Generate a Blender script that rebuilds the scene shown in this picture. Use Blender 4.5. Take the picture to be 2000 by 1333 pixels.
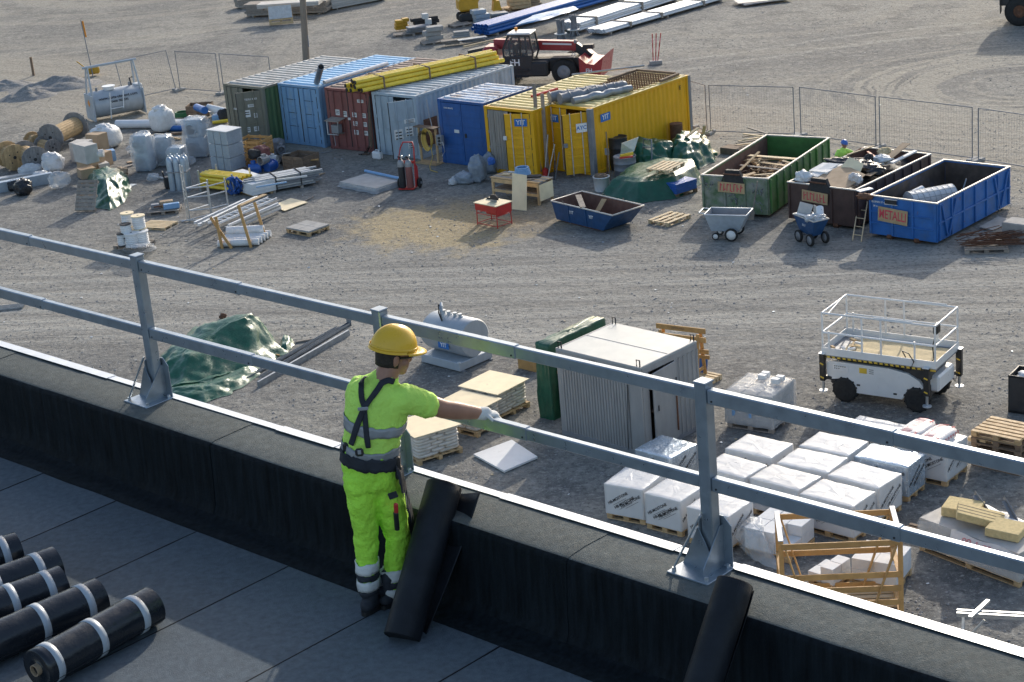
import bpy, bmesh, math, random
from math import sin, cos, pi, radians, atan2, hypot
from mathutils import Vector, Matrix, noise
random.seed(7)
S = bpy.context.scene
for o in list(bpy.data.objects): bpy.data.objects.remove(o)
COL = S.collection

# ---------------------------------------------------------------- camera, sky, sun, exposure
F_PX, PITCH, ROLL, CAM_Z = 3620.05, 0.3415043, -0.0900136, 17.7534
FW = Vector((0, cos(PITCH), -sin(PITCH))); _r = Vector((1, 0, 0)); _u = _r.cross(FW)
RT = cos(ROLL)*_r + sin(ROLL)*_u; UP = -sin(ROLL)*_r + cos(ROLL)*_u
CAM = Vector((0, 0, CAM_Z))
cd = bpy.data.cameras.new('camera'); cam = bpy.data.objects.new('camera', cd); COL.objects.link(cam)
cd.sensor_width = 36; cd.lens = F_PX/2000*36; cd.clip_end = 2000; cd.clip_start = .1
cam.matrix_world = Matrix(((RT.x, UP.x, -FW.x, 0), (RT.y, UP.y, -FW.y, 0), (RT.z, UP.z, -FW.z, CAM_Z), (0, 0, 0, 1)))
S.camera = cam
SUN_AZ, SUN_EL = radians(68.5), radians(23.0)          # direction towards the sun
wd = bpy.data.worlds.new('World'); S.world = wd; wd.use_nodes = True
wn = wd.node_tree; bg = wn.nodes['Background']; sky = wn.nodes.new('ShaderNodeTexSky')
sky.sky_type = 'NISHITA'; sky.sun_disc = False; sky.sun_elevation = SUN_EL; sky.sun_rotation = pi/2 - SUN_AZ
sky.air_density = 1.0; sky.dust_density = 2.0; sky.ozone_density = 1.0
wn.links.new(sky.outputs[0], bg.inputs[0]); bg.inputs[1].default_value = 0.15
sd = bpy.data.lights.new('sun', 'SUN'); sun = bpy.data.objects.new('sun', sd); COL.objects.link(sun)
sd.energy = 2.3; sd.angle = radians(0.6); sd.color = (1, .92, .80)
sun.rotation_euler = Vector((cos(SUN_EL)*cos(SUN_AZ), cos(SUN_EL)*sin(SUN_AZ), sin(SUN_EL))).to_track_quat('Z', 'Y').to_euler()
vs = S.view_settings; vs.view_transform = 'Standard'; vs.look = 'None'; vs.gamma = 1; vs.exposure = 0.55
S.render.engine = 'CYCLES'; S.render.resolution_x = 1024; S.render.resolution_y = 682

# ---------------------------------------------------------------- where things stand: photo pixel -> point at height z
def at(x, y, z=0.0):
    d = FW + RT*((x-1000)/F_PX) - UP*((y-666.5)/F_PX)
    return CAM + d*((z-CAM_Z)/d.z)
def aty(x, y, Y):
    d = FW + RT*((x-1000)/F_PX) - UP*((y-666.5)/F_PX)
    return CAM + d*(Y/d.y)
def pix(P):
    d = Vector(P)-CAM; z = d.dot(FW); return 1000+F_PX*d.dot(RT)/z, 666.5-F_PX*d.dot(UP)/z
def hgt(x, y, ty, z=0):
    P = at(x, y, z); lo, hi = 0, 8
    for _ in range(40):
        m = (lo+hi)/2
        if pix(P+Vector((0, 0, m)))[1] > ty: lo = m
        else: hi = m
    return lo
def yawpx(a, b, z=0):
    d = at(*b, z)-at(*a, z); return atan2(d.y, d.x)
def fr(a, b, z=0):
    A = at(*a, z); B = at(*b, z); return A, atan2((B-A).y, (B-A).x), (B-A).length
UA = radians(-43.0)          # the yard's main cross direction (container fronts)
VA = UA + pi/2

# ---------------------------------------------------------------- materials
MATS = {}
def lk(t, a, b): t.links.new(a, b)
def mat(name, col, rough=.6, metal=0, var=.12, scale=3, bump=0, bscale=40, dirt=0, dcol=(.25, .22, .18), dscale=1.5,
        stretch=None, rnd=.06, coat=0, trans=0, alpha=1, bdist=.01, spec=.5, rust=0):
    if name in MATS: return MATS[name]
    m = bpy.data.materials.new(name); m.use_nodes = True; t = m.node_tree; N = t.nodes; b = N['Principled BSDF']
    tc = N.new('ShaderNodeTexCoord'); oi = N.new('ShaderNodeObjectInfo')
    ad = N.new('ShaderNodeVectorMath'); ad.operation = 'ADD'; lk(t, tc.outputs['Object'], ad.inputs[0])
    sc = N.new('ShaderNodeVectorMath'); sc.operation = 'SCALE'; sc.inputs[0].default_value = (17, 31, 23); lk(t, oi.outputs['Random'], sc.inputs['Scale'])
    lk(t, sc.outputs[0], ad.inputs[1]); vec = ad.outputs[0]
    if stretch:
        mp = N.new('ShaderNodeMapping'); mp.inputs['Scale'].default_value = stretch; lk(t, vec, mp.inputs[0]); vec2 = mp.outputs[0]
    else: vec2 = vec
    def nz(s, d=5, v=None, r=.6):
        n = N.new('ShaderNodeTexNoise'); n.inputs['Scale'].default_value = s; n.inputs['Detail'].default_value = d; n.inputs['Roughness'].default_value = r
        lk(t, v or vec, n.inputs['Vector']); return n.outputs['Fac']
    def mr(x, a, c, lo, hi):
        n = N.new('ShaderNodeMapRange'); n.inputs[1].default_value = a; n.inputs[2].default_value = c; n.inputs[3].default_value = lo; n.inputs[4].default_value = hi
        lk(t, x, n.inputs[0]); return n.outputs[0]
    def mul(x, y):
        n = N.new('ShaderNodeMath'); n.operation = 'MULTIPLY'; lk(t, x, n.inputs[0]); lk(t, y, n.inputs[1]); return n.outputs[0]
    v = mr(nz(scale, 6, vec2), .3, .7, 1-var, 1+var)
    r = mr(oi.outputs['Random'], 0, 1, 1-rnd, 1+rnd)
    hs = N.new('ShaderNodeHueSaturation'); hs.inputs['Color'].default_value = (*col, 1); lk(t, mul(v, r), hs.inputs['Value']); out = hs.outputs[0]
    def mix(fac, c):
        nonlocal out
        x = N.new('ShaderNodeMix'); x.data_type = 'RGBA'; lk(t, fac, x.inputs[0]); lk(t, out, x.inputs[6]); x.inputs[7].default_value = (*c, 1); out = x.outputs[2]
    if dirt: mix(mr(nz(dscale, 8, vec2, .7), .62-.3*dirt, .78-.2*dirt, 0, min(1, .5+dirt*.5)), dcol)
    if rust: mix(mr(nz(dscale*1.7, 9, vec2, .75), .7-.25*rust, .76-.25*rust, 0, .9), (.16, .065, .03))
    lk(t, out, b.inputs['Base Color'])
    b.inputs['Metallic'].default_value = metal
    lk(t, mr(nz(scale*2.3, 4), .3, .7, max(.02, rough-.1), min(1, rough+.1)), b.inputs['Roughness'])
    b.inputs['Specular IOR Level'].default_value = spec
    if coat: b.inputs['Coat Weight'].default_value = coat
    if trans: b.inputs['Transmission Weight'].default_value = trans
    if alpha < 1: b.inputs['Alpha'].default_value = alpha
    if bump:
        bn = N.new('ShaderNodeBump'); bn.inputs['Strength'].default_value = bump; bn.inputs['Distance'].default_value = bdist
        lk(t, nz(bscale, 6, vec2), bn.inputs['Height']); lk(t, bn.outputs[0], b.inputs['Normal'])
    MATS[name] = m; return m
DUST = (.30, .27, .23)
mt = lambda n: MATS[n]
mat('felt', (.100, .114, .112), .85, var=.2, scale=16, bump=.7, bscale=120, bdist=.008, dirt=.22, dcol=(.07, .077, .075), dscale=6, spec=.2)
mat('felt_roof', (.105, .127, .145), .85, var=.2, scale=22, bump=.7, bscale=130, bdist=.008, dirt=.2, dcol=(.075, .09, .105), dscale=5, rnd=.12, spec=.3)
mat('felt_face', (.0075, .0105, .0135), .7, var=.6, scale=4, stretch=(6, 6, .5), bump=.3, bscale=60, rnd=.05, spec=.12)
mat('felt_roll', (.013, .015, .019), .55, spec=.25, var=.3, scale=6, bump=.35, bscale=90, bdist=.004)
mat('film_black', (.013, .016, .021), .24, var=.25, scale=5, bump=.4, bscale=11, bdist=.012)
mat('band', (.40, .44, .48), .4, var=.06, scale=8)
mat('galv', (.33, .38, .43), .36, .68, var=.14, scale=7, bump=.05, bscale=40, rnd=.03, dirt=.1, dcol=(.22, .24, .27), dscale=4)
mat('galv_bright', (.55, .57, .58), .38, .75, var=.15, scale=8, bump=.08, bscale=30, rnd=.08)
mat('alu', (.72, .74, .76), .42, .35, var=.08, scale=10, rnd=.03)
mat('zinc', (.30, .325, .35), .42, .5, var=.2, scale=6, bump=.1, bscale=25, rnd=.1)
mat('hivis', (.60, .94, .15), .75, var=.08, scale=6, bump=.8, bscale=13, bdist=.03)
mat('hivis_trouser', (.49, .93, .07), .75, var=.12, scale=5, bump=.9, bscale=12, bdist=.035)
mat('tape', (.30, .31, .32), .45, .2, var=.08, scale=20)
mat('tape_bright', (.62, .62, .60), .5, var=.08, scale=20)
mat('navy', (.022, .026, .035), .8, var=.25, scale=12, bump=.2, bscale=60)
mat('skin', (.36, .18, .115), .5, var=.12, scale=14, bump=.1, bscale=120, bdist=.002)
mat('hair', (.035, .026, .02), .8, var=.4, scale=60, bump=.5, bscale=160)
mat('helmet', (.78, .46, .03), .33, var=.06, scale=6, dirt=.06, dcol=(.45, .3, .06), dscale=4)
mat('helmet_blue', (.06, .16, .50), .35, var=.06)
mat('glove', (.72, .71, .68), .85, var=.1, scale=30, bump=.4, bscale=90)
mat('tarp', (.016, .105, .058), .38, var=.2, scale=5, bump=.35, bscale=6, bdist=.05, rnd=.1, coat=.15)
mat('tarp_silver', (.50, .53, .54), .3, .3, var=.2, scale=7, bump=.6, bscale=9, bdist=.05)
mat('white', (.78, .78, .77), .5, var=.05, scale=4, dirt=.08, dcol=DUST, dscale=2, rnd=.03)
mat('blockwrap', (.80, .80, .80), .45, var=.05, scale=3, bump=.35, bscale=9, bdist=.02, dirt=.06, dcol=(.5, .48, .45), dscale=2.4, rnd=.04)
mat('block', (.74, .74, .73), .85, var=.06, scale=8, bump=.2, bscale=90, rnd=.03)
mat('film', (.74, .77, .80), .2, var=.1, scale=5, bump=.9, bscale=7, bdist=.06, alpha=.36)
mat('film_thin', (.74, .77, .80), .2, bump=.6, bscale=7, bdist=.05, alpha=.16)
mat('hood', (.84, .84, .84), .35, var=.04, bump=.3, bscale=4, bdist=.04, alpha=.55)
mat('film_thick', (.72, .74, .76), .25, var=.12, scale=5, bump=.9, bscale=8, bdist=.06, alpha=.72)
mat('bag_white', (.74, .74, .73), .55, var=.1, scale=6, bump=.7, bscale=9, bdist=.05)
mat('foil', (.50, .58, .66), .22, .5, var=.12, scale=5, bump=.5, bscale=8, bdist=.04)
mat('duct', (.40, .47, .54), .4, .4, var=.1, scale=6, bump=.1, bscale=12)
mat('wood', (.52, .36, .19), .75, var=.18, scale=5, bump=.15, bscale=30, rnd=.2, stretch=(1, 1, 1))
mat('wood_pale', (.62, .48, .29), .75, var=.14, scale=5, bump=.15, bscale=30, rnd=.15)
mat('wood_orange', (.52, .30, .11), .7, var=.15, scale=5, bump=.15, bscale=30, rnd=.12)
mat('wood_grey', (.30, .26, .22), .85, var=.2, scale=6, bump=.25, bscale=30, rnd=.2)
mat('wood_dark', (.20, .14, .095), .85, var=.25, scale=6, bump=.25, bscale=30, rnd=.15)
mat('ply', (.88, .73, .47), .65, var=.10, scale=2.5, bump=.08, bscale=40, rnd=.06, dirt=.05, dcol=(.35, .27, .18), dscale=5)
mat('card', (.42, .30, .19), .8, var=.12, scale=3, bump=.15, bscale=14, rnd=.12)
mat('carton_grey', (.52, .49, .45), .8, var=.12, scale=3, rnd=.1)
mat('bluepl', (.03, .12, .42), .45, var=.12, scale=4, bump=.3, bscale=9, bdist=.03)
mat('blue_pipe', (.03, .15, .46), .35, var=.1, scale=4, rnd=.05)
mat('lblue_pipe', (.20, .38, .62), .4, var=.1)
mat('white_pipe', (.78, .79, .80), .4, var=.05, rnd=.04)
mat('yellow_pipe', (.86, .62, .06), .3, var=.1, scale=3, rnd=.06)
mat('cont_green', (.20, .195, .15), .55, var=.15, scale=2, dirt=.45, dcol=(.20, .18, .15), stretch=(2, 2, .5), rust=.25, rnd=.04)
mat('cont_green_side', (.085, .16, .075), .6, var=.18, scale=2, dirt=.25, dcol=(.17, .16, .12), stretch=(2, 2, .5), rust=.2, rnd=.04)
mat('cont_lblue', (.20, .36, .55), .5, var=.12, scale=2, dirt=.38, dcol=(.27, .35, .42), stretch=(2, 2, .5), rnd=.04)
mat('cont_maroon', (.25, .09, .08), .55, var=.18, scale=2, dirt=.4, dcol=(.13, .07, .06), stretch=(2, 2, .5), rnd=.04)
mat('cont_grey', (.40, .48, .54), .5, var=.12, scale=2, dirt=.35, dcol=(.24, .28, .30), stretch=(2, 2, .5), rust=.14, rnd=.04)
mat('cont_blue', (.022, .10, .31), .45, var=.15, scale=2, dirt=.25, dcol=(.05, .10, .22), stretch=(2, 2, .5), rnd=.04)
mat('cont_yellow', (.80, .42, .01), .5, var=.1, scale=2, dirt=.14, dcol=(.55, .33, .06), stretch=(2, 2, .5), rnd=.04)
mat('roof_green', (.56, .54, .50), .65, var=.2, scale=3, dirt=.4, dcol=(.34, .28, .23), dscale=.8)  # container roofs: sun glare put into base colours paler than the walls
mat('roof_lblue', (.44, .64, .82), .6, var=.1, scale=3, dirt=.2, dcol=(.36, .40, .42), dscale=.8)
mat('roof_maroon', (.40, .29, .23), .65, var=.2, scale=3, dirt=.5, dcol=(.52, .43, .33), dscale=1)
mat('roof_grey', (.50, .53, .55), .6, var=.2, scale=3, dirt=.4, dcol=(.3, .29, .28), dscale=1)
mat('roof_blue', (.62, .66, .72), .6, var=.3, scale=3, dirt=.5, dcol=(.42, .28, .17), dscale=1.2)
mat('roof_yellow', (.80, .66, .32), .6, var=.1, scale=3, dirt=.25, dcol=(.48, .38, .22), dscale=1)  # pale tone carries the overexposed glare on the yellow roofs
mat('greysteel', (.24, .25, .27), .55, .2, var=.15, rnd=.05)
mat('corr_beige', (.36, .33, .29), .6, var=.15, stretch=(1, 1, .4))
mat('skip_green', (.07, .20, .055), .6, var=.2, scale=2.5, dirt=.55, dcol=(.20, .22, .18), dscale=1.3, rust=.25, rnd=.04)
mat('skip_green_front', (.10, .17, .08), .7, var=.25, scale=3, dirt=.75, dcol=(.30, .30, .27), dscale=2.2, rust=.3)
mat('skip_green_in', (.05, .17, .04), .65, var=.25, scale=3, dirt=.1, dcol=(.1, .12, .07))
mat('skip_rust_in', (.15, .085, .065), .8, var=.25, scale=4)
mat('skip_brown', (.085, .05, .042), .65, var=.25, scale=3, dirt=.2, dcol=(.12, .09, .08), rust=.2)
mat('skip_blue', (.026, .14, .42), .5, var=.18, scale=2, dirt=.34, dcol=(.07, .13, .22), dscale=1.4, rust=.25, rnd=.03)
mat('skip_in', (.075, .06, .052), .8, var=.35, scale=3, dirt=.25, dcol=(.05, .09, .18), dscale=1.2)
mat('rim', (.62, .58, .52), .5, .2, var=.2, scale=8, rust=.2)
mat('tip_blue', (.02, .075, .19), .5, var=.2, scale=4, dirt=.2, dcol=(.1, .11, .12), rust=.2)
mat('concrete', (.36, .35, .33), .9, var=.15, scale=5, bump=.3, bscale=40, rnd=.08)
mat('rubber', (.02, .02, .02), .8, var=.3, scale=8, bump=.2, bscale=30)
mat('black', (.018, .018, .019), .5, var=.2, scale=6)
mat('dark', (.03, .03, .032), .7, var=.3, scale=6)
mat('black_bag', (.02, .022, .027), .3, var=.3, scale=6, bump=.8, bscale=8, bdist=.05)
mat('grey_bag', (.26, .30, .35), .38, var=.2, scale=6, bump=.8, bscale=8, bdist=.05)
mat('rust', (.15, .07, .04), .85, var=.35, scale=8, bump=.3, bscale=40, rnd=.2)
mat('red', (.50, .035, .03), .45, var=.15, scale=5, rnd=.05)
mat('redprint', (.58, .07, .09), .7, var=.2)
mat('blueprint', (.02, .16, .50), .5, var=.05)
mat('print', (.02, .02, .022), .6, var=.1)
mat('paper', (.72, .72, .70), .8, var=.06, rnd=.05)
mat('plate_white', (.8, .8, .8), .5, var=.03)
mat('machine_white', (.74, .745, .74), .35, var=.04, scale=3, dirt=.1, dcol=(.5, .47, .42), dscale=2, coat=.2)
mat('machine_red', (.36, .035, .04), .35, var=.1, scale=3, dirt=.15, dcol=(.35, .2, .16), coat=.2)
mat('machine_dark', (.03, .032, .036), .45, var=.2, scale=4, dirt=.15, dcol=(.15, .13, .11))
mat('machine_yellow', (.55, .30, .02), .5, var=.15)
mat('glass', (.10, .14, .15), .08, var=.1, alpha=.55)
mat('tank', (.42, .46, .50), .45, .15, var=.1, scale=3, dirt=.15, dcol=(.33, .32, .30), stretch=(1.5, 1.5, .6))
mat('shed', (.36, .365, .37), .45, .35, var=.1, scale=2, dirt=.12, dcol=(.3, .27, .24), stretch=(2, 2, .6), rnd=.03)
mat('shed_roof', (.40, .42, .415), .45, .2, var=.06, scale=1.5, dirt=.1, dcol=(.33, .34, .33))
mat('wool', (.62, .49, .25), .95, var=.15, scale=14, bump=.6, bscale=70, rnd=.05)
mat('sack', (.76, .72, .70), .5, var=.06, scale=6, bump=.4, bscale=10, bdist=.03)
mat('bagstack', (.62, .57, .50), .5, var=.22, scale=5, bump=.5, bscale=12, bdist=.03, rnd=.06)
mat('sawdust', (.62, .50, .30), .95, var=.12, scale=12, bump=.5, bscale=60)
mat('drum_wood', (.48, .33, .17), .8, var=.2, scale=6, bump=.2, bscale=25, rnd=.2)
mat('drum_grey', (.22, .215, .21), .85, var=.22, scale=6, bump=.2, bscale=25, rnd=.12)
mat('orange', (.75, .28, .03), .5, var=.1)
mat('pink', (.75, .2, .22), .5, var=.1)
mat('hose', (.60, .42, .10), .5, var=.1)
mat('green_hose', (.03, .14, .05), .5, var=.1)
mat('stone', (.30, .29, .28), .9, var=.3, scale=9)
mat('pile', (.27, .26, .245), .95, var=.3, scale=7, bump=.9, bscale=18, bdist=.05)
mat('post_wood', (.25, .21, .17), .85, var=.2, stretch=(8, 8, .5), bump=.2, bscale=20)
mat('sign_ply', (.46, .33, .18), .8, var=.15, scale=4, dirt=.15, dcol=(.4, .22, .16))
mat('stripe', (.72, .48, .05), .5, var=.1)

# ---------------------------------------------------------------- mesh building
def vadd(a, b): return (a[0]+b[0], a[1]+b[1], a[2]+b[2])
class MB:
    def __init__(s): s.v = []; s.f = []; s.mi = []; s.sm = []
    def add(s, vs, fs, m=0, sm=False, M=None):
        k = len(s.v)
        s.v += [tuple(M @ Vector(q)) for q in vs] if M is not None else [tuple(q) for q in vs]
        s.f += [tuple(i+k for i in q) for q in fs]; s.mi += [m]*len(fs); s.sm += [sm]*len(fs); return s
    def box(s, c, d, rz=0, b=0, m=0, M=None, rx=0, ry=0):
        hx, hy, hz = d[0]/2, d[1]/2, d[2]/2
        T = Matrix.Translation(c) @ Matrix.Rotation(rz, 4, 'Z') @ Matrix.Rotation(ry, 4, 'Y') @ Matrix.Rotation(rx, 4, 'X')
        if M is not None: T = M @ T
        if b <= 0:
            vs = [(x, y, z) for z in (-hz, hz) for y in (-hy, hy) for x in (-hx, hx)]
            return s.add(vs, [(0, 2, 3, 1), (4, 5, 7, 6), (0, 1, 5, 4), (2, 6, 7, 3), (0, 4, 6, 2), (1, 3, 7, 5)], m, False, T)
        b = min(b, hx*.9, hy*.9, hz*.9); vs = []; ix = {}
        for sx in (-1, 1):
            for sy in (-1, 1):
                for sz in (-1, 1):
                    for ax in range(3):
                        ix[(sx, sy, sz, ax)] = len(vs); q = [sx*(hx-b), sy*(hy-b), sz*(hz-b)]; q[ax] = (sx*hx, sy*hy, sz*hz)[ax]; vs.append(q)
        fs = []
        for ax in range(3):
            o1, o2 = [i for i in range(3) if i != ax]
            for sg in (-1, 1):
                q = []
                for a1, a2 in ((-1, -1), (1, -1), (1, 1), (-1, 1)):
                    k = [0, 0, 0]; k[ax] = sg; k[o1] = a1; k[o2] = a2; q.append(ix[(*k, ax)])
                fs.append(q)
        for ax in range(3):
            o1, o2 = [i for i in range(3) if i != ax]
            for a1 in (-1, 1):
                for a2 in (-1, 1):
                    k = [0, 0, 0]; k[o1] = a1; k[o2] = a2; k[ax] = -1; A = tuple(k); k[ax] = 1; B = tuple(k)
                    fs.append((ix[(*A, o1)], ix[(*B, o1)], ix[(*B, o2)], ix[(*A, o2)]))
        for sx in (-1, 1):
            for sy in (-1, 1):
                for sz in (-1, 1): fs.append(tuple(ix[(sx, sy, sz, a)] for a in range(3)))
        return s.add(vs, fs, m, False, T)
    def bar(s, a, b, w, h=None, m=0, up=(0, 0, 1), bev=0):
        a = Vector(a); b = Vector(b); h = w if h is None else h; d = b-a; L = d.length; d.normalize(); u = Vector(up)
        if abs(d.dot(u)) > .98: u = Vector((0, 1, 0))
        x = d.cross(u).normalized(); z = x.cross(d)
        M = Matrix(((d.x, x.x, z.x, (a.x+b.x)/2), (d.y, x.y, z.y, (a.y+b.y)/2), (d.z, x.z, z.z, (a.z+b.z)/2), (0, 0, 0, 1)))
        return s.box((0, 0, 0), (L, w, h), b=bev, m=m, M=M)
    def ring(s, c, d, n, r, up=None):
        d = Vector(d).normalized(); u = Vector((0, 0, 1)) if abs(d.z) < .95 else Vector((1, 0, 0))
        x = d.cross(u).normalized(); y = x.cross(d); c = Vector(c)
        return [tuple(c + x*(r*cos(2*pi*i/n)) + y*(r*sin(2*pi*i/n))) for i in range(n)]
    def rings(s, rs, caps=True, m=0, sm=True, closed=False):
        n = len(rs[0]); vs = [q for r in rs for q in r]; fs = []; k = len(rs)
        for j in range(k if closed else k-1):
            for i in range(n): fs.append((j*n+i, j*n+(i+1) % n, ((j+1) % k)*n+(i+1) % n, ((j+1) % k)*n+i))
        s.add(vs, fs, m, sm)
        if caps and not closed:
            s.add(rs[0], [tuple(range(n))[::-1]], m); s.add(rs[-1], [tuple(range(n))], m)
        return s
    def cyl(s, a, b, r, r2=None, n=14, caps=True, m=0, sm=True):
        d = Vector(b)-Vector(a); return s.rings([s.ring(a, d, n, r), s.ring(b, d, n, r if r2 is None else r2)], caps, m, sm)
    def pipe(s, a, b, r, t=None, n=12, m=0):                # open hollow pipe
        t = t or r*.14; d = Vector(b)-Vector(a)
        return s.rings([s.ring(a, d, n, r), s.ring(b, d, n, r), s.ring(b, d, n, r-t), s.ring(a, d, n, r-t)], closed=True, m=m, sm=False)
    def tube(s, pts, r, n=8, m=0, closed=False):
        P = [Vector(q) for q in pts]; rs = []; k = len(P)
        for i in range(k):
            d = (P[(i+1) % k]-P[i-1]) if closed else (P[min(i+1, k-1)]-P[max(i-1, 0)])
            rs.append(s.ring(P[i], d, n, r[i] if isinstance(r, (list, tuple)) else r))
        return s.rings(rs, True, m, True, closed)
    def ext(s, pts, vec, m=0):
        n = len(pts); vs = [tuple(q) for q in pts]+[vadd(q, vec) for q in pts]
        return s.add(vs, [tuple(range(n))[::-1], tuple(range(n, 2*n))]+[(i, (i+1) % n, n+(i+1) % n, n+i) for i in range(n)], m)
    def sheet(s, fn, nu, nv, m=0, sm=True, thick=0):
        vs = [tuple(fn(i/(nu-1), j/(nv-1))) for j in range(nv) for i in range(nu)]
        fs = [(j*nu+i, j*nu+i+1, (j+1)*nu+i+1, (j+1)*nu+i) for j in range(nv-1) for i in range(nu-1)]
        return s.add(vs, fs, m, sm)
    def lathe(s, prof, n=20, M=None, m=0, sm=True, caps=True):
        M = M or Matrix(); rs = [[tuple(M @ Vector((r*cos(2*pi*i/n), r*sin(2*pi*i/n), z))) for i in range(n)] for r, z in prof]
        return s.rings(rs, caps, m, sm)
    def blob(s, c, r, seed=0, amp=.25, fq=1.6, nu=32, nv=20, m=0, flat=0, pw=1.0):
        rs = []; c = Vector(c)
        for j in range(1, nv):
            th = pi*j/nv; row = []
            for i in range(nu):
                ph = 2*pi*i/nu; d = Vector((sin(th)*cos(ph), sin(th)*sin(ph), cos(th)))
                d2 = Vector([abs(q)**pw*(1 if q >= 0 else -1) for q in d])
                k = 1+amp*noise.fractal(d*fq+Vector((seed*7.3, seed*3.1, seed)), 1, 2, 3)+amp*.55*(.35-abs(noise.noise(d*fq*2.6+Vector((seed, 0, seed*2))))*1.3-.35*abs(noise.noise(d*fq*6+Vector((0, seed, 1)))))
                q = Vector((d2.x*r[0], d2.y*r[1], d2.z*r[2]))*k+c
                if flat is not None and q.z < flat: q.z = flat
                row.append(tuple(q))
            rs.append(row)
        return s.rings(rs, True, m, True)
    def mesh(s, name, mats):
        me = bpy.data.meshes.new(name); me.from_pydata(s.v, [], s.f)
        for q in (mats if isinstance(mats, (list, tuple)) else [mats]): me.materials.append(MATS[q] if isinstance(q, str) else q)
        me.polygons.foreach_set('material_index', s.mi); me.polygons.foreach_set('use_smooth', s.sm)
        bm = bmesh.new(); bm.from_mesh(me); bmesh.ops.recalc_face_normals(bm, faces=bm.faces); bm.to_mesh(me); bm.free()
        me.update(); return me
def link(name, me, parent=None, loc=(0, 0, 0), rot=(0, 0, 0)):
    o = bpy.data.objects.new(name, me); COL.objects.link(o); o.location = loc; o.rotation_euler = rot
    if parent is not None: o.parent = parent
    return o
def tag(o, label, cat, group=None):
    o['label'] = label; o['category'] = cat
    if group: o['group'] = group
    return o
def thing(name, label, cat, loc=(0, 0, 0), yaw=0, group=None):
    return tag(link(name, None, None, loc, (0, 0, yaw)), label, cat, group)
def part(par, name, mb, mats, loc=(0, 0, 0), rot=(0, 0, 0)):
    return link(name, mb.mesh(name, mats), par, loc, rot)
def solo(name, mb, mats, label, cat, loc=(0, 0, 0), yaw=0, group=None, rot=None):
    return tag(link(name, mb.mesh(name, mats), None, loc, rot or (0, 0, yaw)), label, cat, group)
def struct(name, mb, mats, loc=(0, 0, 0), yaw=0):
    o = link(name, mb.mesh(name, mats), None, loc, (0, 0, yaw)); o['kind'] = 'structure'; return o
_PC = {}
def piece(par, name, d, loc, m, rot=(0, 0, 0), b=.004):      # one board, block, slat: shared box meshes
    k = (round(d[0], 3), round(d[1], 3), round(d[2], 3), m)
    if k not in _PC: _PC[k] = MB().box((0, 0, 0), d, b=b).mesh(name, m)
    return link(name, _PC[k], par, loc, rot)
_RC = {}
def rod(par, name, a, b, r, m, n=10):
    a = Vector(a); b = Vector(b); d = b-a; k = (round(d.length, 2), r, m, n)
    if k not in _RC: _RC[k] = MB().cyl((0, 0, -d.length/2), (0, 0, d.length/2), r, n=n).mesh(name, m)
    return link(name, _RC[k], par, (a+b)/2, d.to_track_quat('Z', 'Y').to_euler())
def bar(par, name, a, b, w, h, m, up=(0, 0, 1)):
    mb = MB().bar(a, b, w, h, up=up, bev=.003); return part(par, name, mb, m)
_TX = {}
def text(par, name, s, size, m, loc, rot, ext=.0015, align='CENTER', shear=0):
    k = (s, size, m, align, shear)
    if k not in _TX:
        c = bpy.data.curves.new('t', 'FONT'); c.body = s; c.size = size; c.extrude = ext; c.align_x = align; c.align_y = 'CENTER'; c.shear = shear; c.resolution_u = 2
        c.offset = size*.018
        o = bpy.data.objects.new('t', c); COL.objects.link(o); dg = bpy.context.evaluated_depsgraph_get()
        me = bpy.data.meshes.new_from_object(o.evaluated_get(dg)); bpy.data.objects.remove(o)
        me.materials.clear(); me.materials.append(MATS[m]); me.name = name; _TX[k] = me
    return link(name, _TX[k], par, loc, rot)
FRONT = (pi/2, 0, 0)          # text standing on a face that looks along local -y
RIGHT = (pi/2, 0, pi/2)       # on a face that looks along local +x
LEFT = (pi/2, 0, -pi/2)       # on a face that looks along local -x
def lerp(a, b, t): return Vector(a)*(1-t)+Vector(b)*t
def pallet(label, loc, yaw, L=1.2, W=.8, m='wood', group=None, rot=None, name='wooden_pallet', par=None, nb=5, h=.144, cat='pallet'):
    t = par or thing(name, label, cat, loc, yaw, group)
    if rot: t.rotation_euler = rot
    pallet_pieces(t, L, W, m, nb, h); return t
def pallet_pieces(t, L, W, m, nb=5, h=.144, z0=0, cx=0, cy=0):
    bw = min(.14, W/nb*.72)
    for i in range(nb): piece(t, 'deck_board', (L, bw, .022), (cx, cy-W/2+bw/2+i*(W-bw)/(nb-1), z0+h-.011), m)
    for x in (-L/2+.07, 0, L/2-.07):
        piece(t, 'cross_board', (.14, W, .022), (cx+x, cy, z0+h-.034), m)
        for y in (-W/2+.06, 0, W/2-.06): piece(t, 'block', (.14, .1, h-.067), (cx+x, cy+y, z0+.022+(h-.067)/2), m)
    for y in (-W/2+.06, 0, W/2-.06): piece(t, 'bottom_board', (L, .1, .022), (cx, cy+y, z0+.011), m)
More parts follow.
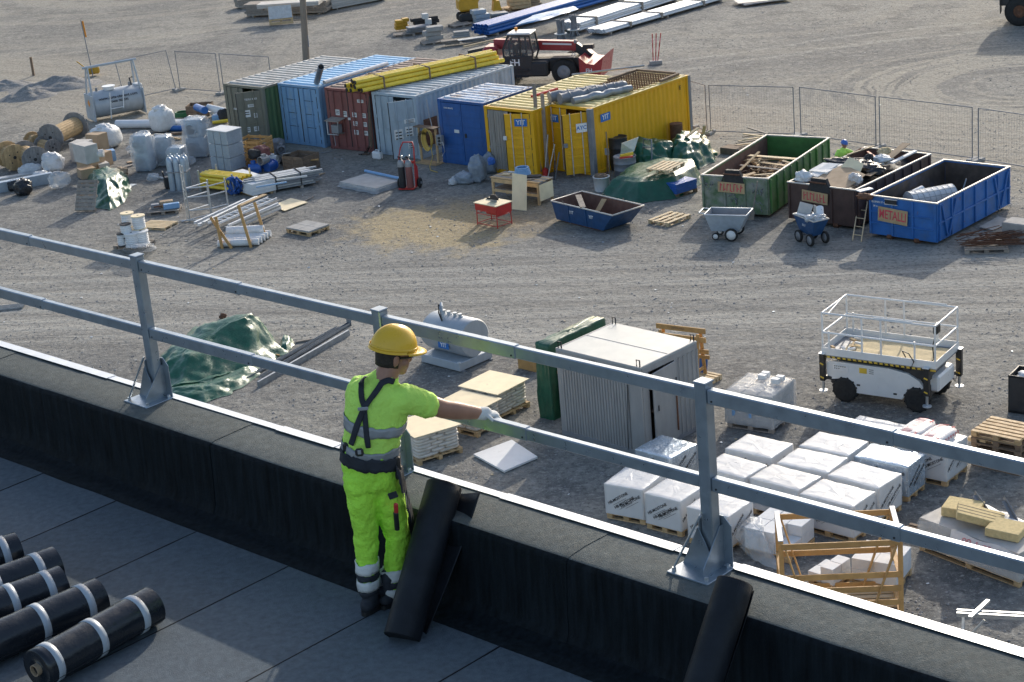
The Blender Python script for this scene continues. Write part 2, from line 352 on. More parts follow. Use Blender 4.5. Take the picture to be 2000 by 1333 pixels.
# ---------------------------------------------------------------- the ground
def ground_material():
    m = bpy.data.materials.new('ground_gravel'); m.use_nodes = True; t = m.node_tree; N = t.nodes; b = N['Principled BSDF']
    geo = N.new('ShaderNodeNewGeometry'); pos = geo.outputs['Position']
    def val(x, s, i):
        if isinstance(x, (int, float)): s.inputs[i].default_value = x
        else: lk(t, x, s.inputs[i])
    def mth(op, a, c=0, clamp=False):
        n = N.new('ShaderNodeMath'); n.operation = op; val(a, n, 0); val(c, n, 1); n.use_clamp = clamp; return n.outputs[0]
    def nz(sc, d=6, vec=None, r=.6, dist=0):
        n = N.new('ShaderNodeTexNoise'); n.inputs['Scale'].default_value = sc; n.inputs['Detail'].default_value = d; n.inputs['Roughness'].default_value = r; n.inputs['Distortion'].default_value = dist
        lk(t, vec or pos, n.inputs['Vector']); return n.outputs['Fac']
    def mr(x, a, c, lo=0, hi=1, smooth=False):
        n = N.new('ShaderNodeMapRange'); val(x, n, 0)
        if smooth: n.interpolation_type = 'SMOOTHSTEP'
        for i, q in enumerate((a, c, lo, hi)): n.inputs[i+1].default_value = q
        return n.outputs[0]
    def mp(yaw, sx, sy):
        n = N.new('ShaderNodeMapping'); n.vector_type = 'TEXTURE'; n.inputs['Rotation'].default_value = (0, 0, yaw); n.inputs['Scale'].default_value = (1/sx, 1/sy, 1); lk(t, pos, n.inputs[0]); return n.outputs[0]
    def mix(a, c, f):
        n = N.new('ShaderNodeMix'); n.data_type = 'RGBA'; val(f, n, 0)
        for i, q in ((6, a), (7, c)):
            if isinstance(q, tuple): n.inputs[i].default_value = (*q, 1)
            else: lk(t, q, n.inputs[i])
        return n.outputs[2]
    def line(P, Q):                     # signed distance from a line P -> Q
        d = (Q-P); d.z = 0; d.normalize(); n = N.new('ShaderNodeVectorMath'); n.operation = 'SUBTRACT'; lk(t, pos, n.inputs[0]); n.inputs[1].default_value = (P.x, P.y, 0)
        k = N.new('ShaderNodeVectorMath'); k.operation = 'DOT_PRODUCT'; lk(t, n.outputs[0], k.inputs[0]); k.inputs[1].default_value = (-d.y, d.x, 0); return k.outputs['Value']
    def dist(P, sx=1, sy=1, yaw=0):
        n = N.new('ShaderNodeMapping'); n.vector_type = 'TEXTURE'; n.inputs['Location'].default_value = (P.x, P.y, 0); n.inputs['Rotation'].default_value = (0, 0, yaw); n.inputs['Scale'].default_value = (sx, sy, 1); lk(t, pos, n.inputs[0])
        k = N.new('ShaderNodeVectorMath'); k.operation = 'LENGTH'; lk(t, n.outputs[0], k.inputs[0]); return k.outputs['Value']
    big = nz(.09, 3, r=.62); mid = nz(.55, 3); fine = nz(7, 3, r=.75); grain = nz(24, 2, r=.8)
    vo = N.new('ShaderNodeTexVoronoi'); vo.inputs['Scale'].default_value = 13; lk(t, pos, vo.inputs['Vector']); vo.feature = 'F1'
    base = mix((.195, .195, .197), (.325, .315, .295), mr(big, .35, .65, 0, 1, True))
    base = mix(base, (.14, .14, .143), mr(mid, .48, .66, 0, .75, True))
    pat = nz(2.6, 3, r=.7)
    base = mix(base, (.15, .15, .152), mr(pat, .52, .66, 0, .65)); base = mix(base, (.42, .41, .39), mr(pat, .46, .36, 0, .45))
    # far haul road: pale tan, streaked along the way the wheels run
    RA, RB = at(0, 175), at(2000, 330)
    rd = line(RA, RB); wob = mth('MULTIPLY', mth('SUBTRACT', big, .5), 9.0)
    rd2 = mth('ADD', rd, wob)
    road = mth('MULTIPLY', mr(rd2, -6.5, -3, 0, 1, True), mr(rd2, 5, 9, 1, 0, True))
    ry = atan2((RB-RA).y, (RB-RA).x)
    streak = nz(1, 4, mp(ry, .035, 1.5), .7, .4)
    base = mix(base, mix((.32, .295, .255), (.42, .39, .345), mr(streak, .35, .65)), mth('MULTIPLY', road, .85))
    # nearer drive lane between the skips and the building
    LA, LB_ = at(0, 620), at(2000, 560)
    ln = mth('ADD', line(LA, LB_), mth('MULTIPLY', mth('SUBTRACT', big, .5), 7.0))
    lane = mth('MULTIPLY', mr(ln, -6, -2.5, 0, 1, True), mr(ln, 3, 7.5, 1, 0, True))
    ly = atan2((LB_-LA).y, (LB_-LA).x)
    st2 = nz(1, 4, mp(ly, .06, 1.1), .72, .6)
    base = mix(base, mix((.21, .205, .20), (.43, .42, .40), mr(st2, .36, .62)), mth('MULTIPLY', lane, .85))
    # curved tyre tracks
    for C_, rlo, rhi, s_, am in ((at(2010, 165), 1.2, 11, 1.9, .8), (at(330, -40), 4, 30, .5, .4), (at(1500, 20), 3, 30, .45, .35)):
        dd = dist(C_); cm = N.new('ShaderNodeCombineXYZ'); lk(t, mth('ADD', dd, mth('MULTIPLY', mid, .9)), cm.inputs[0])
        lk(t, mth('MULTIPLY', big, 2.0), cm.inputs[1])
        rn = nz(s_, 2, cm.outputs[0], .6)
        msk = mth('MULTIPLY', mth('MULTIPLY', mr(dd, rlo, rlo+2, 0, 1, True), mr(dd, rhi-4, rhi, 1, 0, True)), mr(rn, .50, .58, 0, am, True))
        base = mix(base, (.40, .375, .33), msk)
    for (pa, pb, off, am, cc) in (((0, 655), (2000, 525), 1.0, .55, (.42, .41, .39)), ((-100, 560), (1900, 640), 1.0, .5, (.16, .16, .16)), ((1330, 130), (2000, 38), 1.1, .75, (.44, .43, .40)), ((-50, 120), (620, 40), 1.2, .6, (.44, .41, .36)), ((300, 520), (2000, 450), .95, .4, (.40, .39, .37))):
        l_ = mth('ADD', line(at(*pa), at(*pb)), mth('MULTIPLY', mth('SUBTRACT', big, .5), 5.0)); l2 = mth('ABSOLUTE', mth('SUBTRACT', mth('ABSOLUTE', l_), off))
        base = mix(base, cc, mth('MULTIPLY', mr(l2, .12, .42, 1, 0, True), mr(pat, .35, .6, am, am*.25)))
    # sawdust round the bench saw
    sa = dist(at(850, 445), 3.6, 2.6, UA); sn = mth('ADD', sa, mth('MULTIPLY', mth('SUBTRACT', nz(1.1, 4, r=.7), .5), 1.9))
    base = mix(base, (.47, .375, .225), mr(sn, .55, 1.25, .95, 0, True))
    sb = dist(at(985, 420), 3.4, 2.0, UA); sn2 = mth('ADD', sb, mth('MULTIPLY', mth('SUBTRACT', mth('ADD', mid, 0), .5), 1.8))
    base = mix(base, (.40, .31, .19), mr(sn2, .5, 1.3, .6, 0, True))
    # single stones
    base = mix(base, (.10, .10, .102), mr(fine, .53, .66, 0, .8)); base = mix(base, (.46, .45, .43), mr(fine, .44, .34, 0, .6))
    base = mix(base, (.52, .51, .49), mr(grain, .60, .72, 0, .8))
    base = mix(base, (.08, .08, .08), mr(vo.outputs['Distance'], .10, .02, 0, .35))
    tn_ = N.new('ShaderNodeMix'); tn_.data_type = 'RGBA'; tn_.blend_type = 'MULTIPLY'; tn_.inputs[0].default_value = 1; lk(t, base, tn_.inputs[6]); tn_.inputs[7].default_value = (.885, .87, .815, 1)
    lk(t, tn_.outputs[2], b.inputs['Base Color']); b.inputs['Roughness'].default_value = .92; b.inputs['Specular IOR Level'].default_value = .25
    h = mth('ADD', mth('MULTIPLY', fine, .6), mth('ADD', mth('MULTIPLY', grain, .35), mth('MULTIPLY', nz(1.7, 2), 1.2)))
    h = mth('ADD', h, mth('MULTIPLY', mth('MULTIPLY', st2, lane), .8)); h = mth('ADD', h, mth('MULTIPLY', mth('MULTIPLY', streak, road), .8))
    bn = N.new('ShaderNodeBump'); bn.inputs['Strength'].default_value = .9; bn.inputs['Distance'].default_value = .06
    lk(t, h, bn.inputs['Height']); lk(t, bn.outputs[0], b.inputs['Normal'])
    MATS['ground'] = m
ground_material()
g = MB(); g.add([(-500, -60, 0), (500, -60, 0), (500, 900, 0), (-500, 900, 0)], [(0, 1, 2, 3)]); struct('ground', g, 'ground')

def octa(mb, P, r, sq=.6, m=0):
    a = random.random()*6; vs = []
    for i in range(5):
        k = r*random.uniform(.6, 1.2); vs.append((P.x+k*cos(a+i*1.257), P.y+k*sin(a+i*1.257), P.z+r*sq*random.uniform(.1, .5)))
    vs += [(P.x, P.y, P.z+r*sq*random.uniform(.8, 1.2)), (P.x, P.y, P.z-r*.2)]
    mb.add(vs, [(i, (i+1) % 5, 5) for i in range(5)]+[((i+1) % 5, i, 6) for i in range(5)], m)
st = MB(); n = 0
while n < 20000:
    y = 30+75*random.random()**1.3; x = random.uniform(-.31, .31)*y*1.05
    if noise.noise(Vector((x*.25, y*.25, 3))) < random.uniform(-.7, .5): continue
    octa(st, Vector((x, y, 0)), random.choice((.015, .02, .025, .03, .03, .045)), m=random.choice((0, 0, 0, 1, 2))); n += 1
o = link('gravel', st.mesh('gravel', ['stone', 'concrete', 'pile'])); o['kind'] = 'stuff'; o['label'] = 'loose grey gravel stones strewn over the yard'; o['category'] = 'gravel'
lt = MB()
for i in range(330):
    y = 33+60*random.random()**1.2; x = random.uniform(-.3, .3)*y
    s = random.uniform(.02, .085); a = random.random()*6
    lt.box((x, y, .012+s*.1), (s, s*random.uniform(.3, 1), s*.12), rz=a, rx=random.uniform(-.3, .3), m=random.choice((0, 0, 0, 1, 2)))
o = link('litter', lt.mesh('litter', ['paper', 'wood_pale', 'duct'])); o['kind'] = 'stuff'; o['label'] = 'small scraps of paper and wood on the gravel'; o['category'] = 'litter'
def mound(label, px, py, rx, ry, h, yaw, seed, m='pile', group=None):
    mb = MB()
    def fn(u, v):
        x = (u-.5)*2; y = (v-.5)*2; r = hypot(x, y); k = max(0, 1-r)**1.15
        nzz = noise.fractal(Vector((x*2.2+seed, y*2.2, seed)), 1, 2, 4)
        return (x*rx, y*ry, -.05+k*h*(1+.45*nzz)+.03*nzz)
    mb.sheet(fn, 40, 40); return solo('gravel_pile', mb, m, label, 'gravel pile', at(px, py), yaw, group)
mound('small dark gravel heap at the far left edge', 55, 190, 1.7, 1.2, .6, .2, 1, group='gravel heaps')
mound('low wide gravel heap beside the fuel tank', 112, 170, 2.9, 1.6, .6, .1, 4, group='gravel heaps')
mound('flat dark gravel heap cut by the left picture edge', 6, 172, 2.4, 1.3, .45, .1, 9, group='gravel heaps')

# ---------------------------------------------------------------- the roof: parapet frame s (along), o (outwards), h (above parapet top)
E1 = Vector((.70591, -.70830, 0)); E2 = Vector((.70830, .70591, 0)); RS = .011664; R0 = Vector((0, 9.95395, 13.1419)); RYAW = atan2(E1.y, E1.x)
def R(s, o, h): return R0 + E1*s + E2*o + Vector((0, 0, RS*s+h))
def Rpx(px, py, h):
    z = R0.z+h; s = 0
    for _ in range(6):
        P = at(px, py, z); s = (P-R0).dot(E1); z = R0.z+RS*s+h
    return s, (P-R0).dot(E2)
RH = -.55                                     # roof deck level below the parapet top
S0, S1 = -9.0, 7.0
OI, OO = -.35, .085                          # parapet inner and outer edge
deck = MB(); deck.ext([R(S0, -14, RH-.3), R(S1, -14, RH-.3), R(S1, OI-.05, RH-.3), R(S0, OI-.05, RH-.3)], (0, 0, .296)); rd = struct('roof_deck', deck, 'felt_roof')
k = 0; s = -8.9
seams = [-8.2, -7.25, -6.3, -5.35, -4.42, -3.49, -2.56, -1.6, -.66, .27, 1.2, 2.15, 3.1, 4.05, 5.0, 6.0, 7.0]
def lapped(mb, P4, t=.005):
    mb.ext(P4, (0, 0, t)); return mb
for i in range(len(seams)-1):
    a, b = seams[i]-.09, seams[i+1]; lift = .002*(i % 2)
    ends = [-13.5, -7.2-(i % 3)*1.7, -2.35-(i % 4)*.9, OI-.10] if i % 2 else [-13.5, -8.1-(i % 3), -4.4+(i % 3)*.7, OI-.10]
    for j in range(3):
        mb = MB(); n = 14; pts = []
        wv = lambda o, e, sd: e+.008*noise.noise(Vector((o*1.3, sd, 3)))
        L = [R(wv(ends[j]+(ends[j+1]-ends[j])*q/n, a, i), ends[j]+(ends[j+1]-ends[j])*q/n, RH+lift+.001*j) for q in range(n+1)]
        Rr = [R(wv(ends[j]+(ends[j+1]-ends[j])*q/n, b, i+1.5), ends[j]+(ends[j+1]-ends[j])*q/n, RH+.001*j+(.002 if i % 2 else .004)) for q in range(n+1)]
        mb.ext(Rr+L[::-1], (0, 0, .006)); sq = part(rd, 'roofing_sheet', mb, 'felt_roof'); part(sq, 'seam_bead', MB().tube([q+E1*.004+Vector((0, 0, .002)) for q in Rr], [.007+.004*noise.noise(Vector((i, q*.9, j))) for q in range(n+1)], 5), 'felt_roll')
# parapet body, rounded inner top edge and cant at the foot
prof = [(OO, -13.2), (OO, -.012), (OO-.012, 0), (-.02, .008), (-.18, .005), (OI+.035, .001), (OI+.016, -.005), (OI+.004, -.018), (OI, -.04), (OI-.012, -.3), (OI-.02, -.44), (OI-.05, -.50), (OI-.11, -.538), (OI-.14, RH-.2), (-.2, -13.2)]
pw = MB(); nS = 140; rows = []
for i in range(nS+1):
    s = S0+(S1-S0)*i/nS
    rows.append([R(s, o+(.006*noise.noise(Vector((s*1.2, o*3, h*4))) if h > -1 else 0), h+(.003*noise.noise(Vector((s*1.3, o*3, 7))) if -.2 < h else 0)) for o, h in prof])
npf = len(prof); vs_ = [q for r in rows for q in r]; fs_ = []; mi_ = []
for i in range(nS):
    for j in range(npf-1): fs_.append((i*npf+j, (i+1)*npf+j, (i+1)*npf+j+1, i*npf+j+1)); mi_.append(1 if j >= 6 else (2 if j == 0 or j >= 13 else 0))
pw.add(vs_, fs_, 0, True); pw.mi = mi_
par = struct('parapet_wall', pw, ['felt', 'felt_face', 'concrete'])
# cap sheets over the parapet, one length beside the next
caps = [-9, -7.3, -5.55, -4.55, -2.6, -.95, .62, 2.49, 4.2, 7]
for i in range(len(caps)-1):
    mb = MB(); a, b = caps[i]-.06, caps[i+1]; n = 16; pr = [(o, h) for o, h in prof[2:12]]; e = .004+.004*(i % 2)
    vs_ = []; fs_ = []
    for q in range(n+1):
        s = a+(b-a)*q/n
        for o, h in pr: vs_.append(R(s+.012*noise.noise(Vector((o*5, h*5, i*3.3)))*(q in (0, n)), o-e*(h < -.01)+.006*noise.noise(Vector((s*1.2, o*3, h*4))), h+e*(h > -.05)+.003*noise.noise(Vector((s*1.3, o*3, 7)))))
    k = len(pr)
    for q in range(n):
        for j in range(k-1): fs_.append((q*k+j, (q+1)*k+j, (q+1)*k+j+1, q*k+j+1))
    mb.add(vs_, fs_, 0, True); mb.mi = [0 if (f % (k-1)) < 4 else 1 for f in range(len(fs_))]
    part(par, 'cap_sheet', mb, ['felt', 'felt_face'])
# metal edge flashing in lengths, laps slightly proud
fl = [-9, -6.6, -4.35, -2.35, -1.78, -.25, 1.06, 1.5, 3.6, 7]
for i in range(len(fl)-1):
    e = .004*(i % 2); a, b = fl[i], fl[i+1]+.02
    mb = MB()
    for (o0, h0, o1, h1) in ((OO+.012+e, .014+e, OO-.05-e*3, .017+e), (OO+.014+e, .0155+e, OO+.016+e, -.12)):
        mb.ext([R(a, o0, h0), R(b, o0, h0), R(b, o1, h1), R(a, o1, h1)], E2*.004 if h1 < -.05 else (0, 0, .003))
    part(par, 'edge_flashing', mb, 'alu')
# felt flashing strip on the deck along the parapet foot
mb = MB(); n = 120
vs_ = []; fs_ = []
for i in range(n+1):
    s = S0+(S1-S0)*i/n; w = .012*noise.noise(Vector((s*2.3, 1, 1)))
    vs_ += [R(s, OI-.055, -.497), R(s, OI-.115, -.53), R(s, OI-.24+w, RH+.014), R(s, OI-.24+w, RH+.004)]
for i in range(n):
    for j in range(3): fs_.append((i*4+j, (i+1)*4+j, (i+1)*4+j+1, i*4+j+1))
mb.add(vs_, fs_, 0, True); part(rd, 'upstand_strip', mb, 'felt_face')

# ---------------------------------------------------------------- guard rail on the parapet
gr = thing('guard_railing', 'grey galvanised steel guard rail bolted along the roof parapet', 'railing', R(0, 0, 0), RYAW)
def L3(s, o, h): return Vector((s, o, RS*s+h))          # local frame of the railing (x along, y outwards)
posts = [-6.16, -3.64, -1.12, 1.375, 3.88]
RB_ = .062
for s in posts:
    p = part(gr, 'post', MB().box((0, 0, .54), (.075, .075, 1.09), b=.006), 'galv', L3(s, 0, 0))
    part(p, 'post_cap', MB().box((0, 0, 1.088), (.083, .083, .012), b=.004), 'galv')
    # base shoe: plate, U-shaped socket, sloping strut
    pl = part(gr, 'base_plate', MB().box((-.03, -.06, .014), (.28, .26, .012), b=.003), 'galv', L3(s, 0, 0))
    for bx, by in ((-.14, -.16), (.08, -.16), (-.14, .03), (.08, .03)):
        part(pl, 'bolt', MB().cyl((bx, by, .018), (bx, by, .04), .012, n=6, sm=False), 'galv_bright')
    sk = MB()
    sk.ext([(-.045, -.05, .02), (-.045, .05, .02), (-.045, .05, .33), (-.045, .0, .33), (-.045, -.05, .30)], (.006, 0, 0))
    sk.ext([(.04, -.14, .02), (.04, .05, .02), (.04, .05, .26), (.04, .02, .26), (.04, -.05, .17), (.04, -.14, .06)], (.006, 0, 0))
    sk.ext([(-.10, .046, .02), (.10, .046, .02), (.10, .046, .26), (.05, .046, .31), (-.05, .046, .31), (-.10, .046, .24)], (0, .006, 0))
    sk.ext([(-.16, -.058, .02), (.042, -.058, .02), (.042, -.058, .1), (-.045, -.058, .26)], (0, .006, 0))
    part(gr, 'post_shoe', sk, 'galv', L3(s, 0, 0))
    part(gr, 'brace', MB().bar((-.15, -.15, .03), (-.02, -.062, .34), .032, .01, bev=.002), 'galv', L3(s, 0, 0))
for nm, zc in (('top_rail', 1.015), ('mid_rail', .515)):
    for i in range(len(posts)-1):
        a, b = posts[i]+.038, posts[i+1]-.038; c = a+(1.12 if nm == 'top_rail' else 1.15)
        for (p, q, w, h) in ((a, c, .05, .082), (c-.002, b, .044, .072)):
            r = part(gr, nm, MB().bar(L3(p, .0, zc), L3(q, .0, zc), w, h, bev=.006), 'galv')
        for q in (a+.03, c-.03): part(r, 'screw', MB().cyl(L3(q, -.025, zc-.02), L3(q, -.0285, zc-.02), .006, n=8), 'dark')
    a = posts[-1]+.038; part(gr, nm, MB().bar(L3(a, 0, zc), L3(7, 0, zc), .05, .082, bev=.006), 'galv')
    part(gr, nm, MB().bar(L3(-9, 0, zc), L3(posts[0]-.038, 0, zc), .05, .082, bev=.006), 'galv')

# ---------------------------------------------------------------- rolls of roofing felt
def felt_roll(label, a, b, r=.118, seed=0, m='film_black', bands=(.1, .47, .84), core=True):
    A = at(*a, R0.z+RH+r); B = at(*b, R0.z+RH+r)
    A.z = R0.z+RS*(A-R0).dot(E1)+RH+r+.018; B.z = R0.z+RS*(B-R0).dot(E1)+RH+r+.018
    d = (B-A); L = d.length; t = thing('roofing_felt_roll', label, 'roll', A, atan2(d.y, d.x), 'rolls of roofing felt lying on the roof')
    mb = MB(); rs = []; n = 30
    for j in range(25):
        q = j/24; rr = r*(1+.012*noise.noise(Vector((q*6, seed, 0)))); row = []
        for i in range(n):
            th = 2*pi*i/n; k = rr*(1+.015*noise.noise(Vector((q*9, cos(th)*2+seed, sin(th)*2))))
            row.append((q*L, k*cos(th), k*sin(th)))
        rs.append(row)
    end = lambda x, s: [[(x+s*.004, (r-.012-.012*w)*cos(2*pi*i/n), (r-.012-.012*w)*sin(2*pi*i/n)) for i in range(n)] for w in (0,)]
    mb.rings([[(0+.0, .28*r*cos(2*pi*i/n), .28*r*sin(2*pi*i/n)) for i in range(n)], [(.012, .3*r*cos(2*pi*i/n), .3*r*sin(2*pi*i/n)) for i in range(n)], [(.003, .9*r*cos(2*pi*i/n), .9*r*sin(2*pi*i/n)) for i in range(n)]]+rs, True)
    part(t, 'felt', mb, m)
    # lap edge of the outer turn
    part(t, 'lap_edge', MB().bar((.01, r*.72, -r*.72), (L-.01, r*.74, -r*.70), .012, .006), 'felt_roll')
    part(t, 'lap_edge', MB().tube([(x*L/12, -(r+.001)*cos(.5+.04*noise.noise(Vector((x, seed, 2)))), -(r+.001)*sin(.5)) for x in range(13)], .004, 5), 'felt_roll')
    for q in bands:
        rg = [[(q*L+x, (r*1.014+e)*cos(2*pi*i/n), (r*1.014+e)*sin(2*pi*i/n)) for i in range(n)] for x, e in ((-.024, -.003), (-.0235, .0015), (.0235, .0015), (.024, -.003))]
        part(t, 'label_band', MB().rings(rg, False), 'band')
    part(t, 'core', MB().pipe((-.02, 0, 0), (.03, 0, 0), r*.3, n=16), 'card')
    # chipped granules on the rims
    return t
felt_roll('nearest black felt roll with three white bands, brown core showing', (72, 1308), (297, 1183), seed=1)
felt_roll('second felt roll from the front with white bands', (-62, 1275), (194, 1163), seed=2, bands=(.12, .52, .87))
felt_roll('third felt roll from the front of the row on the roof', (-110, 1222), (122, 1137), seed=3, bands=(.2, .55, .86))
felt_roll('fourth felt roll from the front, a white band near its end', (-140, 1190), (110, 1098), seed=4, bands=(.15, .5, .84))
felt_roll('farthest felt roll of the row, cut by the left edge', (-190, 1140), (35, 1068), seed=5, bands=(.2, .5, .86))
def leaning_roll(label, bot, top, r, sheet_w, seed, Ytop=None, sheet=True):
    s, o = Rpx(*bot, RH+.02); A = R(s, o, RH+.03); s2, o2 = Rpx(*top, .16); B = R(s2, o2, .16)
    t = thing('felt_roll_leaning', label, 'roll', A, 0); d = B-A; dn = d.normalized()
    n = 32; rs = []; side = E1; nrm = dn.cross(side).normalized(); side = nrm.cross(dn).normalized()
    if nrm.dot(Vector((0, -1, 0))) < 0: nrm = -nrm
    def pt(u, th, rr): return tuple(d*u + side*(rr*cos(th)) + nrm*(rr*sin(th)))
    # spiral body, thin shell
    turns = 2.4; m = 78; mb = MB(); nu = 16; vs_ = []; fs_ = []
    path = [(2*pi*turns*i/(m-1), r-.0075*(m-1-i)/(m-1)*turns) for i in range(m)]
    pl = [(rr*cos(-th+pi), rr*sin(-th+pi)) for th, rr in path]
    # free end leaves the roll and lies flat against the parapet
    lx, ly = pl[-1]
    ext = [(r*.1+sheet_w*q/10, -r*1.02-.01*sin(q/10*3)) for q in range(11)] if sheet else []
    k0 = min(range(m-30, m), key=lambda i: (pl[i][1], )) if sheet else m-1
    pl = pl[:k0+1]+ext if sheet else pl
    for j in range(nu):
        u = j/(nu-1)
        for i, (x, y) in enumerate(pl):
            w = .006*noise.noise(Vector((u*3, i*.1, seed))); fl = 0
            if sheet and i > k0: fl = (i-k0)/10*.05*(u**3); x = r*.1+(x-r*.1)*(.22+.78*u)
            vs_.append(tuple(d*(u*(1 - (.012 if i > k0 else 0))) + side*(x+w) + nrm*(y+w+fl)))
    kk = len(pl)
    for j in range(nu-1):
        for i in range(kk-1): fs_.append((j*kk+i, j*kk+i+1, (j+1)*kk+i+1, (j+1)*kk+i))
    mb.add(vs_, fs_, 0, True); o_ = part(t, 'felt_sheet', mb, 'felt_roll'); md = o_.modifiers.new('t', 'SOLIDIFY'); md.thickness = .004; md.offset = 0
    part(t, 'inner_turns', MB().cyl(d*.004, d*.996, r-.004, n=36), 'felt_roll')
    return t
leaning_roll('half unrolled black felt roll leaning on the parapet by the worker', (785, 1250), (868, 948), .112, .22, 1)
leaning_roll('black felt roll leaning on the parapet below the right rail post', (1322, 1500), (1436, 1138), .10, .08, 5)
# ---------------------------------------------------------------- people
def capsule(mb, pts, n=16):                 # pts: (point, rx, ry[, axis]) lofted ellipses; rx across, ry front-back
    rs = []; P = [Vector(q[0]) for q in pts]; k = len(P)
    for i, q in enumerate(pts):
        d = (P[min(i+1, k-1)]-P[max(i-1, 0)]).normalized(); ax = Vector(q[3]) if len(q) > 3 else Vector((1, 0, 0))
        x = (ax-d*ax.dot(d)).normalized(); y = d.cross(x)
        rs.append([tuple(P[i]+x*(q[1]*cos(2*pi*j/n))+y*(q[2]*sin(2*pi*j/n))) for j in range(n)])
    def dome(i, sgn):
        d = ((P[1]-P[0]) if i == 0 else (P[-1]-P[-2])).normalized(); c = P[i]; out = []
        for a in (.55, .85):
            out.append([tuple(c+(Vector(v)-c)*cos(a*pi/2)+d*(sgn*sin(a*pi/2)*min(pts[i][1], pts[i][2])*.9)) for v in rs[i]])
        return out
    a = dome(0, -1); b = dome(-1, 1); return mb.rings([a[1], a[0]]+rs+b, True)
def soft(o, vox, sm=4, disp=0, dsc=.2):
    r = o.modifiers.new('r', 'REMESH'); r.mode = 'VOXEL'; r.voxel_size = vox; r.use_smooth_shade = True
    s = o.modifiers.new('s', 'SMOOTH'); s.factor = .5; s.iterations = sm
    if disp:
        tx = bpy.data.textures.new('folds', 'CLOUDS'); tx.noise_scale = dsc; tx.noise_depth = 2
        d = o.modifiers.new('d', 'DISPLACE'); d.texture = tx; d.strength = disp; d.mid_level = .5; d.texture_coords = 'LOCAL'
    return o
def head(mb, c, fwd, up, sc=1.0):           # skull, jaw, nose, ears, lips, brow
    f = Vector(fwd).normalized(); u = Vector(up); u = (u-f*u.dot(f)).normalized(); r = f.cross(u); c = Vector(c)
    M = Matrix(((r.x, f.x, u.x, c.x), (r.y, f.y, u.y, c.y), (r.z, f.z, u.z, c.z), (0, 0, 0, 1))) @ Matrix.Scale(sc, 4)
    def el(p, q, n=16, m=12):
        rs = [[tuple(M @ Vector((p[0]+q[0]*sin(pi*j/m)*cos(2*pi*i/n), p[1]+q[1]*sin(pi*j/m)*sin(2*pi*i/n), p[2]+q[2]*cos(pi*j/m)))) for i in range(n)] for j in range(1, m)]
        mb.rings(rs, True)
    el((0, -.012, .035), (.077, .096, .098)); el((0, .028, -.035), (.060, .066, .078)); el((0, .06, -.088), (.033, .030, .026))
    el((0, .098, -.015), (.013, .018, .026)); el((0, .09, .003), (.010, .014, .03)); el((0, .080, .025), (.055, .018, .014))
    el((0, .086, -.056), (.026, .012, .008)); el((0, .084, -.068), (.022, .012, .008))
    for s in (-1, 1): el((s*.079, -.008, -.008), (.010, .020, .034)); el((s*.045, .06, -.03), (.022, .025, .03))
    return M
def hand(mb, w, d, pn, curl, side=1, s=1.0):
    # palm from wrist w along d, palm normal pn (towards what is held); five fingers curl towards pn
    d = Vector(d).normalized(); pn = Vector(pn); pn = (pn-d*pn.dot(d)).normalized(); x = d.cross(pn)*side; w = Vector(w)
    capsule(mb, [(w, .026*s, .02*s, x), (w+d*.04*s, .036*s, .017*s, x), (w+d*.085*s, .04*s, .015*s, x)])
    for i, (off, ln) in enumerate(((.030, .072), (.010, .080), (-.010, .074), (-.029, .058))):
        p = w+d*.088*s+x*off*s; dd = d.copy(); q_ = pn.copy(); pts = [(p-d*.02*s, .0095*s, .0095*s)]
        for j in range(3):
            a = curl*(.75, 1.0, .8)[j]; dd, q_ = (dd*cos(a)+q_*sin(a)).normalized(), (q_*cos(a)-dd*sin(a)).normalized()
            p = p+dd*ln*s*(.45, .32, .26)[j]; pts.append((p, .009*s-.0007*j, .009*s-.0007*j))
        capsule(mb, pts, 8)
    p = w+d*.025*s+x*.03*s; q = p+(d*.55+x*.75+pn*.35).normalized()*.042*s; r = q+(d*.85+pn*.75).normalized()*.034*s
    capsule(mb, [(p, .012*s, .012*s), (q, .0105*s, .0105*s), (r, .009*s, .009*s)], 8)

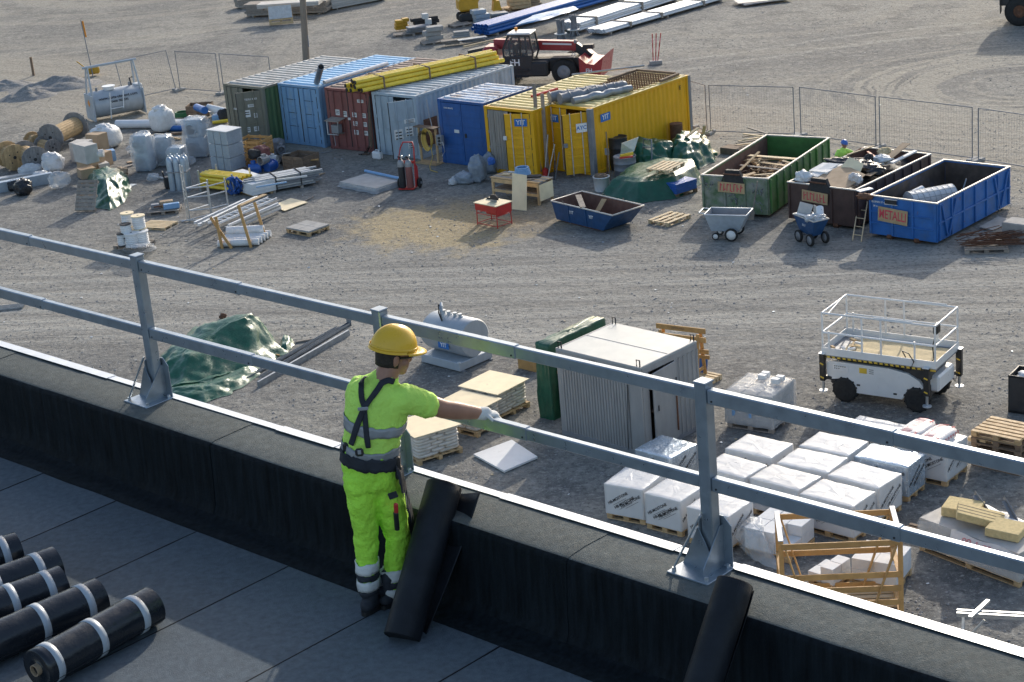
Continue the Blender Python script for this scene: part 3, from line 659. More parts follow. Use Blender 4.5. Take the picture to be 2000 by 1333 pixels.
def main_worker():
    _s, _o = Rpx(742, 1190, RH); Y = R(_s, _o, RH).y-.01; W = lambda x, y, dy=0: aty(x, y, Y+dy)
    t = thing('person', 'worker in yellow helmet and green high-visibility clothes holding the guard rail', 'person', W(742, 1192))
    B = t.location.copy(); J = lambda x, y, dy=0: W(x, y, dy)-B
    X = Vector((1, 0, 0)); body = MB()
    foot_z = RH+R0.z+RS*(B-R0).dot(E1)-B.z+.012
    # joints
    hipL, hipR = J(705, 918, -.02), J(752, 925, .06); kneeL, kneeR = J(716, 1050, .03), J(776, 1062, .12); ankL, ankR = J(719, 1160, .0), J(766, 1172, .06)
    pel = J(727, 905, .02); waist = J(727, 868, .02); chest = J(738, 795, .03); neck0 = J(751, 742, .05); neck1 = J(764, 712, .07)
    shL, shR = J(706, 752, .07), J(793, 776, .0); elR, wrR = J(868, 800, .06), J(942, 808, .17)
    torso = [(pel, .135, .095), (waist, .125, .088), (chest, .15, .10), (J(745, 758, .045), .135, .08), (neck0, .075, .07), (neck1, .058, .06)]
    capsule(body, torso, 20)
    fwd = Vector((.90, .32, -.22)); up = Vector((.09, 0, 1)); hc = J(769, 695, .09)
    HM = head(body, hc, fwd, up)
    for hp, kn, an in ((hipL, kneeL, ankL), (hipR, kneeR, ankR)):
        capsule(body, [(hp, .07, .08), (lerp(hp, kn, .5), .06, .066), (kn, .046, .05), (lerp(kn, an, .35), .046, .05), (an, .034, .038)])
    capsule(body, [(shR-Vector((.03, 0, 0)), .054, .054, (0, 0, 1)), (lerp(shR, elR, .45), .060, .058, (0, 0, 1)), (elR, .056, .05, (0, 0, 1)), (lerp(elR, wrR, .3), .055, .05, (0, 0, 1)), (lerp(elR, wrR, .7), .044, .042, (0, 0, 1)), (wrR, .034, .035, (0, 0, 1))])
    elL = J(700, 800, .26); wrL = J(735, 850, .33)
    capsule(body, [(shL, .05, .05), (lerp(shL, elL, .5), .05, .05), (elL, .043, .043)]); capsule(body, [(elL, .043, .043), (lerp(elL, wrL, .4), .042, .042), (wrL, .028, .03)])
    hand(body, wrL, wrL-elL, (1, 0, 0), .5, 1)
    b = soft(part(t, 'body', body, 'skin'), .0065, 5)
    gl = MB(); wd_ = (J(967, 809, .2)-wrR)
    hand(gl, wrR-wd_.normalized()*.01, wd_, Vector((.15, .1, -1)), .95, -1, 1.15); capsule(gl, [(wrR-wd_.normalized()*.035, .039, .041, (0, 0, 1)), (wrR+wd_.normalized()*.03, .042, .036, (0, 0, 1))])
    g_ = soft(part(t, 'glove', gl, 'glove'), .005, 3); g_['label'] = 'white work glove gripping the rail'
    gl2 = MB(); hand(gl2, wrL, wrL-elL, (1, 0, 0), .5, 1, 1.14); soft(part(t, 'glove', gl2, 'glove'), .006, 3)
    # shirt
    sh = MB()
    capsule(sh, [(J(722, 892, .02), .163, .128), (J(724, 868, .02), .160, .124), (J(731, 830, .02), .176, .134), (J(737, 795, .025), .184, .136), (J(744, 765, .035), .178, .116), (J(749, 750, .05), .13, .088), (J(752, 745, .05), .095, .08)], 24)
    capsule(sh, [(J(765, 785, .02), .10, .10, (0, 0, 1)), (J(795, 778, .0), .092, .092, (0, 0, 1)), (J(820, 786, .015), .083, .080, (0, 0, 1)), (J(838, 793, .03), .078, .074, (0, 0, 1))])
    capsule(sh, [(J(722, 765, .06), .09, .09), (J(704, 762, .09), .088, .088), (J(700, 778, .16), .08, .08)])
    s_ = soft(part(t, 'shirt', sh, 'hivis'), .008, 5, .022, .07)
    def conform(o, tgt, off=.004, th=.005):
        sw = o.modifiers.new('w', 'SHRINKWRAP'); sw.target = tgt; sw.wrap_mode = 'ABOVE_SURFACE'; sw.offset = off; sw.wrap_method = 'NEAREST_SURFACEPOINT'
        so = o.modifiers.new('t', 'SOLIDIFY'); so.thickness = th; so.offset = 1; return o
    def girdle(par, nm, tgt, c0, rx, ry, z0, z1, tilt, m, sag=0, off=.004, n=90, rows=5):
        rg = [[tuple(c0+Vector((rx*cos(2*pi*i/n), ry*sin(2*pi*i/n), z0+(z1-z0)*k/(rows-1)-tilt*cos(2*pi*i/n)+sag*sin(2*pi*i/n)))) for i in range(n)] for k in range(rows)]
        return conform(part(par, nm, MB().rings(rg, False), m), tgt, off)
    # reflective bands round the shirt
    for (ly, ry, x) in ((812, 838, 734), (862, 886, 727)):
        girdle(s_, 'reflective_band', s_, J(x, (ly+ry)/2, .02), .20, .16, -.034, .034, (ry-ly)/312*.5, 'tape', .02)
    # trousers
    tr = MB()
    capsule(tr, [(J(725, 935, .03), .160, .138), (J(722, 905, .02), .166, .135), (J(723, 876, .02), .160, .125)], 22)
    capsule(tr, [(J(700, 925, 0), .092, .118), (J(706, 975, .0), .088, .108), (J(715, 1040, .02), .074, .086), (J(716, 1075, .015), .073, .08), (J(717, 1100, .005), .064, .07), (J(720, 1150, 0), .06, .068)])
    capsule(tr, [(J(750, 930, .05), .094, .118), (J(762, 985, .07), .094, .11), (J(778, 1050, .10), .076, .088), (J(774, 1085, .10), .071, .08), (J(770, 1115, .085), .064, .07), (J(767, 1158, .065), .06, .066)])
    tz = soft(part(t, 'trousers', tr, 'hivis_trouser'), .008, 4, .024, .06)
    for x, dy, y0 in ((717, .005, 1094), (770, .085, 1106)):
        for nm, a, b, m in (('reflective_band', 0, 22, 'tape_bright'), ('dark_band', 22, 33, 'navy'), ('reflective_band', 33, 55, 'tape_bright'), ('hem', 55, 76, 'navy')):
            c_ = J(x+.03*a, y0+(a+b)/2, dy); girdle(tz, nm, tz, c_, .085, .09, -(b-a)/640, (b-a)/640, 0, m, 0, .004, 48, 4)
    # boots on the felt
    for an, x, y, dy in ((ankL, 724, 1170, 0), (ankR, 764, 1180, .06)):
        mb = MB(); c = J(x, y, dy); c.z = foot_z; f = Vector((.45, .89, 0))
        capsule(mb, [(c+Vector((0, 0, .17)), .058, .062), (c+Vector((0, 0, .08)), .054, .062)])
        capsule(mb, [(c-f*.055+Vector((0, 0, .045)), .046, .04, (.89, -.45, 0)), (c+f*.06+Vector((0, 0, .045)), .052, .042, (.89, -.45, 0)), (c+f*.16+Vector((0, 0, .038)), .048, .034, (.89, -.45, 0))])
        soft(part(t, 'boot', mb, 'navy'), .008, 4)
        sl = MB(); n = 20; q = [c+f*(.05+.155*cos(2*pi*i/n))+Vector((.89, -.45, 0))*(.052*sin(2*pi*i/n)) for i in range(n)]
        part(t, 'boot_sole', sl.ext([(v.x, v.y, foot_z) for v in q], (0, 0, .026)), 'black')
    # tool belt, pouches, braces
    be = girdle(t, 'tool_belt', tz, J(722, 884, .02), .20, .17, -.055, .025, .04, 'navy', .01, .010)
    for x, y, dy, d in ((679, 878, -.02, (.05, .06, .1)), (702, 884, -.155, (.05, .025, .05)), (772, 905, -.02, (.06, .06, .10)), (777, 922, -.01, (.05, .05, .09))):
        part(be, 'pouch', MB().box(J(x, y, dy), d, b=.014), 'black')
    part(be, 'buckle', MB().box(J(702, 884, -.172), (.02, .006, .026), b=.002), 'tape')
    # holster pocket panel on the right thigh
    pp = MB(); P = [J(769, 905, -.075), J(783, 925, -.06), J(790, 965, -.05), J(801, 1003, -.02), (J(806, 1025, .02)), J(797, 1022, -.06), J(789, 985, -.09), J(776, 940, -.10)]
    o_ = part(tz, 'pocket', pp.ext(P, (.015, .10, 0)), 'navy'); soft(o_, .008, 3)
    part(tz, 'pocket_flap', MB().bar(J(759, 971, -.10), J(776, 965, -.10), .012, .04, up=(0, 0, 1), bev=.004), 'navy')
    kn = MB().bar(J(773, 1000, -.105), J(776, 1036, -.075), .03, .028, up=(0, 1, 0), bev=.008); part(t, 'knife_sheath', kn, 'black')
    part(t, 'knife_handle', MB().bar(J(773, 983, -.115), J(774, 1003, -.105), .026, .022, up=(0, 1, 0), bev=.008), 'red')
    # braces: two straps crossing on the back
    def strap(pts, w=.036):
        mb = MB(); Q0 = [J(*q) for q in pts]; Q = [lerp(Q0[i], Q0[i+1], k/4) for i in range(len(Q0)-1) for k in range(4)]+[Q0[-1]]; vs_ = []; fs_ = []
        for i, q in enumerate(Q):
            d = (Q[min(i+1, len(Q)-1)]-Q[max(i-1, 0)]).normalized(); s = d.cross(Vector((0, 1, 0))).normalized()
            vs_ += [tuple(q+s*w*(k/3-.5)-Vector((0, .03, 0))) for k in range(4)]
        for i in range(len(Q)-1):
            for k in range(3): fs_.append((i*4+k, i*4+k+1, i*4+5+k, i*4+4+k))
        mb.add(vs_, fs_, 0, True); o = conform(part(t, 'brace_strap', mb, 'navy'), s_, .011, .004); w_ = o.modifiers['w']; w_.wrap_method = 'PROJECT'; w_.use_project_y = True; w_.use_positive_direction = True; w_.use_negative_direction = True; sm = o.modifiers.new('s', 'SMOOTH'); sm.iterations = 3; o.modifiers.move(2, 1)
    strap([(716, 735, .04), (711, 738, -.02), (707, 748, -.075), (705, 770, -.113), (707, 790, -.134), (711, 800, -.139), (714, 830, -.139), (717, 860, -.136), (719, 880, -.134)])
    strap([(768, 746, .0), (758, 747, -.04), (745, 757, -.088), (732, 775, -.12), (718, 794, -.138), (710, 806, -.142), (700, 832, -.14), (692, 858, -.128), (687, 876, -.118)])
    part(t, 'brace_clip', MB().box(J(709, 799, -.147), (.06, .01, .02), b=.003), 'tape')
    # hair under the helmet, helmet, safety glasses
    HI = HM
    hb = MB(); rs = []
    for j in range(5):
        z = -.055+.028*j; row = []
        for i in range(25):
            a = pi*(.92+1.16*i/24); row.append(tuple(HI @ Vector((.083*cos(a)*(.9+.03*j), -.012+.102*sin(a)*(.9+.03*j), z))))
        rs.append(row)
    vs_ = [q for r in rs for q in r]; hb.add(vs_, [(j*25+i, j*25+i+1, (j+1)*25+i+1, (j+1)*25+i) for j in range(4) for i in range(24)], 0, True)
    o_ = part(t, 'hair', hb, 'hair'); md = o_.modifiers.new('s', 'SOLIDIFY'); md.thickness = .016
    hm = MB(); n = 40; rs = []
    def dome(z): return math.sqrt(max(0, 1-(z/.148)**2))
    ht = part(t, 'helmet', MB().box((0, 0, 0), (.01, .01, .01)), 'helmet')
    for z in (0, .004, .02, .045, .07, .09, .105, .118, .128, .136, .142, .146):
        k = dome(z); fl = .010 if z < .003 else (.006 if z < .02 else 0)
        rs.append([tuple(HI @ Vector(((.112*k+fl)*cos(2*pi*i/n), -.012+(.135*k+fl+(.012 if sin(2*pi*i/n) > .2 else 0)*k)*sin(2*pi*i/n), .042+z+(.010*math.exp(-(cos(2*pi*i/n)/.22)**2) if z > .05 else 0)*k))) for i in range(n)])
    hm.rings(rs, True)
    # peak
    vs_ = []; fs_ = []
    for i in range(15):
        a = pi*(.12+.76*i/14)
        for e, dz in ((0, .008), (.052*sin(a)**1.5+.012, -.006), (.052*sin(a)**1.5+.014, -.012), (0, -.002)): vs_.append(tuple(HI @ Vector(((.116+e*.5)*cos(a), -.012+(.142+e)*sin(a), .046+dz))))
    for i in range(14):
        for j in range(4): fs_.append((i*4+j, i*4+(j+1) % 4, i*4+4+(j+1) % 4, i*4+4+j))
    hm.add(vs_, fs_, 0, True); ht.data = hm.mesh('helmet', 'helmet')
    rb = MB(); rb.rings([[tuple(HI @ Vector(((.1135+e)*cos(2*pi*i/n), -.010+(.139+e)*sin(2*pi*i/n), .056+z))) for i in range(n)] for z, e in ((0, .0), (.001, .004), (.012, .004), (.013, 0))], False); part(ht, 'rim_ridge', rb, 'helmet')
    sg = MB(); q = []
    for i in range(13):
        a = pi*(.04+.92*i/12); q.append(tuple(HI @ Vector((.084*cos(a), -.002+.112*sin(a), .012))))
    sg.tube(q, .007, 6); part(t, 'safety_glasses', sg, 'black')
    return t
main_worker()

def second_worker():
    hp = at(1648, 283, 1.68); B = Vector((hp.x-.12, hp.y, .06))
    t = thing('person', 'worker in blue helmet and green shirt reaching into the brown skip', 'person', B)
    V = lambda x, y, z: Vector((x, y, z)); b = MB()
    capsule(b, [(V(0, 0, .95), .16, .11), (V(.02, 0, 1.15), .15, .10), (V(.08, 0, 1.35), .18, .12), (V(.10, 0, 1.46), .08, .07), (V(.12, 0, 1.54), .06, .06)], 18)
    M = head(b, V(.13, -.01, 1.62), V(.7, -.65, -.25), V(.1, 0, 1))
    for s in (-1, 1): capsule(b, [(V(s*.09, 0, .92), .08, .09), (V(s*.1, 0, .5), .06, .06), (V(s*.1, 0, .08), .04, .045)])
    A = [V(.26, .02, 1.40), V(.44, -.06, 1.30), V(.66, -.1, 1.44)]
    capsule(b, [(A[0], .055, .055, (0, 0, 1)), (A[1], .045, .045, (0, 0, 1))]); capsule(b, [(A[1], .045, .045, (0, 0, 1)), (A[2], .03, .03, (0, 0, 1))])
    hand(b, A[2], A[2]-A[1], V(0, 0, -1), .5)
    A2 = [V(-.1, -.02, 1.40), V(-.2, -.16, 1.2), V(.02, -.3, 1.2)]
    capsule(b, [(A2[0], .055, .055), (A2[1], .045, .045)]); capsule(b, [(A2[1], .045, .045), (A2[2], .03, .03)]); hand(b, A2[2], A2[2]-A2[1], V(0, 0, -1), .5)
    soft(part(t, 'body', b, 'skin'), .011, 3)
    s = MB(); capsule(s, [(V(0, 0, .92), .19, .14), (V(.02, 0, 1.15), .18, .13), (V(.08, 0, 1.36), .205, .14), (V(.10, 0, 1.47), .10, .085)], 20)
    capsule(s, [(V(.2, .0, 1.40), .085, .085, (0, 0, 1)), (V(.38, -.04, 1.33), .07, .07, (0, 0, 1))]); capsule(s, [(V(-.06, 0, 1.40), .085, .085), (V(-.17, -.1, 1.27), .07, .07)])
    soft(part(t, 'shirt', s, 'hivis'), .012, 4)
    k = MB(); capsule(k, [(V(0, 0, .9), .185, .14), (V(0, 0, .98), .18, .135)], 18)
    for q in (-1, 1): capsule(k, [(V(q*.09, 0, .9), .1, .12), (V(q*.1, 0, .5), .085, .09), (V(q*.1, 0, .12), .075, .08)])
    soft(part(t, 'trousers', k, 'navy'), .014, 4)
    for q in (-1, 1): part(t, 'boot', MB().box((q*.1, .05, .05), (.1, .28, .1), b=.03), 'black')
    h = MB(); n = 24; h.rings([[tuple(M @ Vector((.112*math.sqrt(max(0, 1-(z/.148)**2))*cos(2*pi*i/n), -.01+.138*math.sqrt(max(0, 1-(z/.148)**2))*sin(2*pi*i/n), .04+z))) for i in range(n)] for z in (0, .03, .06, .09, .115, .135, .146)], True)
    part(t, 'helmet', h, 'helmet_blue')
second_worker()
# ---------------------------------------------------------------- between the building and the drive lane
def drape(rings_, n=64, per=6, amp=.05, fq=2.2, seed=0, folds=0, fold_n=11, up=.0):
    # rings_: outlines of world points (same start corner), from the ground up; returns a draped cloth surface
    mb = MB(); RR = []
    def resample(P):
        P = [Vector(q) for q in P]; k = len(P); Ls = [(P[(i+1) % k]-P[i]).length for i in range(k)]; T = sum(Ls); out = []
        for j in range(n):
            d = T*j/n; i = 0
            while d > Ls[i] and i < k-1: d -= Ls[i]; i += 1
            out.append(lerp(P[i], P[(i+1) % k], d/max(Ls[i], 1e-6)))
        return out
    def even(P):
        P = [Vector(q) for q in P]; k = len(P); out = []
        for j in range(n):
            q = j/n*k; i = int(q); out.append(lerp(P[i], P[(i+1) % k], q-i))
        return out
    K = [even(q) for q in rings_]
    for a in range(len(K)-1):
        for p in range(per):
            t = p/per; RR.append([lerp(K[a][j], K[a+1][j], t) for j in range(n)])
    RR.append(K[-1]); c = sum(K[-1], Vector())/n
    for t in (.35, .7): RR.append([lerp(v, c, t) for v in K[-1]])
    C = sum(K[0], Vector())/n; out = []
    for a, r in enumerate(RR):
        row = []
        for j, v in enumerate(r):
            d = (v-C); d.z = 0; d = d.normalized() if d.length > 1e-4 else Vector((1, 0, 0))
            k = amp*noise.fractal(v*fq+Vector((seed*5.1, 0, seed)), 1, 2, 4)+amp*1.0*(.3-abs(noise.noise(v*fq*.9+Vector((seed, 3, 1))))*1.3-.22*abs(noise.noise(v*fq*2.6+Vector((seed, 1, 4)))))
            f = folds*abs(sin(j/n*pi*fold_n+seed+1.3*noise.noise(v)))*(1-a/len(RR))
            q = v+d*(k+f)+Vector((0, 0, k*.7+up)); q.z = max(q.z, .012+.02*abs(k)/max(amp, .001)); row.append(tuple(q-C))
        out.append(row)
    mb.rings(out, True); return mb, C
def tarp_thing(label, outlines, seed=0, amp=.06, folds=.06, m='tarp', name='tarpaulin', n=120, cat='tarpaulin', per=9, fq=2.2):
    mb, C = drape([[at(q[0], q[1])+Vector((0, 0, q[2] if len(q) > 2 else 0)) for q in o] for o in outlines], n, per, amp, fq, seed, folds)
    return solo(name, mb, m, label, cat, C)
# green tarpaulin heap behind the left post
tarp_thing('crumpled green tarpaulin heap with silvery top behind the left rail post',
    [[(305, 752), (352, 765), (420, 748), (500, 722), (560, 690), (515, 655), (470, 660), (380, 680), (318, 715)],
     [(312, 740, .18), (360, 752, .2), (425, 730, .3), (492, 705, .4), (540, 684, .2), (510, 655, .4), (465, 652, .5), (385, 672, .5), (322, 712, .25)],
     [(345, 730, .5), (375, 735, .55), (430, 712, .72), (490, 690, .95), (505, 680, .95), (505, 676, .95), (470, 680, .98), (410, 690, .9), (350, 715, .6)],
     [(370, 722, .62), (385, 722, .66), (440, 700, .92), (488, 688, 1.08), (493, 684, 1.1), (492, 682, 1.1), (470, 684, 1.07), (425, 692, .95), (375, 716, .68)]], 2, .07, .10)
tarp_thing('loose green tarpaulin fold lying on the gravel below the heap',
    [[(303, 770), (340, 785), (400, 787), (450, 770), (505, 735), (498, 722), (430, 742), (350, 760)],
     [(315, 768, .12), (345, 778, .16), (398, 778, .18), (445, 762, .16), (490, 734, .14), (482, 728, .16), (428, 746, .2), (352, 762, .2)],
     [(330, 768, .16), (350, 772, .22), (396, 771, .24), (440, 757, .22), (475, 736, .18), (470, 733, .18), (430, 749, .24), (356, 765, .24)]], 5, .06, .07)
tarp_thing('small twisted end of green tarpaulin right of the heap', [[(546, 688), (560, 690), (574, 676), (572, 664), (556, 664), (548, 672)], [(552, 684, .16), (560, 684, .2), (568, 675, .2), (566, 668, .2), (557, 668, .22), (553, 674, .2)]], 8, .06, .04, per=4, n=36)
def steel_beam(label, a, b, w, h, z, m='zinc', kind='C'):
    A, yw, L = fr(a, b, z); t = thing('steel_profile', label, 'steel profile', A, yw, 'steel profiles on the gravel'); mb = MB()
    pr = {'C': [(-w/2, 0), (w/2, 0), (w/2, h), (w/2-.004, h), (w/2-.004, .006), (-w/2+.004, .006), (-w/2+.004, h), (-w/2, h)],
          'box': [(-w/2, 0), (w/2, 0), (w/2, h), (-w/2, h)]}[kind]
    part(t, 'profile', mb.ext([(0, y, z_) for y, z_ in pr], (L, 0, 0)), m)
    return t, L
tb, L = steel_beam('long galvanised channel with a square end plate beyond the tarpaulin', (508, 740), (682, 634), .10, .07, .03)
part(tb, 'end_plate', MB().box((L, 0, .07), (.012, .17, .2), b=.003), 'greysteel')
steel_beam('galvanised channel lying second, close beside the end-plated one', (478, 742), (660, 641), .09, .06, .03)
steel_beam('deep grey steel box profile lying nearest to the worker', (505, 757), (682, 655), .07, .17, .0, 'zinc', 'box')
solo('timber_offcut', MB().box((0, 0, .03), (.5, .07, .05), b=.005), 'wood_grey', 'short grey timber beside the steel channels', 'timber', at(594, 668), .25)
solo('timber_offcut', MB().box((0, 0, .03), (.12, .06, .05), b=.005), 'wood_orange', 'little pale wood block at the tarpaulin edge', 'timber', at(543, 696), -.6)
solo('stone_lump', MB().blob((0, 0, .06), (.11, .09, .09), 3, .4), 'rust', 'brown lump behind the green tarpaulin peak', 'stone', at(436, 622))
def small_grate():
    t = thing('steel_grate', 'galvanised walkway grating cut by the left picture edge', 'grating', at(6, 604), yawpx((0, 608), (40, 604)))
    for i in range(7): piece(t, 'bar', (1.4, .012, .05), (0, -.2+i*.066, .05), 'zinc', b=0)
    for x in (-.6, -.2, .2, .6): piece(t, 'cross_bar', (.02, .42, .03), (x, 0, .045), 'zinc', b=0)
small_grate()
# grey diesel tank on a skid
def skid_tank():
    A, yw, L = fr((828, 706), (890, 734)); t = thing('fuel_tank', 'grey rounded fuel tank on a steel skid behind the upper rail', 'tank')
    c = (at(828, 706)+at(890, 734)+at(958, 704))/3; yw = yawpx((890, 734), (958, 704)); W = (at(958, 704)-at(890, 734)).length; D = (at(828, 706)-at(890, 734)).length
    ctr = (at(828, 706)+at(958, 704))/2; t.location = ctr; t.rotation_euler = (0, 0, yw); print('tank', W, D)
    part(t, 'skid', MB().box((0, 0, .15), (W*.94, D*.94, .24), b=.015), 'tank')
    for x in (-W/2+.15, W/2-.15): part(t, 'runner', MB().box((x, 0, .02), (.1, D+.05, .04), b=.004), 'greysteel')
    for x, y in ((-1, -1), (-1, 1), (1, -1), (1, 1)): part(t, 'lug', MB().box((x*W*.47, y*D*.47, .30), (.06, .08, .05), b=.006), 'alu')
    # tank body: rounded section along y, end face looks to +x ... section in xz
    r = .46; mb = MB(); pr = []; n = 40
    for i in range(n):
        a = 2*pi*i/n; x = .60*cos(a); z = .80+ .54*sin(a); pr.append((x*(1 if z > .80 else 1-(.80-z)*.42), z))
    yl = D*.5-.04; rs = [[(x*(.92), y, .78+(z-.78)*.95) for x, z in pr] if e else [(x, y, z) for x, z in pr] for y, e in ((-yl, 1), (-yl+.03, 0), (yl-.03, 0), (yl, 1))]
    part(t, 'tank_shell', mb.rings(rs, True), 'tank')
    for y in (-.3, -.1, .15, .35): f = part(t, 'fitting', MB().cyl((0, y, 1.3), (0, y, 1.42), .05, n=12), 'tank'); part(f, 'cap', MB().cyl((0, y, 1.42), (0, y, 1.45), .065, n=8, sm=False), 'galv_bright')
    part(t, 'nozzle_stand', MB().tube([(-.25, .1, 1.15), (-.26, .15, 1.45), (-.2, .22, 1.62), (-.1, .3, 1.7)], [.05, .06, .07, .03], 8), 'tank')
    part(t, 'hose', MB().tube([(-.3, .1, 1.2), (-.36, .16, 1.5), (-.3, .2, 1.72), (-.22, .25, 1.66), (-.26, .2, 1.4)], .02, 7), 'black')
    mb = MB()
    for q in range(9): mb.cyl((.05+.03*(q % 3), -.35+.07*q, 1.30), (.05+.03*(q % 2), -.33+.07*q, 1.37+.02*(q % 3)), .018, n=6)
    part(t, 'valve_row', mb, 'alu')
    s = part(t, 'sign', MB().box((-.592, -.15, .68), (.006, .42, .2), b=.001), 'blueprint'); text(s, 'lettering', 'YIT', .17, 'plate_white', (-.5985, -.15, .68), LEFT)
    s2 = part(t, 'sign', MB().box((-.15, -yl-.003, .86), (.30, .006, .15), b=.001), 'blueprint'); text(s2, 'lettering', 'YIT', .13, 'plate_white', (-.15, -yl-.008, .86), FRONT)
skid_tank()
# three pallets of bagged goods under plywood
def bag_pallet(label, quad, zt, layers=7):
    P = [at(*q, zt) for q in quad]; c = sum(P, Vector())/4; c.z = 0; w = (P[1]-P[0]).length; d = (P[2]-P[1]).length; yw = atan2((P[1]-P[0]).y, (P[1]-P[0]).x)
    w = min(max(w, 1.1), 1.3); d = min(max(d, 1.0), 1.25)
    t = thing('bag_pallet', label, 'pallet load', c, yw, 'pallets of bags under plywood'); pallet_pieces(t, w, d, 'wood', 6)
    lh = (zt-.17)/layers
    for l in range(layers):
        z = .146+lh*(l+.5)
        for i in range(2):
            for j in range(3):
                a = (i-.5)*w*.47 if l % 2 else (j-1)*w*.312; b_ = (j-1)*d*.312 if l % 2 else (i-.5)*d*.47
                sx, sy = (w*.46, d*.305) if l % 2 else (w*.305, d*.46)
                k = ('bag', round(sx, 2), round(sy, 2), round(lh, 3), l % 2)
                if k not in _PC: _PC[k] = MB().blob((0, 0, 0), (sx*.54, sy*.54, lh*.56), l % 2+3, .05, 1.5, 16, 8, flat=None, pw=.45).mesh('bag', 'bagstack')
                link('bag', _PC[k], t, (a+random.uniform(-.015, .015), b_+random.uniform(-.015, .015), z), (0, 0, random.uniform(-.02, .02)))
    part(t, 'plywood_cover', MB().box((0, 0, zt+.008), (w+.05, d+.05, .018), b=.003, rz=random.uniform(-.03, .03)), 'ply')
bag_pallet('bag stack under plywood nearest to the worker, just right of his back', [(775, 830), (823, 859), (893, 825), (835, 800)], .75)
bag_pallet('middle bag stack under plywood, behind the worker\'s outstretched forearm', [(855, 785), (945, 805), (972, 783), (890, 764)], .70, 6)
bag_pallet('farthest bag stack under plywood, beside the tank skid', [(897, 755), (972, 773), (1031, 742), (957, 723)], .75)
Pq = [at(*q, .03) for q in ((925, 890), (985, 923), (1050, 895), (1000, 862))]
mb = MB(); mb.ext([(q.x, q.y, .02) for q in Pq], (0, 0, .05)); cb = sum(Pq, Vector())/4; mb.v = [(v[0]-cb.x, v[1]-cb.y, v[2]) for v in mb.v]
solo('white_board', mb, 'white', 'square white board lying flat on the gravel', 'board', (cb.x, cb.y, 0))
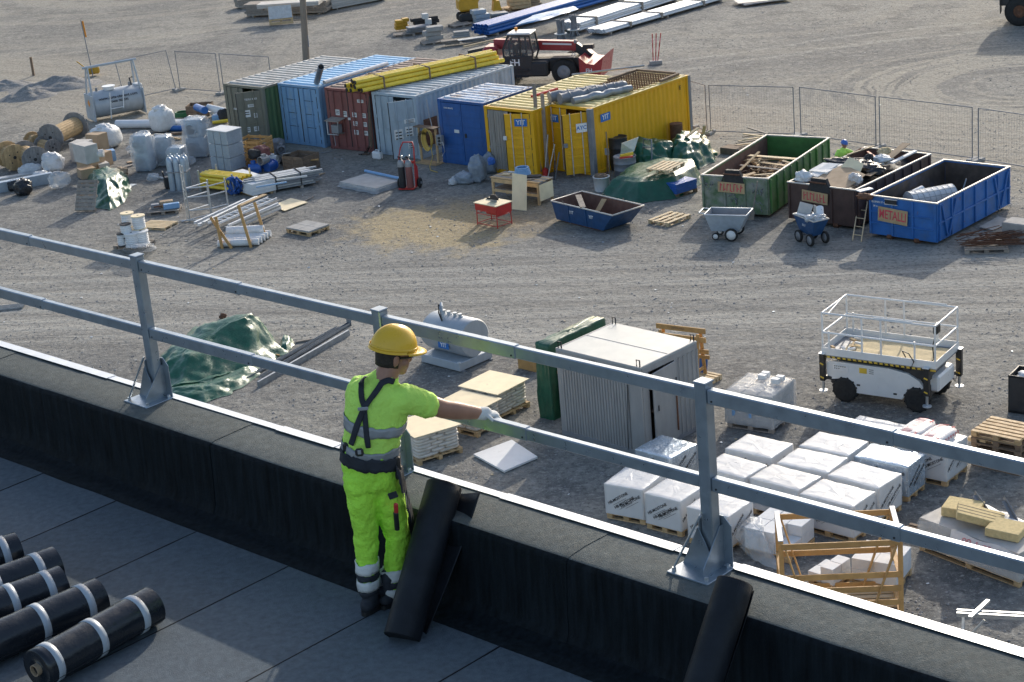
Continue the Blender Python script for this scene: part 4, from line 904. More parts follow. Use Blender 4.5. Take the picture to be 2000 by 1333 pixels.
# grey steel shed (tool container) with an open door
def shed():
    P = [at(*q, 2.3) for q in ((1085, 680), (1252, 720), (1360, 665), (1195, 630))]; c = sum(P, Vector())/4; c.z = 0
    w = ((P[1]-P[0]).length+(P[2]-P[3]).length)/2; d = ((P[2]-P[1]).length+(P[3]-P[0]).length)/2; yw = atan2((P[1]-P[0]).y, (P[1]-P[0]).x); H = 2.3
    t = thing('site_shed', 'grey corrugated steel tool shed with its door ajar', 'shed', c, yw); hw, hd = w/2, d/2
    r = part(t, 'roof', MB().box((0, 0, H-.03), (w, d, .05), b=.008), 'shed_roof')
    part(r, 'roof_seam', MB().box((0, .02, H-.002), (w-.05, .02, .012), b=.003), 'shed'); part(r, 'roof_edge', MB().box((0, -hd+.03, H-.002), (w, .03, .01)).box((-hw+.03, 0, H-.0025), (.03, d, .01)).box((hw-.03, 0, H-.0025), (.03, d-.1, .01)), 'shed')
    for x, y in ((-1, -1), (1, -1), (-1, 1), (1, 1)):
        part(r, 'lifting_lug', MB().tube([(x*(hw-.1)-.05, y*(hd-.06), H-.01), (x*(hw-.1)-.05, y*(hd-.06), H+.16), (x*(hw-.1)+.05, y*(hd-.06), H+.16), (x*(hw-.1)+.05, y*(hd-.06), H-.01)], .018, 6), 'dark')
    def corr(a, b, z0, z1, n, dep=.022):
        a = Vector(a); b = Vector(b); dv = b-a; nn = Vector((-dv.y, dv.x, 0)).normalized(); mb = MB(); pts = []
        for i in range(n):
            for q, e in ((.0, 0), (.62, 0), (.70, 1), (.92, 1)): pts.append(a+dv*((i+q)/n)+nn*(dep*e))
        pts.append(b); vs_ = [(p.x, p.y, z0) for p in pts]+[(p.x, p.y, z1) for p in pts]; k = len(pts)
        return mb.add(vs_, [(i, i+1, k+i+1, k+i) for i in range(k-1)])
    part(t, 'front_wall', corr((-hw+.12, -hd+.01, 0), (hw-.42, -hd+.01, 0), .12, H-.26, 24), 'shed')
    part(t, 'header', MB().box((0, -hd+.03, H-.16), (w-.004, .06, .21), b=.006), 'shed')
    part(t, 'corner_panel', MB().box((hw-.21, -hd+.03, (H-.27)/2+.06), (.41, .05, H-.38), b=.01), 'shed')
    part(t, 'corner_panel', MB().box((-hw+.06, -hd+.03, (H-.27)/2+.06), (.12, .05, H-.38), b=.01), 'shed')
    part(t, 'base_frame', MB().box((0, -hd+.04, .06), (w, .08, .12), b=.006).box((hw-.04, .04, .06), (.08, d-.1, .118), b=.006), 'greysteel')
    part(t, 'left_wall', corr((-hw+.01, hd, 0), (-hw+.01, -hd, 0), .1, H-.06, 18), 'shed'); part(t, 'back_wall', corr((hw, hd-.01, 0), (-hw, hd-.01, 0), .1, H-.06, 22), 'shed')
    part(t, 'side_header', MB().box((hw-.03, .03, H-.13), (.056, d-.08, .15), b=.006), 'shed')
    part(t, 'floor', MB().box((0, 0, .1), (w-.1, d-.1, .04)), 'wood_dark'); part(t, 'side_panel', MB().box((hw-.025, (-hd+.06-.79)/2, H/2-.06), (.05, hd-.06-.79, H-.30), b=.006), 'shed')
    # side facing right: door opening then corrugated panel
    part(t, 'right_wall', corr((hw-.01, .22, 0), (hw-.01, hd, 0), .1, H-.2, 5, -.03), 'shed'); part(t, 'door_jamb', MB().box((hw-.03, .2, H/2-.06), (.06, .06, H-.3), b=.006), 'shed')
    dr = thing('x', 'x', 'x'); bpy.data.objects.remove(dr)
    da = radians(-6); dw = .96; hx, hy = hw+.004, .18
    D = part(t, 'door', MB().box((0, -dw/2, H/2-.06), (.045, dw, H-.34), b=.006), 'shed', (hx, hy, 0), (0, 0, -da))
    part(D, 'door_handle', MB().box((.035, -dw+.15, 1.15), (.02, .03, .14), b=.005), 'dark'); part(D, 'hinge', MB().cyl((.03, -.01, .5), (.03, -.01, .66), .016, n=8), 'dark'); part(D, 'hinge', MB().cyl((.03, -.01, 1.5), (.03, -.01, 1.66), .016, n=8), 'dark')
    part(D, 'door_bar', MB().bar((.04, -.04, .3), (.04, -.04, 1.3), .03, .03), 'rust')
    part(t, 'cable', MB().tube([(hw-.4, -hd-.02, H-.1), (hw-.42, -hd-.03, 1.5), (hw-.46, -hd-.03, .9), (hw-.52, -hd-.03, .1)], .009, 6), 'black')
    text(t, 'lettering', 'VSK', .16, 'print', (-.12, -hd-.006, H-.16), FRONT); text(t, 'lettering', '0 2 0', .07, 'print', (-.42, -hd-.006, H-.15), FRONT); text(t, 'lettering', '08517 81', .06, 'print', (.30, -hd-.006, H-.17), FRONT)
    return t, c, yw, hw, hd
SH, shc, shy, shw, shd = shed()
def inshed(x, y, z=0):
    return shc+Matrix.Rotation(shy, 3, 'Z') @ Vector((x, y, z))
# tall tarpaulin-covered stack on the shed's left
def covered_stack():
    P = [at(*q, 2.05) for q in ((1045, 665), (1068, 676), (1182, 622), (1160, 612))]; c = sum(P, Vector())/4; c.z = 0
    d = (P[2]-P[1]).length; yw = atan2((P[2]-P[1]).y, (P[2]-P[1]).x); w = .42; mb = MB(); L = d; print('stack', d)
    t = thing('covered_stack', 'tall narrow stack under green tarpaulin against the grey shed', 'covered stack', c, yw)
    rs = []; n = 60
    for z in [i*2.0/14 for i in range(15)]:
        row = []
        for i in range(n):
            a = 2*pi*i/n; x = max(-1, min(1, 1.42*cos(a))); y = max(-1, min(1, 1.42*sin(a))); k = 1+.12*(1-z/2)
            v = Vector((x*L/2*(1+.02*(1-z/2)), y*w/2*k, z)); v += Vector((x, y, 0))*(.035*noise.fractal(Vector((x*4, y*4, z*1.3)), 1, 2, 3)+.02*abs(sin(i*.9))*(1-z/2)); row.append(tuple(v))
        rs.append(row)
    for k in (.97, .6, .2): rs.append([(v[0]*k, v[1]*k, 2.03+.03*noise.noise(Vector((v[0]*3, v[1]*6, k*3)))) for v in rs[14]])
    mb.rings(rs, True); o_ = part(t, 'tarpaulin', mb, 'tarp')
    for s in (0, 1): part(t, 'batten', MB().bar((-L/2+.25+.12*s, -w/2-.16, 0), (-L/2+.28+.1*s, -w/2-.05, 1.45-.3*s), .09, .03), 'wood_orange' if s else 'wood_dark')
    for z in (.3, .8, 1.25): part(t, 'crosspiece', MB().bar((-L/2+.2, -w/2-.13+z*.04, z), (-L/2+.42, -w/2-.13+z*.04, z), .03, .07), 'wood_orange')
covered_stack()
def carton(label, a, b, h, d, m='card', name='carton', cat='carton', z=0, group=None, flap=True):
    A, yw, L = fr(a, b, z); t = solo(name, MB().box((L/2, d/2, h/2), (L, d, h), b=.012), m, label, cat, A, yw, group)
    return t
carton('yellowish carton half hidden behind the green covered stack', (1012, 720), (1046, 728), .42, .6, 'wood_orange')
# timber trestle with blue board at the shed's right rear corner
def trestle():
    A, yw, L = fr((1290, 735), (1385, 748)); t = thing('timber_trestle', 'pale timber trestle standing behind the shed', 'trestle', A, yw); H = 1.45
    for x in (.12, L-.22):
        for s in (-.25, .25): bar(t, 'leg', (x, s, 0), (x, s*.3, H-.1), .09, .045, 'wood_orange')
        bar(t, 'cross_tie', (x, -.22, .35), (x, .22, .35), .035, .09, 'wood_orange')
    for z in (H, H-.25): bar(t, 'rail', (0, -.06, z), (L, -.06, z), .04, .14, 'wood_orange')
    bar(t, 'rail', (0, .06, H-.62), (L, .06, H-.62), .04, .12, 'wood_orange'); bar(t, 'rail', (0.1, .1, H-.78), (L, .1, H-.78), .04, .1, 'wood_orange')
    text(t, 'lettering', 'LAPETOKSIA', .07, 'wood_dark', (L*.45, -.0825, H), FRONT)
    A, yw, L2 = fr((1364, 737), (1380, 740)); b = thing('blue_board', 'blue plastic board leaning on the trestle foot', 'board', A, yw)
    part(b, 'panel', MB().bar((L2/2, 0, 0), (L2/2, .1, .55), L2, .03, bev=.004), 'bluepl')
trestle()
pallet('few pale boards on the ground right of the shed', at(1384, 742), UA, .6, .4, 'wood_pale', nb=3)
# shrink-wrapped pallet of boxes with folded tops
def wrapped_pallet():
    P = [at(*q) for q in ((1418, 834), (1508, 848), (1556, 812))]; yw = atan2((P[1]-P[0]).y, (P[1]-P[0]).x); w = (P[1]-P[0]).length; d = (P[2]-P[1]).length; c = (P[0]+P[2])/2; print('wrap', w, d); h = .98
    t = thing('wrapped_pallet', 'shrink-wrapped grey pallet load with white cap boxes beside the shed', 'pallet load', c, yw); pallet_pieces(t, w, d, 'wood_grey', 5)
    for i in range(3):
        for j in range(2):
            for k in range(3): piece(t, 'package', (w/3-.03, d/2-.02, .26), (-w/2+w/6+i*w/3, -d/4+j*d/2, .15+.135+k*.27), 'carton_grey')
    for i in range(4): part(t, 'corner_strip', MB().box(((-w/2-.004+i*w/3), -d/2-.008, .55), (.07, .02, .82), b=.003), 'carton_grey')
    mb = MB(); rs = []; n = 48
    for z, k in ((.12, 1.02), (.3, 1.03), (.6, 1.03), (.9, 1.03), (.98, 1.0), (1.03, .8), (1.06, .4)):
        rs.append([(max(-1, min(1, 1.45*cos(2*pi*i/n)))*(w/2+.012)*k*(1+.012*sin(i*2.3+z*9)), max(-1, min(1, 1.45*sin(2*pi*i/n)))*(d/2+.012)*k*(1+.015*sin(i*1.7+z*7)), z+.03*noise.noise(Vector((i*.5, z*3, 0)))*(z > .9)) for i in range(n)])
    part(t, 'film', mb.rings(rs, True), 'film')
    for i, j in ((-.02, .2), (-.02, .35), (.32, .1), (.34, .26)): part(t, 'cap_box', MB().box((w*i, d*j-.06, 1.1), (.2, .14, .13), b=.008), 'white')
    for x in (-.33, .02): part(t, 'printed_tape', MB().box((w*x, -d/2-.032, .62), (.09, .006, .55), b=.001), 'lblue_pipe')
wrapped_pallet()
# ---------------------------------------------------------------- scissor lift
def scissor_lift():
    z0 = 1.25; P = [at(*q, z0) for q in ((1604, 690), (1830, 720), (1875, 675), (1650, 655))]; c = sum(P, Vector())/4; c.z = 0
    w = ((P[1]-P[0]).length+(P[2]-P[3]).length)/2; d = ((P[2]-P[1]).length+(P[3]-P[0]).length)/2; yw = atan2((P[1]-P[0]).y, (P[1]-P[0]).x); print('lift', w, d)
    t = thing('scissor_lift', 'white scissor lift with railed platform and outriggers', 'scissor lift', c, yw); hw, hd = w/2, d/2; H = z0
    # chassis
    ch = MB(); prof_ = [(-hw+.12, .55), (-hw+.10, .98), (-hw+.2, 1.05), (.25, 1.05), (.75, .98), (1.05, .82), (1.15, .66), (1.10, .60), (.85, .52), (.68, .42), (.60, .28), (-.62, .28), (-.66, .46), (-.78, .58), (-1.0, .62), (-1.2, .58)]
    for y in (-hd+.06, hd-.16): ch.ext([(x, y, z) for x, z in prof_], (0, .10, 0))
    part(t, 'side_cover', ch, 'machine_white')
    part(t, 'chassis', MB().box((-.05, 0, .55), (w-.35, d-.42, .34), b=.03).box((0, 0, .9), (w-.6, d-.4, .3), b=.02), 'machine_dark')
    part(t, 'scissor_stack', MB().bar((-1.1, -.3, 1.08), (1.1, -.3, 1.12), .06, .09).bar((-1.1, .3, 1.08), (1.1, .3, 1.12), .06, .09).bar((.6, -.34, .95), (1.25, -.34, 1.12), .05, .1).box((.95, -.1, .98), (.7, d-.45, .28), b=.02), 'machine_dark')
    part(t, 'end_cover', MB().box((hw-.16, 0, .72), (.28, d-.5, .42), b=.05), 'machine_white')
    for i, (x, z) in enumerate(((-.55, .50), (.42, .40))): part(t, 'vent', MB().box((x, -hd+.055, z), (.09, .012, .045), b=.002), 'dark')
    pn = part(t, 'control_panel', MB().box((-1.02, -hd+.056, .90), (.42, .012, .16), b=.003), 'alu')
    for q in range(9): part(pn, 'button', MB().cyl((-1.17+.055*(q % 6), -hd+.048, .94-.06*(q // 6)), (-1.17+.055*(q % 6), -hd+.040, .94-.06*(q // 6)), .014, n=8), 'dark')
    part(t, 'warning_label', MB().box((-.42, -hd+.056, .90), (.20, .008, .14), b=.001), 'stripe')
    for q in range(3): part(t, 'label_text', MB().box((-.2, -hd+.056, .95-.05*q), (.12, .006, .012)), 'dark')
    # wheels
    for x in (-.92, .98):
        for y in (-hd+.13, hd-.13):
            wh = link('wheel', None, t, (x, y, .33)); tr = MB()
            pr = [(.17, -.10), (.27, -.115), (.315, -.10), (.325, 0), (.315, .10), (.27, .115), (.17, .10)]
            wmb = MB().lathe(pr, 28, Matrix.Rotation(pi/2, 4, 'X'))
            for q in range(24):
                a = 2*pi*q/24; wmb.box((.325*cos(a), (-1)**q*.05, .325*sin(a)), (.03, .10, .045), ry=-a)
            tq = part(t, 'tyre', wmb, 'rubber', (x, y, .33)); bpy.data.objects.remove(wh)
            part(tq, 'rim', MB().lathe([(.02, -.06), (.10, -.075), (.17, -.09), (.17, .09), (.1, .075), (.02, .06)], 20, Matrix.Rotation(pi/2, 4, 'X')), 'dark')
    # outriggers
    for x, y in ((-hw+.02, -hd+.02), (hw-.22, -hd-.04), (hw+.02, hd-.05), (-hw+.02, hd-.05)):
        og = part(t, 'outrigger', MB().box((x, y, .88), (.14, .14, .72), b=.012), 'black')
        part(og, 'piston', MB().cyl((x, y, .26), (x, y, .55), .035, n=10), 'galv_bright'); part(og, 'foot_pad', MB().cyl((x, y, .23), (x, y, .26), .11, n=16), 'alu'); part(og, 'top_plate', MB().box((x, y, 1.25), (.17, .17, .02), b=.003), 'alu')
        for z in (.62, .98): part(og, 'hazard_mark', MB().box((x, y-.072, z), (.10, .006, .035), ry=.35), 'stripe')
        part(og, 'arm', MB().bar((x, y, .62), (x*.75, y*.8, .55), .09, .09), 'machine_dark')
    # platform
    part(t, 'deck', MB().box((0, 0, H-.05), (w, d, .05), b=.006), 'greysteel')
    k = part(t, 'kick_plate', MB().box((0, -hd+.01, H+.06), (w, .02, .20), b=.004).box((0, hd-.01, H+.06), (w, .02, .20), b=.004).box((-hw+.01, 0, H+.0601), (.02, d-.04, .198), b=.004).box((hw-.01, 0, H+.0601), (.02, d-.04, .198), b=.004), 'machine_white')
    hz = part(t, 'hazard_strip', MB().box((0, -hd+.006, H-.075), (w-.02, .02, .05), b=.002), 'stripe')
    for q in range(20): part(hz, 'black_stripe', MB().box((-hw+.12+q*(w-.2)/20, -hd-.0055, H-.075), (.06, .003, .044), ry=.5), 'black')
    for y in (-hd+.03, hd-.03):
        for z in (.55, 1.06): rod(t, 'guard_rail', (-hw+.03, y, H+z), (hw-.03, y, H+z), .026, 'machine_white')
        for i, x in enumerate((-hw+.03, -hw+.2, -.42, .08, .95, hw-.03)): rod(t, 'guard_post', (x, y, H+.1), (x, y, H+(1.06 if i in (0, 2, 3, 5) else .6)), .024, 'machine_white')
    rod(t, 'guard_rail', (-.1, -hd+.03, H+1.09), (.9, -hd+.03, H+1.09), .017, 'machine_white'); rod(t, 'guard_rail', (.3, hd-.03, H+1.1), (1.2, hd-.03, H+1.1), .017, 'machine_white')
    for x in (-hw+.03, hw-.03):
        for z in (.55, 1.06): rod(t, 'guard_rail', (x, -hd+.03, H+z), (x, hd-.03, H+z), .026, 'machine_white')
    rod(t, 'gate_bar', (-hw+.2, -hd+.03, H+1.06), (-hw+.06, hd-.3, H+1.1), .018, 'machine_white')
    cb_ = part(t, 'control_box', MB().box((hw-.06, -hd+.22, H+.93), (.12, .22, .22), b=.02), 'black')
    part(t, 'control_cable', MB().tube([(hw-.06, -hd+.15, H+.85), (hw-.12, -hd+.1, H+.5), (hw-.08, -hd+.08, H+.2), (hw-.2, -hd+.12, H+.05)], .014, 6), 'black')
    part(t, 'hose', MB().tube([(.65, -hd+.2, H+.1), (.6, -hd+.1, H+.3), (.8, -hd+.02, H+.28), (.95, -hd-.02, H+.1), (.85, -hd-.03, H-.12)], .014, 6), 'black')
    part(t, 'hose', MB().tube([(hw-.3, hd-.3, .8), (hw+.05, hd-.4, .5), (hw+.02, hd-.1, .75)], .014, 6), 'black')
    # sawdust and litter lying on the deck
    mb = MB(); mb.sheet(lambda u, v: ((u-.5)*(w-.5)+.15, (v-.5)*(d-.35), H-.022+.018*(1+noise.noise(Vector((u*7, v*5, 1))))), 40, 20); q = solo('sawdust_layer', mb, 'sawdust', 'pale sawdust covering the scissor lift platform', 'sawdust', c, yw)
    for i in range(9):
        a = random.uniform(-hw+.15, -hw+.65); b = random.uniform(-hd+.2, hd-.25)
        piece(q, 'scrap', (.16+.1*random.random(), .07, .05), (a, b, H+.02+.02*i % .06), random.choice(('wood_dark', 'wood', 'paper', 'wood_grey')), (random.uniform(-.3, .3), 0, random.random()*3))
scissor_lift()
# ---------------------------------------------------------------- pallets of white blocks in printed film
BR = 'HB-MOSTONE'
def block_pallet(label, quad, zt=.85, cols=(3, 2), prints='FR', film=None, base='wood', h0=.14):
    P = [at(*q, zt) for q in quad]; c = sum(P, Vector())/4; c.z = 0
    w = ((P[1]-P[0]).length+(P[2]-P[3]).length)/2-.04; d = ((P[2]-P[1]).length+(P[3]-P[0]).length)/2-.04
    W_ = (P[1]-P[0])+(P[2]-P[3]); yw = atan2(W_.y, W_.x)
    t = thing('block_pallet', label, 'pallet load', c, yw, 'film-wrapped pallets of white blocks'); pallet_pieces(t, w, d*.98, base, 5, .14)
    nx, ny = cols; h = (zt-h0)
    for i in range(nx):
        for j in range(ny): piece(t, 'block_column', (w/nx-.016, d/ny-.016, h-.003), (-w/2+w/nx*(i+.5), -d/2+d/ny*(j+.5), h0+h/2), 'block', b=.008)
    # taut film hood, a little slack on top
    rs = []; n = 56; mb = MB(); sd_ = random.random()*20
    def sq(i):
        e, f = divmod(i, n//4); f = f/(n//4)*2-1; return ((f, -1), (1, f), (-f, 1), (-1, -f))[e]
    for z, k in ((h0+.0, 1.004), (h0+h*.3, 1.002), (h0+h*.7, 1.002), (zt-.02, 1.004), (zt+.006, 1.002), (zt+.012, .985), (zt+.012, .7), (zt+.013, .35)):
        row = []
        for i in range(n):
            x, y = sq(i); e = .006*noise.noise(Vector((x*3+sd_, y*3, z*5)))
            row.append((x*(w/2+.004)*k+e*x, y*(d/2+.004)*k+e*y, z+(.012*noise.fractal(Vector((x*k*2+sd_, y*k*2, 0)), 1, 2, 3) if z > zt else 0)))
        rs.append(row)
    part(t, 'film_hood', mb.rings(rs, True), film or 'hood')
    if 'F' in prints:
        for x, e in ((-w/2+.33, .06), (0, -.02), (w/2-.33, .03)):
            text(t, 'printing', BR, .095, 'print', (x, -d/2-.011, h0+h*.5+e), (pi/2, -radians(33), 0), .0008)
            part(t, 'printed_line', MB().box((0, 0, 0), (.40, .001, .007)), 'print', (x+.04, -d/2-.011, h0+h*.5+e-.075), (0, -radians(33), 0))
    if 'R' in prints:
        for y, e in ((-d/2+.31, .03), (d/2-.31, -.02)):
            text(t, 'printing', BR, .095, 'print', (w/2+.011, y, h0+h*.5+e), (pi/2, -radians(33), pi/2), .0008)
            part(t, 'printed_line', MB().box((0, 0, 0), (.40, .001, .007)), 'print', (w/2+.011, y+.04, h0+h*.5+e-.075), (0, -radians(33), pi/2))
    return t
block_pallet('white block pallet farthest left, alone in front of the grey shed', [(1184, 947), (1262, 960), (1296, 922), (1218, 908)], .85)
block_pallet('white block pallet left of the right rail post, second from the left', [(1257, 964.5), (1330, 982.5), (1375, 950), (1303, 933)], .85)
block_pallet('white block pallet half hidden by the right rail post foot', [(1340, 992), (1425, 1012), (1470, 978), (1388, 957)], .85)
block_pallet('foil-capped white block pallet at the shed door', [(1246, 880), (1320, 900), (1352, 866), (1284, 848)], .8, film='foil')
block_pallet('white block pallet at the back left corner of the big block', [(1414, 877), (1505.5, 897), (1551.6, 868), (1460.5, 847.5)], .85)
block_pallet('white block pallet just right of the rail post, front of back left one', [(1367, 912), (1456, 937.5), (1498, 908), (1413, 886)], .85)
block_pallet('white block pallet in the middle of the left row, above the mid rail', [(1464, 935), (1562, 961), (1604, 931), (1505.5, 906)], .85)
block_pallet('white block pallet in the middle of the back row', [(1561, 872), (1658, 892.6), (1697.7, 863), (1598, 843)], .85)
block_pallet('white block pallet in the very centre of the block', [(1518, 905), (1618.6, 927), (1655.6, 894), (1555, 875)], .85)
block_pallet('white block pallet under a blue-grey foil sheet on the right side', [(1669.6, 894), (1775.5, 914), (1807, 887.5), (1700, 864.6)], .85, film='foil')
block_pallet('white block pallet at the right side, in front of the foil-covered one', [(1618.6, 931), (1718, 956), (1761.5, 927), (1658, 899)], .85)
block_pallet('white block pallet at the front right corner, just above the mid rail', [(1562, 966.6), (1668, 993), (1710, 961.5), (1604.6, 934.7)], .85)
block_pallet('white block pallet carrying the red and white sacks', [(1752, 866), (1853, 886), (1888, 852), (1790, 832)], .85)
block_pallet('white block pallet behind the upper rail, left of the sacks', [(1640, 836), (1742, 858), (1778, 832), (1680, 812)], .7)
# red-printed sacks
def sack(label, c, yw, sz, seed):
    t = thing('printed_sack', label, 'sack', c, yw, 'red printed sacks on the block pallet')
    part(t, 'sack_body', MB().blob((0, 0, sz[2]/2), (sz[0]/2, sz[1]/2, sz[2]/2), seed, .06, 1.3, 30, 14, flat=0, pw=.5), 'sack')
    for i in range(9):
        x = -sz[0]*.4+i*sz[0]*.1; text(t, 'printing', random.choice('DCRKS')+random.choice('nota'), .10, 'redprint', (x, -sz[1]*.30+.01*(i % 2), sz[2]*.985-.006), (radians(8), 0, .25), .002)
    for i in range(13): part(t, 'printed_dash', MB().box((-sz[0]*.42+i*sz[0]*.07, sz[1]*.10, sz[2]*1.0), (.012, .22, .006), rz=.3), 'redprint')
    for i in range(8): text(t, 'printing', 'O', .085, 'redprint', (-sz[0]*.38+i*sz[0]*.11, -sz[1]*.505, sz[2]*.60), (radians(70), 0, 0), .002)
cs = (at(1752, 866, .87)+at(1888, 852, .87)+at(1853, 886, .87)+at(1790, 832, .87))/4
v = Vector((cos(radians(48)), sin(radians(48)), 0)); u = Vector((cos(radians(-42)), sin(radians(-42)), 0))
sack('left red and white printed sack on the block pallet', cs-u*.42+v*.08, radians(48), (1.0, .58, .24), 3); sack('right red and white printed sack on the block pallet', cs+u*.16-v*.02, radians(48), (1.0, .58, .24), 6)
solo('foam_strip', MB().box((0, 0, .03), (.5, .2, .06), b=.008), 'white', 'short white foam strip beside the printed sacks', 'foam strip', cs+u*.52-v*.1, radians(45))
# loose blocks and torn film
def loose_blocks(label, quad, zt, nx, ny, nz, miss, film=False, name='loose_block_pallet'):
    P = [at(*q, zt) for q in quad]; c = sum(P, Vector())/4; c.z = 0; w = (P[1]-P[0]).length; d = (P[2]-P[1]).length; yw = atan2((P[1]-P[0]).y, (P[1]-P[0]).x)
    t = thing(name, label, 'pallet load', c, yw); pallet_pieces(t, w, d, 'wood', 5, .14); h = (zt-.14)/nz
    for k in range(nz):
        for i in range(nx):
            for j in range(ny):
                if (i, j, k) in miss: continue
                piece(t, 'block', (w/nx-.012, d/ny-.012, h-.004), (-w/2+w/nx*(i+.5)+random.uniform(-.006, .006), -d/2+d/ny*(j+.5), .14+h*(k+.5)), 'block', b=.006)
    return t, w, d, c, yw
t, w, d, c, yw = loose_blocks('opened white block pallet in torn clear film behind the crate', [(1452, 1030), (1540, 1050), (1590, 1010), (1505, 990)], .62, 3, 2, 2, {(2, 0, 1)})
mb, C = drape([[at(*q) for q in ((1440, 1060), (1475, 1098), (1530, 1118), (1500, 1060), (1495, 1010), (1455, 1010))], [at(*q) for q in ((1436, 1050, .3), (1470, 1075, .28), (1510, 1090, .2), (1492, 1050, .45), (1488, 1015, .5), (1450, 1012, .45))], [at(*q) for q in ((1450, 1030, .62), (1472, 1040, .6), (1490, 1045, .6), (1492, 1030, .68), (1486, 1012, .7), (1462, 1008, .68))]], 48, 5, .07, 3, 3, .05)
solo('torn_film', mb, 'film', 'torn clear plastic film hanging off the opened block pallet', 'plastic film', C)
loose_blocks('low stack of single white blocks seen through the timber crate', [(1578, 1100), (1628, 1115), (1660, 1090), (1612, 1075)], .5, 2, 2, 2, {(0, 0, 1), (0, 1, 1)})
loose_blocks('shrink-wrapped grey block stack inside the timber crate', [(1655, 1090), (1745, 1105), (1785, 1070), (1700, 1052)], .62, 2, 2, 2, set())
# timber crate frame standing at the wall foot
def crate_frame():
    A, yw, L = fr((1533, 1215), (1762, 1208)); print('crate', L)
    A = at(1533, 1225); yw = radians(-3); L = 2.6; H = 1.25
    zt = 1.75; TL = at(1517, 1003, zt); TR = at(1742, 993, zt)
    t = thing('timber_crate', 'open orange timber crate with diagonal braces beyond the parapet', 'crate', (TL.x, TL.y, 0), atan2((TR-TL).y, (TR-TL).x)); L = (TR-TL).length; H = zt; D = 1.35; print('crate', L)
    pf = lambda nm, a, b, w=.1, h=.04, m='wood_orange', up=(0, 0, 1): bar(t, nm, a, b, w, h, m, up)
    for y in (0, -D):
        for x in (0, L): pf('post', (x, y, 0), (x, y, H), .09, .09)
        for z in ((.12, .42, .72, H*.58, H-.06) if y < 0 else (.12, H*.5, H-.06)): pf('board', (0, y-.05, z), (L, y-.05, z), .035, .12)
        pf('brace', (.08, y-.09, H-.1), (.5, y-.09, .12), .1, .03); pf('brace', (L-.08, y-.09, H-.1), (L-.6, y-.09, .12), .1, .03)
    for x in (0, L):
        for z in (.14, H*.52, H+.01): pf('side_board', (x, -D, z), (x, 0, z), .1, .035)
    for i in range(5): pf('floor_board', (0, -.1-i*.19, .06), (L, -.1-i*.19, .06), .12, .03, 'wood_pale')
    [part(t, 'white_top_strip', MB().box((x, -D/2, H+.045), (.1, D, .02), b=.004), 'white') for x in (0, L)]  # white strip along the top of each crate side
crate_frame()
# insulation bundle at the right
def wool():
    A, yw, L = fr((1795, 1075), (1990, 1150)); c0 = (at(1795, 1075)+at(1990, 1150))/2
    t = thing('insulation_pallet', 'opened pallet of yellow mineral wool slabs at the right edge', 'pallet load', A, yw); d = 1.1; print('wool', L)
    pallet_pieces(t, L, d, 'wood', 5, .14, 0, L/2, d/2)
    k = 0
    for z in range(5): piece(t, 'slab', (L-.03, d-.04, .12), (L/2+random.uniform(-.01, .01), d/2, .14+.062+z*.122), 'carton_grey')
    mb = MB(); n = 60; rs = []
    for z, e in ((.14, .02), (.4, .03), (.66, .03), (.74, .01)):
        rs.append([(L/2+max(-1, min(1, 1.42*cos(2*pi*i/n)))*(L/2+e+.02*sin(i*1.1)), d/2+max(-1, min(1, 1.42*sin(2*pi*i/n)))*(d/2+e+.02*sin(i*1.7)), z+.04*sin(i*.8)*(z > .6)) for i in range(n)])
    part(t, 'torn_film', mb.rings(rs, False), 'film')
    for nm, x, y, z, rx, rz, s in (('slab', .45, .75, .86, 0, .1, (.75, .6, .2)), ('slab', .95, .55, .95, .0, .35, (.95, .55, .16)), ('slab', .95, .55, .95, 0, .2, (.2, .5, .1)), ('slab', 1.5, .55, .86, 0, .0, (.7, .6, .18))):
        if s[0] == .2: continue
        b = part(t, nm, MB().box((0, 0, 0), s, b=.012), 'wool', (x*L/2.1, y, z), (rx, .25 if s[0] == .95 else 0.03, rz+.3))
        if s[0] == .95:
            for q in (-.14, .0, .14): part(b, 'groove', MB().box((0, q, .0815), (.96, .02, .006)), 'wood_dark')
    part(t, 'printed_wrap', MB().sheet(lambda u, v: (L*(.35+.68*u), -.04-.02*sin(u*9)-.06*v, .78-.22*v+.03*sin(u*11)), 30, 5), 'sack')
    for i in range(5): text(t, 'printing', 'S' if i % 2 else 'OO', .13, 'pink', (L*(.52+.1*i), -.10, .68), (radians(70), 0, .1), .002)
wool()
def channel(label, a, b, z0, z1, w=.14):
    A = at(*a, z0); B = at(*b, z1); t = thing('dark_channel', label, 'steel channel', A); d = B-A
    mb = MB().bar((0, 0, 0), d, w, .008).bar(Vector((0, 0, .0))+Vector((0, .05, .05)), d+Vector((0, .05, .05)), .008, .1)
    part(t, 'profile', mb, 'greysteel')
channel('dark steel channel end sticking up behind the yellow slabs, left one', (1935, 1010), (1905, 968), .75, 1.0); channel('dark bent steel channel at the right edge above the yellow slabs', (1990, 1030), (1962, 978), .7, 1.1)
mb, C = drape([[at(*q) for q in ((1885, 1015, .7), (1990, 1045, .7), (2010, 1020, .75), (1920, 985, .75))], [at(*q) for q in ((1890, 1010, .85), (1985, 1035, .85), (2000, 1020, .85), (1925, 990, .85))]], 32, 3, .05, 3, 1)
solo('plastic_sheet', mb, 'bag_white', 'crumpled white plastic sheet behind the mineral wool slabs', 'plastic sheet', C)
